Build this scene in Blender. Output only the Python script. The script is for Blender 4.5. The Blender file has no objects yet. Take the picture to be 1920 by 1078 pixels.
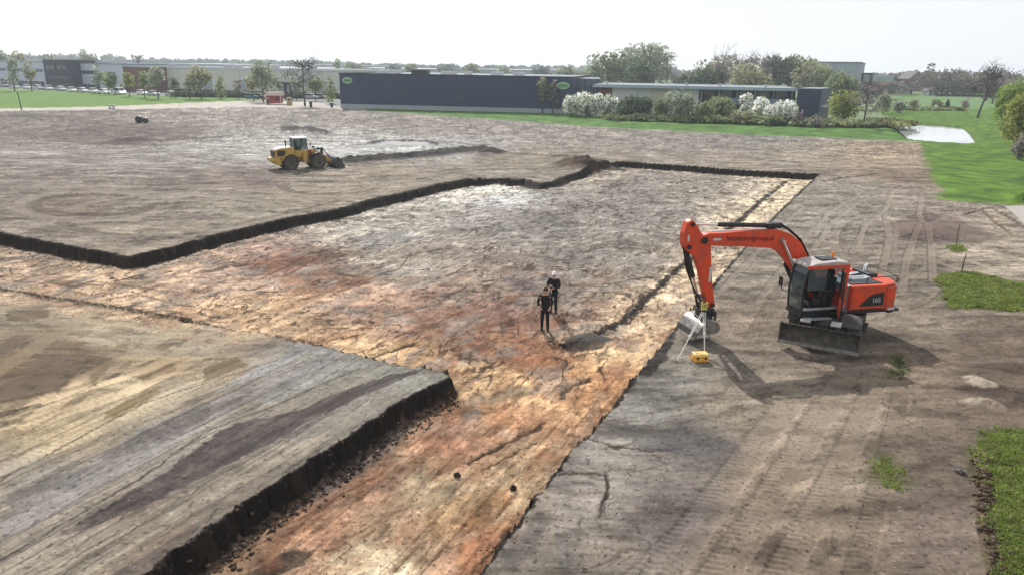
import bpy, math, random
import numpy as np
from mathutils import Matrix, Vector

# ------------------------------------------------------------------ camera
FPX, HC, HOR, SLOPE = 1400.0, 9.5, 125.0, 0.0155
ROLL = math.atan(SLOPE)
PITCH = math.atan((539 - HOR) * math.cos(ROLL) / FPX)
sc = bpy.context.scene
cam = bpy.data.cameras.new('camera')
cam.sensor_width = 36.0
cam.lens = FPX / 1920 * 36
cam.clip_start = 0.1
cam.clip_end = 20000
camo = bpy.data.objects.new('camera', cam)
sc.collection.objects.link(camo)
_R = Vector((1, 0, 0)); _U = Vector((0, math.sin(PITCH), math.cos(PITCH))); _F = Vector((0, math.cos(PITCH), -math.sin(PITCH)))
_c, _s = math.cos(ROLL), math.sin(ROLL)
_X = _R * _c + _U * _s
_Y = -_R * _s + _U * _c
camo.matrix_world = Matrix(((_X.x, _Y.x, -_F.x, 0), (_X.y, _Y.y, -_F.y, 0), (_X.z, _Y.z, -_F.z, HC), (0, 0, 0, 1)))
sc.camera = camo

# ------------------------------------------------------------------ light
SUN_EL, SUN_AZ = math.radians(39), math.radians(-16)      # azimuth from +Y, negative = towards -X
w = bpy.data.worlds.new('World'); sc.world = w; w.use_nodes = True
nt = w.node_tree
sky = nt.nodes.new('ShaderNodeTexSky'); sky.sky_type = 'NISHITA'; sky.sun_disc = False
sky.sun_elevation = SUN_EL; sky.sun_rotation = SUN_AZ
sky.air_density = 1.0; sky.dust_density = 1.2; sky.ozone_density = 1.0; sky.altitude = 0
nt.nodes['Background'].inputs['Strength'].default_value = 0.08
hsv = nt.nodes.new('ShaderNodeHueSaturation'); hsv.inputs['Saturation'].default_value = 0.35   # thin white cloud veil
nt.links.new(sky.outputs[0], hsv.inputs['Color']); veil = nt.nodes.new('ShaderNodeMix'); veil.data_type = 'RGBA'; veil.inputs[0].default_value = 0.75
veil.inputs[7].default_value = (9.5, 9.9, 10.4, 1)
nt.links.new(hsv.outputs[0], veil.inputs[6]); nt.links.new(veil.outputs[2], nt.nodes['Background'].inputs['Color'])
sl = bpy.data.lights.new('sun', 'SUN'); sl.energy = 4.1; sl.angle = math.radians(0.6); sl.color = (1.0, 0.965, 0.92)
so = bpy.data.objects.new('sun', sl); sc.collection.objects.link(so)
sdir = Vector((math.sin(SUN_AZ) * math.cos(SUN_EL), math.cos(SUN_AZ) * math.cos(SUN_EL), math.sin(SUN_EL)))
so.rotation_euler = sdir.to_track_quat('Z', 'Y').to_euler()
so.location = sdir * 50
sc.view_settings.view_transform = 'Standard'; sc.view_settings.look = 'None'
sc.view_settings.gamma = 1.0; sc.view_settings.use_curve_mapping = False
sc.view_settings.exposure = 0.4
sc.cycles.max_bounces = 6; sc.cycles.diffuse_bounces = 3; sc.cycles.transparent_max_bounces = 8; sc.cycles.volume_bounces = 0
sc.cycles.use_denoising = True
HAZE = 0.00032

# ------------------------------------------------------------------ helpers
def ray(px, py):
    u = (px - 960) / FPX; v = -(py - 539) / FPX
    u2 = u * _c - v * _s; v2 = u * _s + v * _c
    return Vector((u2, math.cos(PITCH) + v2 * math.sin(PITCH), -math.sin(PITCH) + v2 * math.cos(PITCH)))
def P(px, py, z=0.0):
    "point of the world at height z seen at this place of the photograph"
    r = ray(px, py); t = (z - HC) / r.z
    return Vector((r.x * t, r.y * t, z))
def hgt(px_base_y, px_top_y, px):
    "height of an upright thing from the rows of its foot and its top"
    b = P(px, px_base_y); r = ray(px, px_top_y)
    t = b.y / r.y
    return HC + r.z * t
def lin(c):
    out = []
    for v in c:
        v = v / 255.0
        out.append(v / 12.92 if v <= 0.04045 else ((v + 0.055) / 1.055) ** 2.4)
    return out
K_ALB = 0.70
def alb(c): return [x * K_ALB for x in lin(c)]

def tag(o, label=None, cat=None, group=None, kind=None):
    if label: o['label'] = label
    if cat: o['category'] = cat
    if group: o['group'] = group
    if kind: o['kind'] = kind
    return o
def empty(name, loc=(0, 0, 0), rz=0.0, label=None, cat=None, group=None):
    o = bpy.data.objects.new(name, None); sc.collection.objects.link(o)
    o.location = loc; o.rotation_euler = (0, 0, rz); o.empty_display_size = 0.3
    return tag(o, label, cat, group)

_mats = {}
def mat(name, col, rough=0.8, metal=0.0, spec=0.3, noise=0.0, nscale=4.0, bump=0.0, bscale=20.0, emit=None, dirt=None):
    if name in _mats: return _mats[name]
    m = bpy.data.materials.new(name); m.use_nodes = True
    n = m.node_tree; b = n.nodes['Principled BSDF']
    b.inputs['Base Color'].default_value = (*col, 1); b.inputs['Roughness'].default_value = rough
    b.inputs['Metallic'].default_value = metal; b.inputs['Specular IOR Level'].default_value = spec
    tc = n.nodes.new('ShaderNodeTexCoord')
    if noise > 0 or dirt:
        t = n.nodes.new('ShaderNodeTexNoise'); t.inputs['Scale'].default_value = nscale; t.inputs['Detail'].default_value = 5
        n.links.new(tc.outputs['Object'], t.inputs['Vector'])
        mx = n.nodes.new('ShaderNodeMix'); mx.data_type = 'RGBA'
        rp = n.nodes.new('ShaderNodeValToRGB'); rp.color_ramp.elements[0].position = 0.35; rp.color_ramp.elements[1].position = 0.68
        n.links.new(t.outputs['Fac'], rp.inputs['Fac'])
        n.links.new(rp.outputs['Color'], mx.inputs[0])
        d = dirt if dirt else [c * (1 - noise) for c in col]
        mx.inputs[6].default_value = (*col, 1); mx.inputs[7].default_value = (*d, 1)
        n.links.new(mx.outputs[2], b.inputs['Base Color'])
    if bump > 0:
        t2 = n.nodes.new('ShaderNodeTexNoise'); t2.inputs['Scale'].default_value = bscale; t2.inputs['Detail'].default_value = 6
        n.links.new(tc.outputs['Object'], t2.inputs['Vector'])
        bp = n.nodes.new('ShaderNodeBump'); bp.inputs['Strength'].default_value = bump; bp.inputs['Distance'].default_value = 0.05
        n.links.new(t2.outputs['Fac'], bp.inputs['Height']); n.links.new(bp.outputs['Normal'], b.inputs['Normal'])
    _mats[name] = m
    return m

class MB:
    "collects shapes, then links them as one mesh object"
    def __init__(s): s.v = []; s.f = []; s.M = Matrix.Identity(4)
    def add(s, vs, fs, M=None):
        k = len(s.v); T = s.M if M is None else s.M @ M
        s.v += [tuple(T @ Vector(p)) for p in vs]; s.f += [tuple(k + i for i in f) for f in fs]; return s
    def box(s, x0, x1, y0, y1, z0, z1, M=None, bev=0.0):
        if bev <= 0:
            vs = [(x, y, z) for z in (z0, z1) for x, y in ((x0, y0), (x1, y0), (x1, y1), (x0, y1))]
            return s.add(vs, [(3, 2, 1, 0), (4, 5, 6, 7), (0, 1, 5, 4), (1, 2, 6, 5), (2, 3, 7, 6), (3, 0, 4, 7)], M)
        b = min(bev, (x1 - x0) / 2.1, (y1 - y0) / 2.1, (z1 - z0) / 2.1)
        def ring(i, z):
            a, c, d, e = x0 + i, x1 - i, y0 + i, y1 - i
            bb = max(b - i, 1e-4)
            return [(a + bb, d, z), (c - bb, d, z), (c, d + bb, z), (c, e - bb, z), (c - bb, e, z), (a + bb, e, z), (a, e - bb, z), (a, d + bb, z)]
        rs = [ring(b * .95, z0), ring(b * .3, z0 + b * .3), ring(0, z0 + b), ring(0, z1 - b), ring(b * .3, z1 - b * .3), ring(b * .95, z1)]
        vs = sum(rs, []); fs = [tuple(range(7, -1, -1)), tuple(range(40, 48))]
        for r in range(5):
            for i in range(8): fs.append((r * 8 + i, r * 8 + (i + 1) % 8, r * 8 + 8 + (i + 1) % 8, r * 8 + 8 + i))
        return s.add(vs, fs, M)
    def prism(s, prof, a0, a1, axis='y', M=None):
        "profile [(u,v)] (u=x v=z) extruded along y; axis 'x': (u=y v=z) along x; axis 'z': (x,y) along z"
        n = len(prof)
        def pt(u, v, a):
            return (u, a, v) if axis == 'y' else ((a, u, v) if axis == 'x' else (u, v, a))
        vs = [pt(u, v, a0) for u, v in prof] + [pt(u, v, a1) for u, v in prof]
        fs = [tuple(range(n)), tuple(range(2 * n - 1, n - 1, -1))] + [(i, i + n, (i + 1) % n + n, (i + 1) % n) for i in range(n)]
        return s.add(vs, fs, M)
    def tube(s, pts, r, n=8, M=None, cap=True):
        pts = [Vector(p) for p in pts]; rs = r if isinstance(r, (list, tuple)) else [r] * len(pts)
        vs = []; fs = []
        up = None
        for i, p in enumerate(pts):
            d = (pts[min(i + 1, len(pts) - 1)] - pts[max(i - 1, 0)])
            if d.length < 1e-9: d = Vector((0, 0, 1))
            d.normalize()
            if up is None: up = Vector((0, 0, 1)) if abs(d.z) < .9 else Vector((1, 0, 0))
            a = d.cross(up)
            if a.length < 1e-4: a = d.cross(Vector((0, 1, 0)))
            a.normalize(); b = a.cross(d).normalized(); up = b
            for k in range(n):
                t = 2 * math.pi * k / n
                vs.append(tuple(p + (a * math.cos(t) + b * math.sin(t)) * rs[i]))
        for i in range(len(pts) - 1):
            for k in range(n): fs.append((i * n + k, i * n + (k + 1) % n, (i + 1) * n + (k + 1) % n, (i + 1) * n + k))
        if cap: fs += [tuple(range(n - 1, -1, -1)), tuple(range(len(vs) - n, len(vs)))]
        return s.add(vs, fs, M)
    def lathe(s, prof, n=24, axis='y', M=None):
        "profile [(r, a)] turned about an axis through the origin"
        vs = []; fs = []
        for r, a in prof:
            for k in range(n):
                t = 2 * math.pi * k / n; x, y = r * math.cos(t), r * math.sin(t)
                vs.append({'y': (x, a, y), 'x': (a, x, y), 'z': (x, y, a)}[axis])
        m = len(prof)
        for i in range(m - 1):
            for k in range(n): fs.append((i * n + k, i * n + (k + 1) % n, (i + 1) * n + (k + 1) % n, (i + 1) * n + k))
        if prof[0][0] > 1e-6: fs.append(tuple(range(n - 1, -1, -1)))
        if prof[-1][0] > 1e-6: fs.append(tuple(range((m - 1) * n, m * n)))
        return s.add(vs, fs, M)
    def ball(s, c, r, n=10, M=None):
        rx, ry, rz = r if isinstance(r, (tuple, list)) else (r, r, r)
        T = Matrix.Translation(c) @ Matrix.Diagonal((rx, ry, rz, 1))
        prof = [(math.sin(math.pi * i / n) + (1e-7 if i in (0, n) else 0), -math.cos(math.pi * i / n)) for i in range(n + 1)]
        return s.lathe(prof, n + 4, 'z', T if M is None else M @ T)
    def build(s, name, m=None, parent=None, smooth=False, bevel=0.0):
        me = bpy.data.meshes.new(name); me.from_pydata(s.v, [], s.f); me.validate(clean_customdata=False)
        if m: me.materials.append(m)
        o = bpy.data.objects.new(name, me); sc.collection.objects.link(o)
        if parent: o.parent = parent
        if smooth:
            me.polygons.foreach_set('use_smooth', [True] * len(me.polygons))
            try: me.set_sharp_from_angle(angle=math.radians(40))
            except Exception: pass
        if bevel > 0:
            b = o.modifiers.new('bevel', 'BEVEL'); b.width = bevel; b.segments = 2; b.limit_method = 'ANGLE'; b.angle_limit = math.radians(35)
        me.update()
        return o
def merge_into(o, mb, m):
    "adds surface detail of another material to a part's own mesh"
    import bmesh
    me = o.data; me.materials.append(m); k = len(me.materials) - 1
    bm = bmesh.new(); bm.from_mesh(me); vs = [bm.verts.new(v) for v in mb.v]
    for f in mb.f: bm.faces.new([vs[i] for i in f]).material_index = k
    bm.to_mesh(me); bm.free(); me.update()
def T(x, y, z): return Matrix.Translation((x, y, z))
def RZ(a): return Matrix.Rotation(a, 4, 'Z')
def RX(a): return Matrix.Rotation(a, 4, 'X')
def RY(a): return Matrix.Rotation(a, 4, 'Y')

def np_mesh(name, v, f, m, parent=None, smooth=False, col=None):
    "mesh object straight from arrays; f is (n,3) or (n,4)"
    me = bpy.data.meshes.new(name)
    v = np.asarray(v, dtype=np.float32); f = np.asarray(f, dtype=np.int32)
    me.vertices.add(len(v)); me.vertices.foreach_set('co', v.ravel())
    k = f.shape[1]
    me.loops.add(f.size); me.loops.foreach_set('vertex_index', f.ravel())
    me.polygons.add(len(f)); me.polygons.foreach_set('loop_start', np.arange(0, f.size, k, dtype=np.int32))
    if smooth: me.polygons.foreach_set('use_smooth', np.ones(len(f), dtype=bool))
    if col is not None:
        a = me.attributes.new('Col', 'FLOAT_COLOR', 'POINT')
        cc = np.ones((len(v), 4), dtype=np.float32); cc[:, :3] = col
        a.data.foreach_set('color', cc.ravel())
    me.update(calc_edges=True)
    if m: me.materials.append(m)
    o = bpy.data.objects.new(name, me); sc.collection.objects.link(o)
    if parent: o.parent = parent
    return o

# ------------------------------------------------------------------ noise
def _hash(ix, iy, seed):
    h = (ix.astype(np.uint32) * np.uint32(374761393) + iy.astype(np.uint32) * np.uint32(668265263) + np.uint32(seed * 1274126177 & 0xffffffff))
    h = (h ^ (h >> np.uint32(13))) * np.uint32(1274126177)
    return (h ^ (h >> np.uint32(16)))
def gnoise(x, y, seed=0):
    xi = np.floor(x); yi = np.floor(y); fx = (x - xi).astype(np.float32); fy = (y - yi).astype(np.float32)
    xi = xi.astype(np.int64); yi = yi.astype(np.int64)
    ux = fx * fx * fx * (fx * (fx * 6 - 15) + 10); uy = fy * fy * fy * (fy * (fy * 6 - 15) + 10)
    def g(dx, dy):
        a = _hash(xi + dx, yi + dy, seed).astype(np.float32) * np.float32(2 * math.pi / 4294967296.0)
        return np.cos(a) * (fx - dx) + np.sin(a) * (fy - dy)
    a = g(0, 0); b = g(1, 0); c = g(0, 1); d = g(1, 1)
    return ((a + (b - a) * ux) * (1 - uy) + (c + (d - c) * ux) * uy) * 1.5
def fbm(x, y, octs=4, seed=0, gain=0.5, foot=None, lam=None):
    t = 0; amp = 1.0; tot = 0
    for o in range(octs):
        n = gnoise(x * 2 ** o + 17.3 * o, y * 2 ** o - 9.1 * o, seed + o * 7)
        if foot is not None:
            n = n * np.clip(lam / 2 ** o / foot - 0.8, 0, 1)
        t = t + n * amp; tot += amp; amp *= gain
    return t / tot
def worley(x, y, seed=0):
    "distance to the nearest crack between cells (F2-F1) and the cell's random value"
    xi = np.floor(x).astype(np.int64); yi = np.floor(y).astype(np.int64)
    d1 = np.full(x.shape, 9.0, np.float32); d2 = d1.copy(); val = np.zeros(x.shape, np.float32)
    for dx in (-1, 0, 1):
        for dy in (-1, 0, 1):
            h = _hash(xi + dx, yi + dy, seed)
            px_ = xi + dx + (h & np.uint32(1023)).astype(np.float32) / 1023; py_ = yi + dy + ((h >> np.uint32(10)) & np.uint32(1023)).astype(np.float32) / 1023
            d = np.sqrt((px_ - x) ** 2 + (py_ - y) ** 2).astype(np.float32)
            v = ((h >> np.uint32(20)) & np.uint32(1023)).astype(np.float32) / 1023
            near = d < d1
            d2 = np.where(near, d1, np.minimum(d2, d)); val = np.where(near, v, val); d1 = np.where(near, d, d1)
    return d2 - d1, val
def sstep(a, b, t):
    t = np.clip((t - a) / (b - a), 0, 1); return t * t * (3 - 2 * t)
def seg_d(ax, ay, bx, by, x, y):
    dx, dy = bx - ax, by - ay; L = dx * dx + dy * dy + 1e-12
    t = np.clip(((x - ax) * dx + (y - ay) * dy) / L, 0, 1)
    return np.hypot(x - ax - t * dx, y - ay - t * dy), t
def psdf(poly, x, y, margin=6.0):
    "signed distance to a polygon, positive inside, -margin far outside"
    poly = np.array([(p[0], p[1]) for p in poly], float)
    out = np.full(x.shape, -margin, np.float32)
    x0, y0 = poly.min(0) - margin; x1, y1 = poly.max(0) + margin
    m = (x > x0) & (x < x1) & (y > y0) & (y < y1)
    if not m.any(): return out
    xs, ys = x[m], y[m]; d = np.full(xs.shape, 1e9); ins = np.zeros(xs.shape, bool)
    n = len(poly)
    for i in range(n):
        ax, ay = poly[i]; bx, by = poly[(i + 1) % n]
        d = np.minimum(d, seg_d(ax, ay, bx, by, xs, ys)[0])
        if ay != by:
            c = ((ay > ys) != (by > ys)) & (xs < (bx - ax) * (ys - ay) / (by - ay) + ax)
            ins ^= c
    out[m] = np.where(ins, d, np.maximum(-d, -margin))
    return out
# ------------------------------------------------------------------ terrain layout (ground plan in metres)
def G2(px, py): p = P(px, py); return (p.x, p.y)
def GL(pts): return [G2(*p) for p in pts]
def extend(a, b, d):
    "point d metres beyond b on the line a->b"
    v = np.array(b) - np.array(a); v /= np.linalg.norm(v); return tuple(np.array(b) + v * d)
cA, cB = G2(0, 437), G2(240, 482)
far_left = extend(cB, cA, 70)
nr = extend(G2(1200, 692), G2(890, 1078), 14)
nl = extend(G2(850, 703), G2(280, 1078), 16)
l0 = extend(G2(330, 572), G2(0, 522), 70)
PIT = [far_left] + GL([(0, 437), (240, 482), (330, 462), (400, 441), (480, 421), (560, 404), (640, 392), (700, 374), (760, 361), (820, 346), (880, 335),
      (905, 334), (945, 335), (985, 337), (1010, 345), (1040, 341), (1062, 331), (1100, 319), (1160, 302), (1230, 307), (1300, 312), (1400, 319), (1535, 326),
      (1500, 358), (1440, 415), (1380, 480), (1300, 573), (1245, 636), (1200, 692), (1050, 870), (890, 1078)]) + [nr, nl] + \
      GL([(280, 1078), (560, 880), (700, 790), (800, 730), (848, 708), (840, 697), (700, 668), (560, 636), (430, 598), (330, 572), (150, 545), (0, 522)]) + [l0]
RAMP = [l0] + GL([(0, 522), (150, 545), (330, 572), (430, 598), (560, 632)])
STEPR = GL([(1475, 328), (1462, 338), (1420, 370), (1380, 405), (1330, 441), (1270, 487), (1215, 535), (1170, 575), (1110, 602), (1060, 620), (1010, 625)])
STEP_POLY = STEPR + GL([(900, 560), (800, 500), (720, 440), (800, 390), (900, 350), (1100, 325), (1200, 307)])
STEP_BIG = STEPR + GL([(700, 640), (300, 520), (600, 350), (1000, 280), (1300, 290)])
POND = GL([(1676, 230), (1690, 243), (1716, 260), (1760, 264), (1800, 266), (1823, 262), (1812, 249), (1798, 237), (1755, 233), (1715, 231)])
# grass and paved areas
FIELD_L = GL([(-900, 171), (0, 169), (150, 174), (300, 181), (440, 184), (455, 188), (400, 193), (220, 199), (0, 205), (-900, 232)])
VERGE = GL([(560, 194), (640, 203), (850, 209), (1070, 213), (1300, 219), (1540, 224), (1600, 226), (1680, 222), (1676, 232), (1716, 261), (1722, 265), (1650, 262), (1400, 252), (1150, 240), (900, 222), (700, 208), (600, 199)])
LAWN = GL([(1722, 265), (1716, 261), (1760, 264), (1800, 266), (1823, 262), (1812, 249), (1798, 237), (1740, 232), (1676, 231), (1660, 218), (1640, 205), (1700, 176), (1850, 176), (2600, 182), (3600, 420), (2400, 400), (2000, 391), (1900, 384), (1850, 382), (1770, 374), (1752, 340), (1738, 300)])
GRASS_A = GL([(1752, 522), (1775, 512), (1810, 509), (1850, 517), (1900, 530), (1980, 536), (2200, 545), (2200, 600), (1960, 588), (1890, 582), (1830, 577), (1785, 578), (1768, 560), (1772, 542)])
GRASS_B = GL([(1842, 812), (1880, 806), (1960, 800), (2300, 800), (2700, 1400), (2000, 1400), (1880, 1120), (1862, 1040), (1850, 985), (1858, 930), (1838, 880), (1826, 845)])
GRASS_C = GL([(1642, 866), (1658, 856), (1676, 858), (1686, 884), (1690, 905), (1676, 918), (1655, 912), (1645, 890)])
GRASS_D = GL([(1672, 672), (1688, 668), (1702, 680), (1700, 700), (1685, 712), (1672, 700)])
CARPARK = GL([(-300, 163), (0, 165), (150, 172), (340, 181), (440, 183), (560, 190), (640, 200), (660, 196), (640, 184), (560, 178), (430, 172), (240, 166), (0, 156), (-300, 152)])
FARFIELD = GL([(1690, 205), (1680, 183), (1750, 180), (1850, 181), (1900, 190), (1840, 207)])
PATHP = GL([(1700, 203.5), (1745, 207.2), (1810, 206.5), (1812, 204.5), (1745, 204.6), (1702, 202)])
SANDROAD = GL([(-500, 206), (0, 204.5), (200, 200.5), (330, 194.5), (430, 190.5), (520, 189.5), (600, 193), (640, 201), (700, 207), (600, 203), (520, 201.5), (440, 201), (330, 204), (220, 206), (100, 207.5), (0, 208.5), (-500, 217)])
SLAB = GL([(1884, 388), (1900, 386), (2100, 392), (2200, 470), (1960, 442), (1925, 425)])

# heaps: (px,py, radius x, radius y, height, colour or None)
HEAPS = [((1078, 312), 2.6, 2.8, .75, (112, 92, 76)), ((1100, 314), 1.6, 1.8, .5, (96, 80, 68)), ((1140, 309), 2.4, 1.6, .4, (92, 80, 70)), ((565, 247), 3.6, 2.4, .8, (84, 78, 76)), ((535, 244), 2.4, 1.6, .5, (98, 88, 84)), ((600, 250), 2.0, 1.4, .45, (92, 82, 78)),
         ((1755, 432), 3.4, 2.4, .35, (122, 106, 96)), ((1720, 438), 1.6, 1.2, .2, (124, 108, 98)), ((243, 268), 3.2, 2.0, .45, (120, 106, 98)), ((205, 272), 4.0, 1.4, .25, (122, 108, 100)),
         ((1840, 722), .55, .35, .16, (178, 164, 146)), ((1825, 712), .4, .25, .12, (175, 160, 142)), ((1838, 757), .55, .3, .17, (172, 158, 140)), ((1865, 765), .35, .3, .1, (150, 132, 116)),
         ((180, 212), 8, 1.6, .35, (120, 106, 98)), ((250, 209), 5, 1.4, .4, (128, 112, 102)), ((60, 220), 9, 2.2, .35, (112, 104, 96)), ((330, 213), 5, 1.2, .25, (132, 118, 108)),
         ((760, 272), 5.5, 2.0, .28, (190, 188, 186)), ((700, 276), 3, 1.5, .2, (170, 168, 166)), ((1912, 381), .9, .6, .55, (92, 58, 46)), ((1935, 383), 1.1, .7, .5, (88, 60, 48)),
         ((1230, 668), .45, .5, .10, (70, 64, 58)), ((1215, 680), .35, .4, .10, (62, 56, 52)), ((1110, 606), 1.0, .5, .1, (84, 80, 76))]
RIDGES = [ # windrows: (pts, half width m, height, colour)
    ([(660, 306), (700, 303), (780, 297), (850, 289), (905, 284), (925, 289)], 1.7, .6, (44, 42, 42)),
    ([(700, 300), (790, 292), (860, 286)], .5, .15, (95, 92, 90)),
    ([(220, 270), (300, 266), (380, 261), (430, 257)], .8, .25, (84, 72, 66)),
    ([(700, 272), (760, 266), (800, 268), (815, 273)], .8, .3, (46, 44, 44)),
    ([(1848, 840), (1842, 900), (1838, 960), (1850, 1030), (1868, 1100)], .14, .07, (98, 82, 68)),
    ([(1700, 236), (1740, 234), (1795, 237)], .8, .1, (110, 100, 84)),
]
DITCH = [([(940, 286), (1000, 290), (1080, 296), (1160, 300)], .35, .35), ([(335, 574), (390, 585), (430, 595), (500, 602), (565, 608), (600, 620)], .10, .12),
         ([(1050, 715), (1075, 690), (1110, 680)], .1, .08), ([(1010, 765), (940, 800), (880, 830)], .09, .06), ([(665, 650), (720, 630), (775, 613)], .09, .07),
         ([(1215, 530), (1170, 560)], .1, .05), ([(905, 845), (960, 815), (1010, 790)], .05, .04), ([(1135, 890), (1136, 930), (1130, 965)], .05, .05), ([(1050, 892), (1100, 890), (1140, 892)], .04, .03),
         ([(900, 1010), (950, 960), (1020, 905)], .04, .03), ([(1090, 815), (1150, 835), (1230, 845)], .07, .03)]

def soft_seg(pts, x, y, margin):
    "distance to a polyline and travel along it, only computed near it"
    q = np.array(GL(pts)); out = np.full(x.shape, 1e3, np.float32); al = np.zeros(x.shape, np.float32)
    x0, y0 = q.min(0) - margin; x1, y1 = q.max(0) + margin
    m = (x > x0) & (x < x1) & (y > y0) & (y < y1)
    if not m.any(): return out, al
    xs, ys = x[m], y[m]; d = np.full(xs.shape, 1e3); a = np.zeros(xs.shape); L = 0
    for i in range(len(q) - 1):
        dd, t = seg_d(q[i, 0], q[i, 1], q[i + 1, 0], q[i + 1, 1], xs, ys)
        ln = math.hypot(*(q[i + 1] - q[i])); nearer = dd < d
        a = np.where(nearer, L + t * ln, a); d = np.minimum(d, dd); L += ln
    out[m] = d; al[m] = a
    return out, al

# wheel ruts: (polyline, half width, depth, colour shift, tread, gauge or 0 for one rut)
def arc(cx, cy, rx, ry, a0, a1, n=14):
    return [(cx + rx * math.cos(math.radians(a0 + (a1 - a0) * i / n)), cy + ry * math.sin(math.radians(a0 + (a1 - a0) * i / n))) for i in range(n + 1)]
RUTS = [
    ([(1230, 1090), (1330, 950), (1420, 830), (1500, 735)], .42, .030, 1.09, 1, 0), ([(1330, 1100), (1440, 940), (1530, 790), (1590, 700)], .40, .025, 1.06, 1, 0),
    ([(1450, 1100), (1540, 940), (1600, 820), (1640, 720)], .34, .025, 1.05, 1, 0), ([(1600, 1100), (1640, 950), (1665, 850), (1690, 740)], .26, .02, .94, 1, 0),
    ([(1180, 1090), (1260, 1010), (1300, 965)], .22, .02, 1.1, 1, 0),
    # cross ruts of the tan area near left
    ([(-40, 720), (60, 650), (150, 570), (230, 520), (300, 480)], .36, .04, 1.16, 1, 0), ([(60, 790), (170, 700), (260, 640), (340, 585), (400, 560)], .36, .04, 1.13, 1, 0),
    ([(-40, 770), (120, 738), (260, 695), (330, 650), (400, 590), (430, 560)], .36, .05, 1.18, 1, 0), ([(-60, 830), (100, 780), (240, 735), (370, 660), (430, 610)], .36, .04, 1.15, 1, 0),
    ([(-60, 900), (120, 830), (270, 765), (420, 690), (520, 650)], .36, .04, 1.12, 1, 0), ([(0, 560), (90, 585), (200, 625), (330, 655)], .28, .03, 1.12, 1, 0),
    ([(90, 655), (200, 652), (340, 660), (460, 655)], .32, .035, 1.15, 1, 0), ([(0, 620), (120, 607), (260, 607), (420, 615)], .28, .03, 1.12, 1, 0),
    ([(150, 575), (330, 600), (470, 625)], .22, .02, 1.1, 1, 0),
    # big machine circles on the left plateau
    (arc(170, 385, 130, 28, 20, 330), .6, .06, 1.16, 0, 0), (arc(170, 385, 110, 20, 0, 300), .5, .05, .80, 0, 0), (arc(330, 400, 200, 34, 190, 350), .5, .05, 1.14, 0, 0),
    (arc(330, 404, 230, 44, 160, 20), .45, .05, .84, 0, 0), (arc(560, 345, 110, 16, 190, 20), .5, .05, 1.14, 0, 0), (arc(620, 350, 90, 14, 200, 10), .45, .05, .82, 0, 0),
    ([(-60, 300), (150, 293), (330, 296), (520, 322)], .35, .04, .88, 0, 2.2), ([(-60, 345), (180, 350), (420, 362), (620, 372)], .3, .04, 1.1, 0, 2.2),
    ([(0, 330), (250, 322), (480, 330), (640, 335), (820, 318)], .35, .05, .86, 0, 2.4), ([(200, 470), (420, 420), (640, 370), (800, 335), (900, 318)], .28, .04, 1.1, 0, 2.2),
    ([(60, 432), (300, 452), (420, 425), (640, 378)], .28, .04, .9, 0, 0), ([(-60, 405), (100, 420), (250, 436), (420, 415)], .28, .04, 1.08, 0, 2.0),
    ([(225, 392), (270, 388), (310, 383)], .2, .1, .55, 0, 0),
    ([(640, 300), (760, 308), (900, 305), (1040, 300)], .3, .04, 1.08, 0, 2.2), ([(930, 240), (960, 262), (985, 283)], .25, .03, 1.12, 0, 1.6), ([(985, 245), (965, 262), (930, 285)], .25, .03, 1.1, 0, 0),
    # right plateau
    ([(1560, 470), (1590, 420), (1640, 380), (1720, 352), (1800, 345)], .19, .04, 1.12, 0, 2.0), ([(1700, 520), (1705, 450), (1690, 400), (1700, 360)], .19, .05, 1.16, 0, 2.2), ([(1540, 450), (1548, 400), (1600, 372), (1690, 345)], .19, .04, 1.1, 0, 0),
    ([(1640, 470), (1650, 420), (1600, 380), (1560, 330)], .17, .03, 1.08, 0, 1.8), (arc(1620, 440, 90, 60, 180, 330), .17, .04, 1.12, 0, 0), (arc(1640, 450, 60, 42, 150, 340), .22, .04, .9, 0, 0),
    ([(1690, 545), (1700, 480), (1720, 430), (1790, 400)], .19, .04, 1.14, 0, 0), ([(1720, 470), (1850, 510), (2000, 525)], .22, .03, 1.12, 0, 1.8), ([(1400, 300), (1560, 286), (1690, 300), (1730, 318)], .22, .04, 1.15, 0, 2.2),
    ([(1640, 292), (1690, 285), (1735, 292)], .22, .08, .8, 0, 0), ([(1545, 340), (1650, 325), (1760, 330)], .19, .08, .72, 0, 0), ([(1600, 300), (1660, 312), (1730, 312)], .4, .04, 1.16, 0, 0),
    ([(1790, 400), (1850, 392), (1885, 415), (1925, 445)], .17, .08, .72, 0, 1.4), ([(1780, 388), (1840, 380), (1880, 388)], .2, .06, .8, 0, 0),
    ([(1660, 497), (1700, 496), (1730, 500)], .12, .06, .55, 0, 0), ([(1200, 250), (1350, 256), (1500, 270)], .4, .04, .9, 0, 2.4), ([(700, 235), (900, 243), (1150, 262), (1400, 282)], .22, .04, .9, 0, 2.2),
    ([(400, 225), (640, 230), (900, 232), (1100, 246)], .4, .04, .92, 0, 2.4), ([(0, 252), (250, 246), (480, 236), (640, 222)], .4, .05, .88, 0, 2.4), ([(0, 285), (200, 283), (420, 272), (520, 262)], .4, .04, 1.1, 0, 2.2),
    ([(1560, 600), (1700, 560), (1780, 500)], .17, .03, 1.06, 0, 2.0), ([(1380, 560), (1430, 500), (1480, 440), (1530, 390)], .17, .03, 1.06, 0, 1.8), ([(1400, 640), (1440, 575), (1480, 520)], .2, .02, .92, 0, 0),
]

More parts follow.
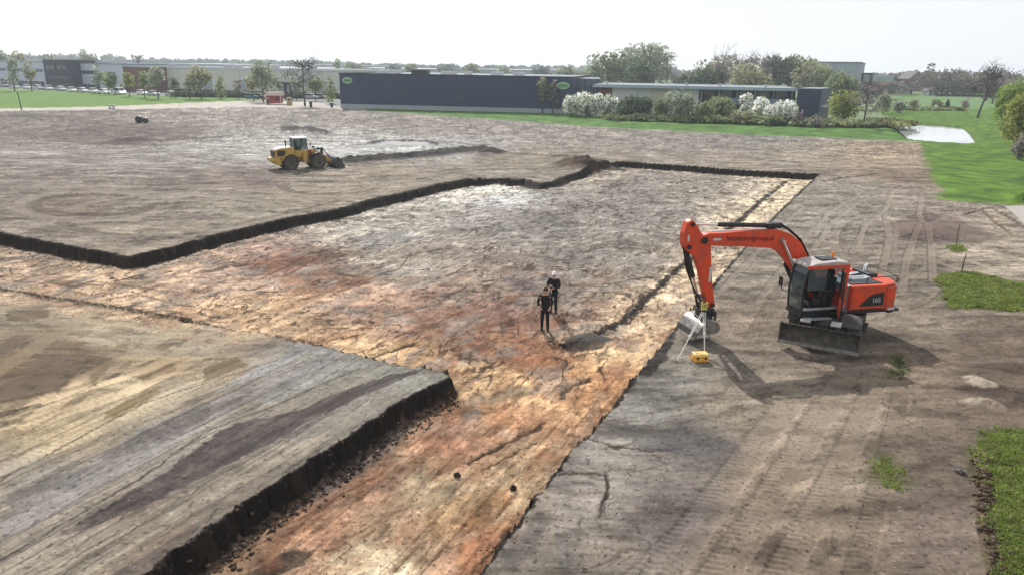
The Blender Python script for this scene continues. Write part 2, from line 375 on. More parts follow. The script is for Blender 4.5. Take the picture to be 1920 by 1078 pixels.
# flat patches of their own soil: (polygon, colour, softness m, strength)
FILLS = [
    # dark and light machine-smeared bands of the near-left platform
    ([(100, 1005), (200, 945), (300, 885), (400, 815), (445, 792), (560, 770), (640, 735), (735, 700), (800, 690), (700, 735), (600, 790), (480, 838), (400, 880), (300, 935), (180, 980)], (88, 79, 77), .10, .95),
    ([(-40, 1095), (120, 1010), (290, 948), (430, 880), (560, 826), (620, 810), (560, 850), (450, 905), (330, 985), (200, 1060), (120, 1110)], (172, 160, 142), .10, .9),
    ([(250, 1095), (420, 985), (620, 880), (740, 800), (820, 735), (845, 712), (780, 745), (680, 800), (560, 885), (430, 960), (330, 1010), (200, 1090)], (122, 112, 106), .18, .7),
    ([(0, 965), (130, 890), (270, 800), (420, 740), (600, 665), (660, 660), (560, 715), (450, 760), (330, 830), (200, 905), (60, 980), (0, 1010)], (158, 152, 150), .2, .7),
    ([(180, 860), (280, 800), (370, 765), (400, 770), (330, 805), (250, 850)], (122, 114, 108), .14, .8), ([(270, 815), (420, 750), (480, 735), (420, 770), (300, 830)], (112, 104, 100), .1, .8),
    ([(0, 930), (60, 905), (180, 870), (120, 905), (20, 955)], (124, 118, 112), .12, .7),
    ([(560, 700), (640, 672), (700, 680), (600, 715), (500, 760), (480, 755)], (168, 166, 160), .15, .8), ([(520, 820), (640, 765), (760, 712), (790, 716), (660, 775), (560, 830)], (160, 154, 144), .08, .6),
    ([(560, 645), (590, 650), (520, 690), (430, 730), (380, 745), (450, 705)], (160, 158, 156), .12, .8),
    # brown patches between the ruts
    ([(80, 652), (160, 650), (160, 680), (110, 740), (30, 775), (-30, 790), (-30, 735), (40, 705)], (122, 103, 86), .12, .95), ([(8, 560), (85, 558), (86, 575), (40, 585), (10, 588)], (116, 100, 80), .1, .95),
    ([(-10, 650), (30, 620), (60, 618), (50, 640), (0, 668)], (120, 104, 88), .1, .9), ([(85, 630), (160, 628), (140, 652), (95, 652)], (122, 106, 88), .1, .9),
    ([(385, 685), (445, 662), (468, 680), (400, 705), (380, 715)], (128, 110, 88), .1, .95), ([(240, 700), (330, 672), (332, 684), (270, 715)], (140, 120, 94), .1, .9), ([(215, 625), (325, 625), (312, 642), (215, 640)], (148, 130, 106), .1, .85),
    ([(150, 715), (210, 668), (195, 700), (160, 735)], (130, 110, 88), .1, .85), ([(190, 775), (290, 730), (300, 740), (210, 785)], (150, 128, 96), .1, .7),
    ([(100, 760), (170, 740), (120, 775), (50, 795), (0, 800), (0, 790)], (140, 118, 96), .1, .7),
    # right platform slabs and stains
    ([(1040, 900), (1128, 892), (1135, 962), (1090, 966), (1085, 990), (1042, 985), (1030, 930)], (176, 165, 154), .04, .9),
    ([(1140, 790), (1200, 795), (1280, 800), (1390, 830), (1390, 845), (1300, 852), (1210, 842), (1180, 822)], (104, 100, 98), .25, .65),
    ([(1220, 700), (1290, 690), (1310, 720), (1280, 745), (1210, 740), (1190, 725)], (166, 160, 150), .15, .7), ([(1110, 800), (1190, 805), (1180, 880), (1085, 880)], (166, 158, 148), .2, .7),
    ([(1140, 985), (1180, 930), (1300, 900), (1330, 920), (1280, 990), (1190, 1040)], (126, 116, 110), .3, .45), ([(940, 1040), (1010, 960), (1040, 965), (1010, 1020), (960, 1078)], (108, 102, 98), .2, .7),
    ([(1215, 690), (1200, 675), (1225, 640), (1265, 605), (1270, 625), (1250, 660)], (74, 68, 62), .12, .95), ([(1190, 700), (1235, 665), (1250, 672), (1220, 700)], (68, 62, 58), .1, .8),
    # pit floor
    ([(870, 362), (930, 352), (985, 358), (990, 375), (930, 380), (880, 372)], (222, 220, 216), .5, .9), ([(560, 275), (700, 262), (800, 268), (830, 280), (780, 294), (660, 298), (600, 290)], (222, 221, 219), 1.5, .75),
    ([(610, 1010), (640, 990), (700, 985), (760, 1000), (720, 1040), (640, 1090), (560, 1100), (600, 1040)], (206, 186, 154), .2, .8), ([(500, 1010), (560, 985), (600, 990), (560, 1020), (440, 1070), (400, 1080), (440, 1040)], (66, 56, 48), .12, .9),
    ([(895, 605), (960, 595), (1040, 615), (1060, 640), (1000, 662), (930, 650), (890, 630)], (150, 106, 78), .5, .6), ([(850, 740), (880, 725), (905, 735), (870, 750)], (120, 110, 96), .2, .8),
    ([(900, 712), (960, 690), (1010, 690), (1020, 700), (960, 712), (905, 722)], (136, 122, 106), .15, .7), ([(950, 505), (1000, 508), (1010, 525), (985, 528), (955, 515)], (110, 102, 102), .4, .8),
    ([(800, 920), (860, 880), (950, 870), (960, 900), (880, 950), (800, 970)], (150, 116, 80), .3, .6), ([(860, 980), (960, 920), (1010, 900), (960, 960), (900, 1030), (860, 1040)], (172, 118, 82), .2, .6),
    ([(240, 500), (330, 510), (420, 530), (330, 530), (220, 515)], (142, 124, 108), .3, .6), ([(70, 500), (140, 502), (200, 512), (120, 515)], (120, 104, 92), .2, .6),
    ([(420, 535), (540, 520), (620, 490), (700, 495), (640, 530), (540, 560)], (206, 168, 128), .5, .5), ([(430, 470), (560, 440), (680, 445), (640, 480), (520, 500)], (148, 112, 92), .6, .5),
    ([(760, 560), (880, 545), (960, 560), (930, 600), (820, 600)], (138, 100, 80), .6, .5),
    # left plateau
    ([(60, 375), (150, 365), (215, 385), (200, 402), (120, 405), (70, 395)], (124, 108, 94), .8, .7), ([(150, 235), (330, 230), (400, 245), (330, 262), (160, 262), (100, 250)], (118, 104, 98), 2, .6),
    ([(270, 345), (360, 340), (380, 352), (290, 360)], (128, 113, 102), .8, .6), ([(1680, 415), (1720, 400), (1800, 410), (1830, 440), (1760, 455), (1690, 448)], (120, 104, 96), .6, .8),
    ([(1560, 295), (1650, 285), (1720, 292), (1725, 315), (1620, 318)], (188, 168, 142), 1.2, .6), ([(1800, 610), (1860, 590), (2000, 600), (2000, 800), (1880, 795), (1830, 740), (1790, 690)], (122, 106, 92), .5, .7),
    ([(0, 280), (120, 283), (120, 290), (0, 292)], (196, 190, 184), .8, .7), ([(330, 203), (440, 196), (560, 196), (600, 203), (480, 208), (350, 210)], (196, 186, 176), 2, .8),
    ([(-200, 207), (150, 203), (420, 192), (440, 194), (200, 206), (-200, 214)], (205, 196, 184), 1, .8), ([(1850, 395), (1880, 400), (1910, 440), (1880, 460), (1845, 430)], (205, 188, 160), .5, .5),
]
REMNANTS = [ # darker soil left standing between the wheel tracks of the near-left field
    ([(85, 650), (160, 664), (156, 684), (105, 725), (40, 760), (-30, 780), (-30, 740), (30, 705)], (120, 103, 86)), ([(12, 560), (84, 559), (84, 576), (40, 586), (10, 589)], (116, 102, 80)),
    ([(-10, 648), (30, 622), (60, 618), (38, 645), (0, 672)], (118, 102, 86)), ([(90, 634), (160, 630), (140, 650), (96, 652)], (122, 106, 84)), ([(385, 690), (448, 662), (468, 680), (392, 708), (380, 715)], (126, 108, 84)),
    ([(245, 700), (322, 672), (334, 684), (268, 712)], (138, 118, 90)), ([(216, 628), (240, 626), (238, 644), (214, 643)], (132, 116, 94)), ([(296, 626), (322, 626), (312, 642), (292, 640)], (128, 112, 88)),
    ([(162, 705), (204, 668), (200, 692), (176, 722)], (126, 106, 82)), ([(195, 776), (285, 726), (296, 736), (215, 782)], (146, 124, 90)), ([(215, 690), (250, 664), (240, 690), (200, 712)], (130, 112, 90)),
    ([(130, 606), (178, 600), (150, 618), (125, 616)], (134, 118, 98)), ([(15, 604), (52, 604), (40, 612), (12, 612)], (124, 108, 92)), ([(175, 640), (205, 634), (200, 645), (176, 646)], (140, 122, 98)), ([(225, 590), (250, 590), (246, 600), (228, 602)], (120, 106, 92)),
    ([(-20, 810), (60, 790), (130, 768), (60, 806), (0, 826)], (138, 120, 96)), ([(0, 700), (20, 690), (30, 700), (0, 722)], (110, 94, 80))]
LINES = [ # thin seams: (points, half width m, colour, strength)
    ([(-40, 920), (0, 899), (90, 849), (169, 806), (271, 755), (361, 724), (451, 696), (520, 672)], .035, (84, 74, 66), .85), ([(0, 786), (101, 752), (214, 701), (300, 660)], .05, (104, 92, 78), .8),
    ([(-30, 1060), (0, 1045), (141, 966), (254, 899), (384, 808), (508, 763), (600, 720), (677, 690)], .03, (62, 56, 54), .9), ([(440, 850), (496, 820), (621, 758), (700, 722), (778, 693)], .07, (70, 64, 60), .85),
    ([(113, 1078), (237, 1000), (395, 899), (564, 803), (640, 770)], .035, (84, 76, 70), .75), ([(0, 938), (169, 859), (316, 791), (480, 712), (600, 665)], .03, (92, 86, 82), .8), ([(30, 1000), (150, 930), (300, 850), (430, 790)], .025, (100, 92, 86), .7),
    ([(0, 870), (140, 800), (280, 735), (420, 690)], .035, (126, 110, 90), .8), ([(0, 905), (60, 880), (150, 835)], .03, (112, 96, 78), .6), ([(300, 1078), (420, 990), (560, 890), (660, 820)], .03, (86, 76, 70), .6), ([(700, 700), (760, 690), (820, 700)], .03, (96, 90, 84), .5),
    ([(618, 609), (650, 604), (684, 596)], .05, (66, 48, 34), .9), ([(469, 506), (530, 480), (588, 451)], .07, (78, 52, 36), .85), ([(530, 497), (570, 475), (601, 458), (658, 451)], .07, (78, 54, 40), .85), ([(680, 650), (730, 628), (775, 612)], .05, (60, 44, 32), .95),
    ([(838, 499), (858, 492), (876, 482)], .08, (66, 50, 42), .9), ([(840, 532), (858, 526), (874, 517)], .06, (70, 52, 42), .9), ([(710, 570), (760, 562), (800, 560)], .05, (88, 62, 46), .8), ([(587, 592), (620, 588), (650, 586)], .05, (74, 52, 36), .8), ([(775, 600), (830, 575), (865, 560)], .05, (84, 58, 42), .8),
    ([(975, 612), (1000, 604), (1012, 596)], .06, (58, 46, 38), .9), ([(180, 505), (300, 520), (330, 524)], .08, (72, 52, 38), .85), ([(0, 500), (60, 504), (140, 512)], .06, (90, 66, 46), .8), ([(230, 520), (330, 545), (420, 560)], .05, (88, 64, 46), .75), ([(60, 530), (180, 545), (290, 556)], .05, (92, 70, 52), .75),
    ([(120, 520), (180, 530), (240, 533)], .05, (76, 56, 40), .8), ([(400, 545), (470, 560), (540, 566)], .04, (98, 70, 46), .7), ([(520, 545), (600, 530), (690, 512)], .06, (96, 70, 54), .7), ([(700, 690), (760, 668), (800, 660)], .04, (110, 84, 60), .6),
    ([(880, 830), (940, 800), (1000, 768), (1020, 758)], .045, (88, 52, 34), .8), ([(560, 930), (640, 885), (700, 855)], .05, (92, 56, 38), .7), ([(760, 800), (800, 780), (850, 760)], .04, (110, 66, 44), .6), ([(905, 1010), (940, 970), (1000, 925), (1030, 900)], .03, (104, 60, 38), .7),
    ([(600, 1000), (700, 940), (790, 900)], .025, (110, 76, 52), .6), ([(1050, 890), (1140, 892)], .03, (84, 78, 72), .8), ([(1138, 892), (1134, 962)], .05, (78, 72, 68), .85), ([(1040, 985), (1088, 990), (1090, 966)], .025, (96, 88, 82), .7),
    ([(1100, 800), (1140, 810), (1230, 815)], .05, (92, 88, 84), .7), ([(1310, 330), (1420, 322), (1530, 330)], .25, (90, 78, 66), .6), ([(1150, 740), (1200, 745), (1290, 755)], .02, (100, 94, 88), .6),
    ([(600, 425), (680, 405), (760, 415)], .10, (104, 96, 88), .7), ([(760, 430), (860, 440), (930, 432)], .10, (96, 84, 76), .7), ([(900, 400), (1000, 392), (1080, 402)], .12, (110, 102, 94), .7), ([(1000, 450), (1100, 440), (1220, 448)], .12, (100, 88, 78), .7), ([(850, 470), (960, 465), (1060, 478)], .10, (98, 82, 72), .7), ([(1080, 520), (1160, 512), (1220, 500)], .08, (96, 84, 74), .7), ([(1150, 370), (1260, 366), (1380, 372)], .16, (104, 94, 86), .7),
]
FILLS += [([(1058, 607), (1100, 600), (1150, 605), (1130, 622), (1085, 630), (1062, 628)], (60, 54, 48), .12, .95), ([(1212, 655), (1235, 640), (1262, 640), (1246, 668), (1228, 692), (1192, 694)], (44, 39, 35), .07, 1.0),
    ([(620, 480), (700, 470), (760, 490), (690, 510), (600, 515)], (128, 112, 100), .4, .7), ([(520, 500), (620, 485), (700, 500), (640, 525), (540, 530)], (140, 96, 70), .5, .6), ([(470, 470), (560, 452), (650, 455), (560, 480), (480, 492)], (122, 78, 56), .4, .65), ([(960, 570), (1060, 575), (1040, 600), (960, 600), (900, 590)], (132, 84, 62), .5, .6),
    ([(1000, 640), (1060, 640), (1080, 660), (1010, 672), (960, 665)], (140, 96, 66), .3, .6), ([(740, 610), (860, 600), (900, 640), (840, 660), (760, 650)], (196, 160, 118), .4, .6), ([(780, 440), (900, 430), (960, 450), (860, 470)], (182, 168, 154), .5, .6), ([(640, 425), (760, 415), (800, 435), (700, 450)], (150, 148, 142), .5, .7), ([(700, 465), (800, 470), (830, 495), (730, 500)], (186, 178, 168), .4, .6)]
COL_PIT = [(0,490,190,160,130),(100,520,180,150,115),(250,520,205,170,130),(330,550,200,160,115),(450,560,205,165,115),(420,510,180,148,122),(500,480,158,125,105),(560,460,150,120,105),(600,520,185,150,120),(650,450,158,148,138),(700,420,165,160,152),(620,600,205,165,118),(700,560,168,130,102),(700,640,215,180,130),(800,600,155,112,85),(850,550,140,110,95),(780,470,160,145,130),(800,390,165,160,155),(930,360,205,203,196),(950,420,160,152,142),(1050,400,150,142,130),(1150,350,158,148,135),(1250,330,165,152,138),(1250,400,155,147,135),(1100,480,155,142,128),(1200,480,150,140,128),(950,500,165,140,118),(950,560,145,110,92),(900,620,155,112,84),(1000,640,170,120,82),(1050,560,150,125,105),(1000,690,205,165,118),(880,670,205,170,125),(1100,680,202,152,102),(1150,620,212,178,132),(1220,560,210,178,135),(1300,500,215,186,146),(1400,400,222,198,160),(1480,350,220,198,160),(1180,700,202,148,95),(950,760,188,132,88),(850,800,168,108,72),(700,860,160,106,74),(800,880,185,150,110),(1000,850,195,150,105),(950,900,205,160,110),(1050,800,188,135,88),(750,950,170,125,90),(900,980,178,122,82),(700,1030,215,192,156),(600,950,185,120,78),(520,1010,150,105,75),(450,1070,180,130,82),(860,1060,168,112,78),(600,1200,170,120,85),(900,1200,170,125,90)]
COL_OUT = [(50,230,138,126,119),(200,250,124,110,105),(400,220,165,155,147),(100,290,158,148,140),(300,300,172,165,158),(500,280,198,195,190),(650,265,205,202,198),(760,275,196,196,196),(100,350,150,138,128),(300,350,148,137,127),(300,400,158,145,130),(450,340,140,126,116),(100,420,150,138,125),(400,380,160,150,135),(600,360,162,150,132),(700,330,166,153,137),(800,240,160,150,141),(1000,240,164,155,146),(1000,300,158,146,131),(1200,260,160,150,141),(1400,260,154,147,141),(1500,290,170,158,142),(1650,290,180,160,134),(1700,330,150,130,113),(1600,350,164,153,141),(1550,400,163,154,142),(1700,420,158,147,135),(1760,430,130,115,104),(1850,420,172,158,144),(1880,490,182,168,149),(1700,520,142,130,117),(1450,520,156,145,131),(1400,600,150,135,120),(1250,700,145,138,129),(1200,780,163,158,150),(1150,830,150,143,135),(1300,840,124,116,111),(1120,920,165,156,147),(1250,950,132,122,117),(1000,1050,140,132,126),(1150,1060,155,143,131),(1400,760,165,151,134),(1500,800,168,151,133),(1450,900,163,144,126),(1400,1050,155,136,120),(1600,1000,150,132,116),(1600,850,154,138,121),(1750,700,148,130,113),(1850,700,132,114,100),(1800,850,128,112,100),(1750,1000,132,116,106),(1700,620,148,134,119),
    (20,570,165,150,128),(100,620,145,128,106),(200,600,180,165,140),(60,690,130,112,92),(150,670,130,112,92),(300,600,184,169,145),(400,620,178,165,145),(300,680,170,150,124),(430,680,150,135,114),(250,720,193,176,148),(100,740,180,162,135),(100,800,184,167,139),(350,740,170,158,141),(500,680,162,157,151),(400,800,162,156,149),(300,850,150,145,140),(100,900,150,145,140),(50,1000,148,140,132),(600,680,150,149,145),(650,720,140,137,131),(750,700,150,149,145),(550,800,145,138,131),(400,900,132,124,117),(300,1000,140,126,115),(450,950,143,134,125),(700,760,136,131,126),(100,1078,150,138,126),(-100,1300,140,130,120),(1400,1300,150,135,120),(2000,1000,130,115,100),(-400,300,145,133,124),(2100,450,160,148,132)]

def idw(table, x, y):
    "smooth soil colour between sampled spots of ground"
    acc = np.zeros(x.shape + (3,), np.float32); ws = np.zeros(x.shape, np.float32)
    yy = np.maximum(y, 6.0); lx = x / (yy + 4); ly = np.log(yy + 4)
    for px, py, r, g, b in table:
        p = G2(px, py); ax = p[0] / (max(p[1], 6) + 4); ay = math.log(max(p[1], 6) + 4)
        d2 = (lx - ax) ** 2 * 1.0 + (ly - ay) ** 2 * .55 + 2e-4
        wgt = (1.0 / d2) ** 1.9
        ws += wgt; acc += wgt[..., None] * np.array(lin((r, g, b)), np.float32)
    return acc / ws[..., None]

def height_full(x, y, foot=None, want=False):
    x = np.asarray(x, np.float64); y = np.asarray(y, np.float64)
    if foot is None: foot = np.full(x.shape, 0.02)
    wx = x + fbm(x / .5, y / .5, 4, 11, .65, foot=foot, lam=.5) * .20 + gnoise(x / 3.1, y / 3.1, 5) * .10
    wy = y + fbm(x / .5 + 40, y / .5, 4, 12, .65, foot=foot, lam=.5) * .20 + gnoise(x / 3.1, y / 3.1, 6) * .13
    sp = psdf(PIT, wx, wy, 8.0)
    slp = gnoise(x / 1.7, y / 1.7, 13); fw = np.clip((foot - .03) * 1.6, 0, .6); wall = sstep(-.10 - .06 * slp - fw * .6, .16 + .10 * slp + fw, sp + .04 * gnoise(x / .18, y / .18, 14) * np.clip(.18 / foot / 2 - .8, 0, 1))                                   # 0 plateau .. 1 pit floor
    toe = np.exp(-np.clip(sp - .1, 0, 9) / .22) * (sp > -.05)      # foot of the bank: crumbs, also masks its painted shadow
    near = np.exp(-((np.hypot(x + 0, y - 14)) / 400) ** 2)
    # near-left ramp
    rd = np.full(x.shape, 1e3)
    for i in range(len(RAMP) - 1):
        rd = np.minimum(rd, seg_d(*RAMP[i], *RAMP[i + 1], x, y)[0])
    rend = G2(560, 632)
    fade = sstep(-1.0, 6.0, (rend[0] - x) * .9 + 0.0 * y)          # ramp works left of the platform corner
    drop = (1 - sstep(.0, 6.5, rd)) * fade * (1 - wall)
    z = -.62 * np.maximum(wall, 0) - .60 * drop
    # raised grey floor inside the pit
    sR = psdf(STEP_BIG, x + (wx - x) * .4, y + (wy - y) * .4, 8.0); sS = psdf(STEP_POLY, x, y, 8.0)
    step = sstep(-.06, .12, sR) * sstep(-1.0, 5.0, sS) * wall
    z = z + step * .27
    # undulation and clods
    off = (y > 115) & (x < 1e9)
    calm = np.where(y > 125, .35, 1.0)
    z = z + fbm(x / 7, y / 7, 3, 21, foot=foot, lam=7) * .10 * calm
    z = z + fbm(x / 1.3, y / 1.3, 4, 22, foot=foot, lam=1.3) * .035 * (1 + .6 * wall)
    rough = .55 + .45 * np.clip(fbm(x / 5, y / 5, 2, 31) * 2, -1, 1)
    z = z + fbm(x / .22, y / .22, 3, 23, foot=foot, lam=.22) * .026 * rough
    z = z + toe * np.abs(fbm(x / .3, y / .3, 2, 25)) * .30
    # scraped slabs on the pit floor
    e = np.array(G2(1200, 692)) - np.array(G2(890, 1078)); e = e / np.linalg.norm(e)
    u = x * e[0] + y * e[1]; v = -x * e[1] + y * e[0]
    wk, wv = worley((u + fbm(x, y, 3, 3) * 1.1) / 2.3, (v + fbm(x, y, 3, 4) * 1.1) / 1.5, 41)
    crack = np.clip((y - 17) / 8, 0, 1) * (1 - sstep(.0, .045, wk)) * sstep(-.2, .1, fbm(x / 1.4, y / 1.4, 2, 42)) * wall * np.clip(.12 / foot, 0, 1)
    z = z + ((wv - .5) * .035 - crack * .03) * wall
    for (q, rx, ry, h, c) in HEAPS:
        p = G2(*q); d2 = ((x - p[0]) / rx) ** 2 + ((y - p[1]) / ry) ** 2
        k = np.exp(-d2 * 1.4)
        z = z + h * k * (1 + .5 * fbm(x / (rx * .4), y / (ry * .4), 2, 51))
    rid = []
    for pts, hw, h, c in RIDGES:
        d, a = soft_seg(pts, x, y, hw * 3.5); k = np.exp(-(d / hw) ** 2); rid.append(k)
        z = z + h * k * (1 + .45 * fbm(x / .8, y / .8, 2, 52))
    dit = []
    for pts, hw, h in DITCH:
        d, a = soft_seg(pts, wx, wy, hw * 3.5); k = np.exp(-(d / hw) ** 2); dit.append(k); z = z - h * k
    rut = []
    fad0 = .62 + .38 * np.clip(.6 + fbm(x / 2.2, y / 2.2, 3, 61) * 2.4, 0, 1)
    for pts, hw, dep, cs, tread, gauge in RUTS:
        gl = [0.0] if gauge == 0 else [-gauge / 2, gauge / 2]
        kk = 0
        q = np.array(GL(pts))
        nrm = np.gradient(q, axis=0); nrm /= (np.linalg.norm(nrm, axis=1)[:, None] + 1e-9); nrm = np.stack([-nrm[:, 1], nrm[:, 0]], 1)
        for go in gl:
            qq = q + nrm * go
            mgn = hw * 2.2
            x0, y0 = qq.min(0) - mgn; x1, y1 = qq.max(0) + mgn
            m = (x > x0) & (x < x1) & (y > y0) & (y < y1)
            if not m.any(): continue
            xs, ys = x[m], y[m]; dd = np.full(xs.shape, 9.0); aa = np.zeros(xs.shape); L = 0
            for i in range(len(qq) - 1):
                d_, t_ = seg_d(*qq[i], *qq[i + 1], xs, ys); ln = math.hypot(*(qq[i + 1] - qq[i]))
                aa = np.where(d_ < dd, L + t_ * ln, aa); dd = np.minimum(dd, d_); L += ln
            k = (1 - sstep(hw * .82, hw * 1.06, dd + gnoise(xs / .25, ys / .25, 62) * .03)) * fad0[m]
            rim = np.exp(-((dd - hw * 1.2) / (hw * .3)) ** 2) * fad0[m]
            tr = np.sin(aa * 2 * math.pi / .19 + dd * 14) * .012 * np.clip(.08 / foot[m], 0, 1) * tread
            z[m] += -dep * k + rim * dep * .5 + tr * k
            if np.isscalar(kk): kk = np.zeros(x.shape, np.float32)
            kk[m] = np.maximum(kk[m], k)
        if not np.isscalar(kk): rut.append((kk, cs))
    pd = psdf(POND, x, y, 6.0); z = z - .9 * sstep(-2.2, .9, pd)
    z = np.where(y > 300, z * np.clip(1 - (y - 300) / 200, 0, 1), z)
    if not want: return z
    return z, dict(sp=sp, wall=wall, toe=toe, drop=drop, step=step, sR=sR, wk=wk, wv=wv, crack=crack, rid=rid, dit=dit, rut=rut, pd=pd, u=u, v=v, wx=wx, wy=wy)
def hz(x, y): return float(height_full(np.array([x]), np.array([y]))[0])
def PG(px, py):
    "point on the modelled ground seen at this place of the photograph"
    p = P(px, py)
    for _ in range(3):
        p = P(px, py, hz(p.x, p.y))
    return p

# ------------------------------------------------------------------ terrain sheet
def make_ground():
    dy = np.concatenate([np.arange(2.2, 40, 1.2), np.arange(40, 150, 1.6), np.arange(150, 166, 1.0), np.arange(166, 206, .5), np.arange(206, 400, 1.0), np.arange(400, 1190, 1.7)])
    vv = (539 - (HOR + dy)) / FPX
    ang = PITCH - np.arctan(vv)
    Y = HC / np.tan(ang); Y = Y[::-1]
    Y = np.concatenate([np.linspace(-12, Y[0] - .25, 40), Y, np.array([5200., 7000., 10000.])])
    inner = np.arange(-.735, .735, 1.75 / FPX)
    ou = .735 + .02 * (np.arange(1, 40) ** 1.35) * .4
    U = np.concatenate([-ou[::-1], inner, ou])
    nY, nU = len(Y), len(U)
    YY, UU = np.meshgrid(Y, U, indexing='ij'); W = np.where(YY < 11, 11 + (YY - 11) * .0, YY)
    XX = UU * (W * math.cos(PITCH) + HC * math.sin(PITCH))
    dYr = np.gradient(Y); foot = np.broadcast_to(np.maximum(dYr[:, None] * .55, .02), YY.shape)
    x = XX.ravel(); y = YY.ravel(); foot = foot.ravel()
    z, F = height_full(x, y, foot, True)
    wall = F['wall']; sp = F['sp']
    # ---- colour
    def coarse(table):
        st_ = 8
        ri = np.unique(np.append(np.arange(0, nY, st_), nY - 1)); ci = np.unique(np.append(np.arange(0, nU, st_), nU - 1))
        g = idw(table, XX[np.ix_(ri, ci)], YY[np.ix_(ri, ci)])
        rr = np.arange(nY); a = np.clip(np.searchsorted(ri, rr, side='right') - 1, 0, len(ri) - 2); t = ((rr - ri[a]) / (ri[a + 1] - ri[a]))[:, None, None]
        g = g[a] * (1 - t) + g[a + 1] * t
        cc_ = np.arange(nU); a = np.clip(np.searchsorted(ci, cc_, side='right') - 1, 0, len(ci) - 2); t = ((cc_ - ci[a]) / (ci[a + 1] - ci[a]))[None, :, None]
        g = g[:, a] * (1 - t) + g[:, a + 1] * t
        return g.reshape(-1, 3).astype(np.float32)
    co = coarse(COL_OUT); cp = coarse(COL_PIT)
    m = sstep(-.02, .14, sp); m = np.maximum(m, sstep(-2.6, .2, sp + 1.5 * fbm(x / 1.6, y / .7, 4, 160, .6)) * np.clip(F['drop'] * 1.8, 0, 1) * .8)
    nlz = sstep(-1.5, -4.5, x - (y - 18) * .2) * (1 - sstep(20.5, 23, y)) * (1 - sstep(-.5, .4, psdf(GL([(848, 706), (560, 636), (480, 668), (350, 735), (200, 800), (60, 870), (-800, 1300), (100, 1400), (280, 1078)]), x, y, 3.0)))
    co = co * (1 + .30 * nlz)[:, None]
    # ramp zone picks up some of the sand colour
    co = co * np.array([.765, .76, .73], np.float32); g_ = co.mean(1)[:, None]; nl_ = ((x < 1) & (y < 24))[:, None]; co = g_ + (co - g_) * np.where(nl_, .88, .92); co = co * np.where(nl_, np.array([1.20, 1.15, 1.06]), 1.0)
    g_ = cp.mean(1)[:, None]; cp = (g_ + (cp - g_) * .78) * np.array([1.05, .99, .87], np.float32)
    g_ = cp.mean(1)[:, None]; cp = cp + (g_ - cp) * .18 * sstep(22, 30, y)[:, None]
    fl_ = (F['step'] * (1 - sstep(-.1, .1, -F['sR'])) * sstep(22, 30, y))[:, None]; g_ = cp.mean(1)[:, None]; cp = (cp + (g_ - cp) * .30 * fl_) * (1 - .20 * fl_); cp = cp * (1 + .10 * (1 - fl_) * sstep(26, 34, y)[:, None])
    npit = (1 - sstep(17, 24, y))[:, None]; g_ = cp.mean(1)[:, None]; cp = (cp + (g_ - cp) * .27 * npit) * (1 - npit * np.array([.13, .08, .14], np.float32))
    c = co * (1 - m[:, None]) + cp * m[:, None]
    far = np.clip(y / 60, .3, 4)
    def mixc(c, col, k):
        k = np.clip(k, 0, 1)[:, None]; return c * (1 - k) + np.array(lin(col), np.float32) * k
    for poly, col, soft, st in FILLS:
        q = GL(poly); k = psdf(q, F['wx'], F['wy'], soft * 4 + 1)
        brk = 1.0 + .7 * fbm(x / (soft * 5 + .3), y / (soft * 5 + .3), 4, 71, .7)
        inner_pit = q[0][1] < 1e9
        c = mixc(c, tuple(v_ * .88 for v_ in col), sstep(-soft * .4, soft * .4, k) * st * np.clip(brk, 0, 1))
    # soil noise
    n0 = fbm(x / 3.5, y / 3.5, 4, 81); n1 = fbm(x / .55, y / .55, 4, 82, .75); n2 = fbm(x / 4.2, y / 3.0, 7, 83, .82)
    rutk = np.zeros(x.shape, np.float32); nf = sstep(16, 45, y)
    for kk, cs in F['rut']:
        if cs > 1: rutk = np.maximum(rutk, kk)
    out_m = 1 - m
    # streaks left by grading, along the plateau's working directions
    e0, e1 = .454, .891
    us = x * e0 + y * e1; vs = -x * e1 + y * e0
    st1 = .8 * fbm(us / 9, vs / .5, 4, 84, .7) + .6 * fbm(us / 3.5, vs / .11, 3, 93, .7); st2 = 1.2 * fbm((x + .12 * y + 1.5 * gnoise(x / 9, y / 9, 94)) / 5.0, (y - .1 * x + 2.2 * gnoise(x / 12, y / 9, 97)) / .9, 5, 85, .72)
    nearl = sstep(.5, -.5, (x + 1.0) - .0) * (y < 24)
    platform = psdf(GL([(848, 706), (560, 636), (330, 700), (-200, 900), (-800, 1400), (100, 1400), (280, 1078)]), x, y, 3.0)
    pm = sstep(-.6, .6, platform)
    mul = 1 + (.26 * n0 + (.42 + .3 * nf) * n1 + (.55 + .75 * nf) * n2) * (1 - .6 * rutk) + out_m * (pm * .75 * st1 + (1 - pm) * .85 * (1 - .6 * nlz) * st2) * (1 - .5 * rutk) + m * .32 * fbm(F['u'] / 2.2, F['v'] / .35, 5, 86, .7)
    # broad contrast of damp and dry soil
    damp = sstep(.04, .30, fbm((x + .2 * y) / 2.6 + 7, (y - .2 * x) / 1.3, 5, 87, .6))
    mul = mul * (1 - .40 * damp * out_m * (1 - .6 * pm))
    dampp = sstep(.08, .36, fbm(F['u'] / 1.1 + 9, F['v'] / .5, 4, 88))
    c = c * np.clip(mul, .2, 2.2)[:, None]
    # plates and cracks of the pit floor, iron staining
    plate = (.90 + .2 * F['wv'])
    c = np.where(m[:, None] > .5, c * plate[:, None], c)
    c = mixc(c, (76, 58, 46), (1 - sstep(.01, .05, F['wk'])) * sstep(-.2, .1, fbm(x / 1.4, y / 1.4, 2, 42)) * .8 * m * sstep(17, 26, y))
    # torn, ragged dark seams
    wq = fbm(x / .8, y / .8, 4, 110, .7)
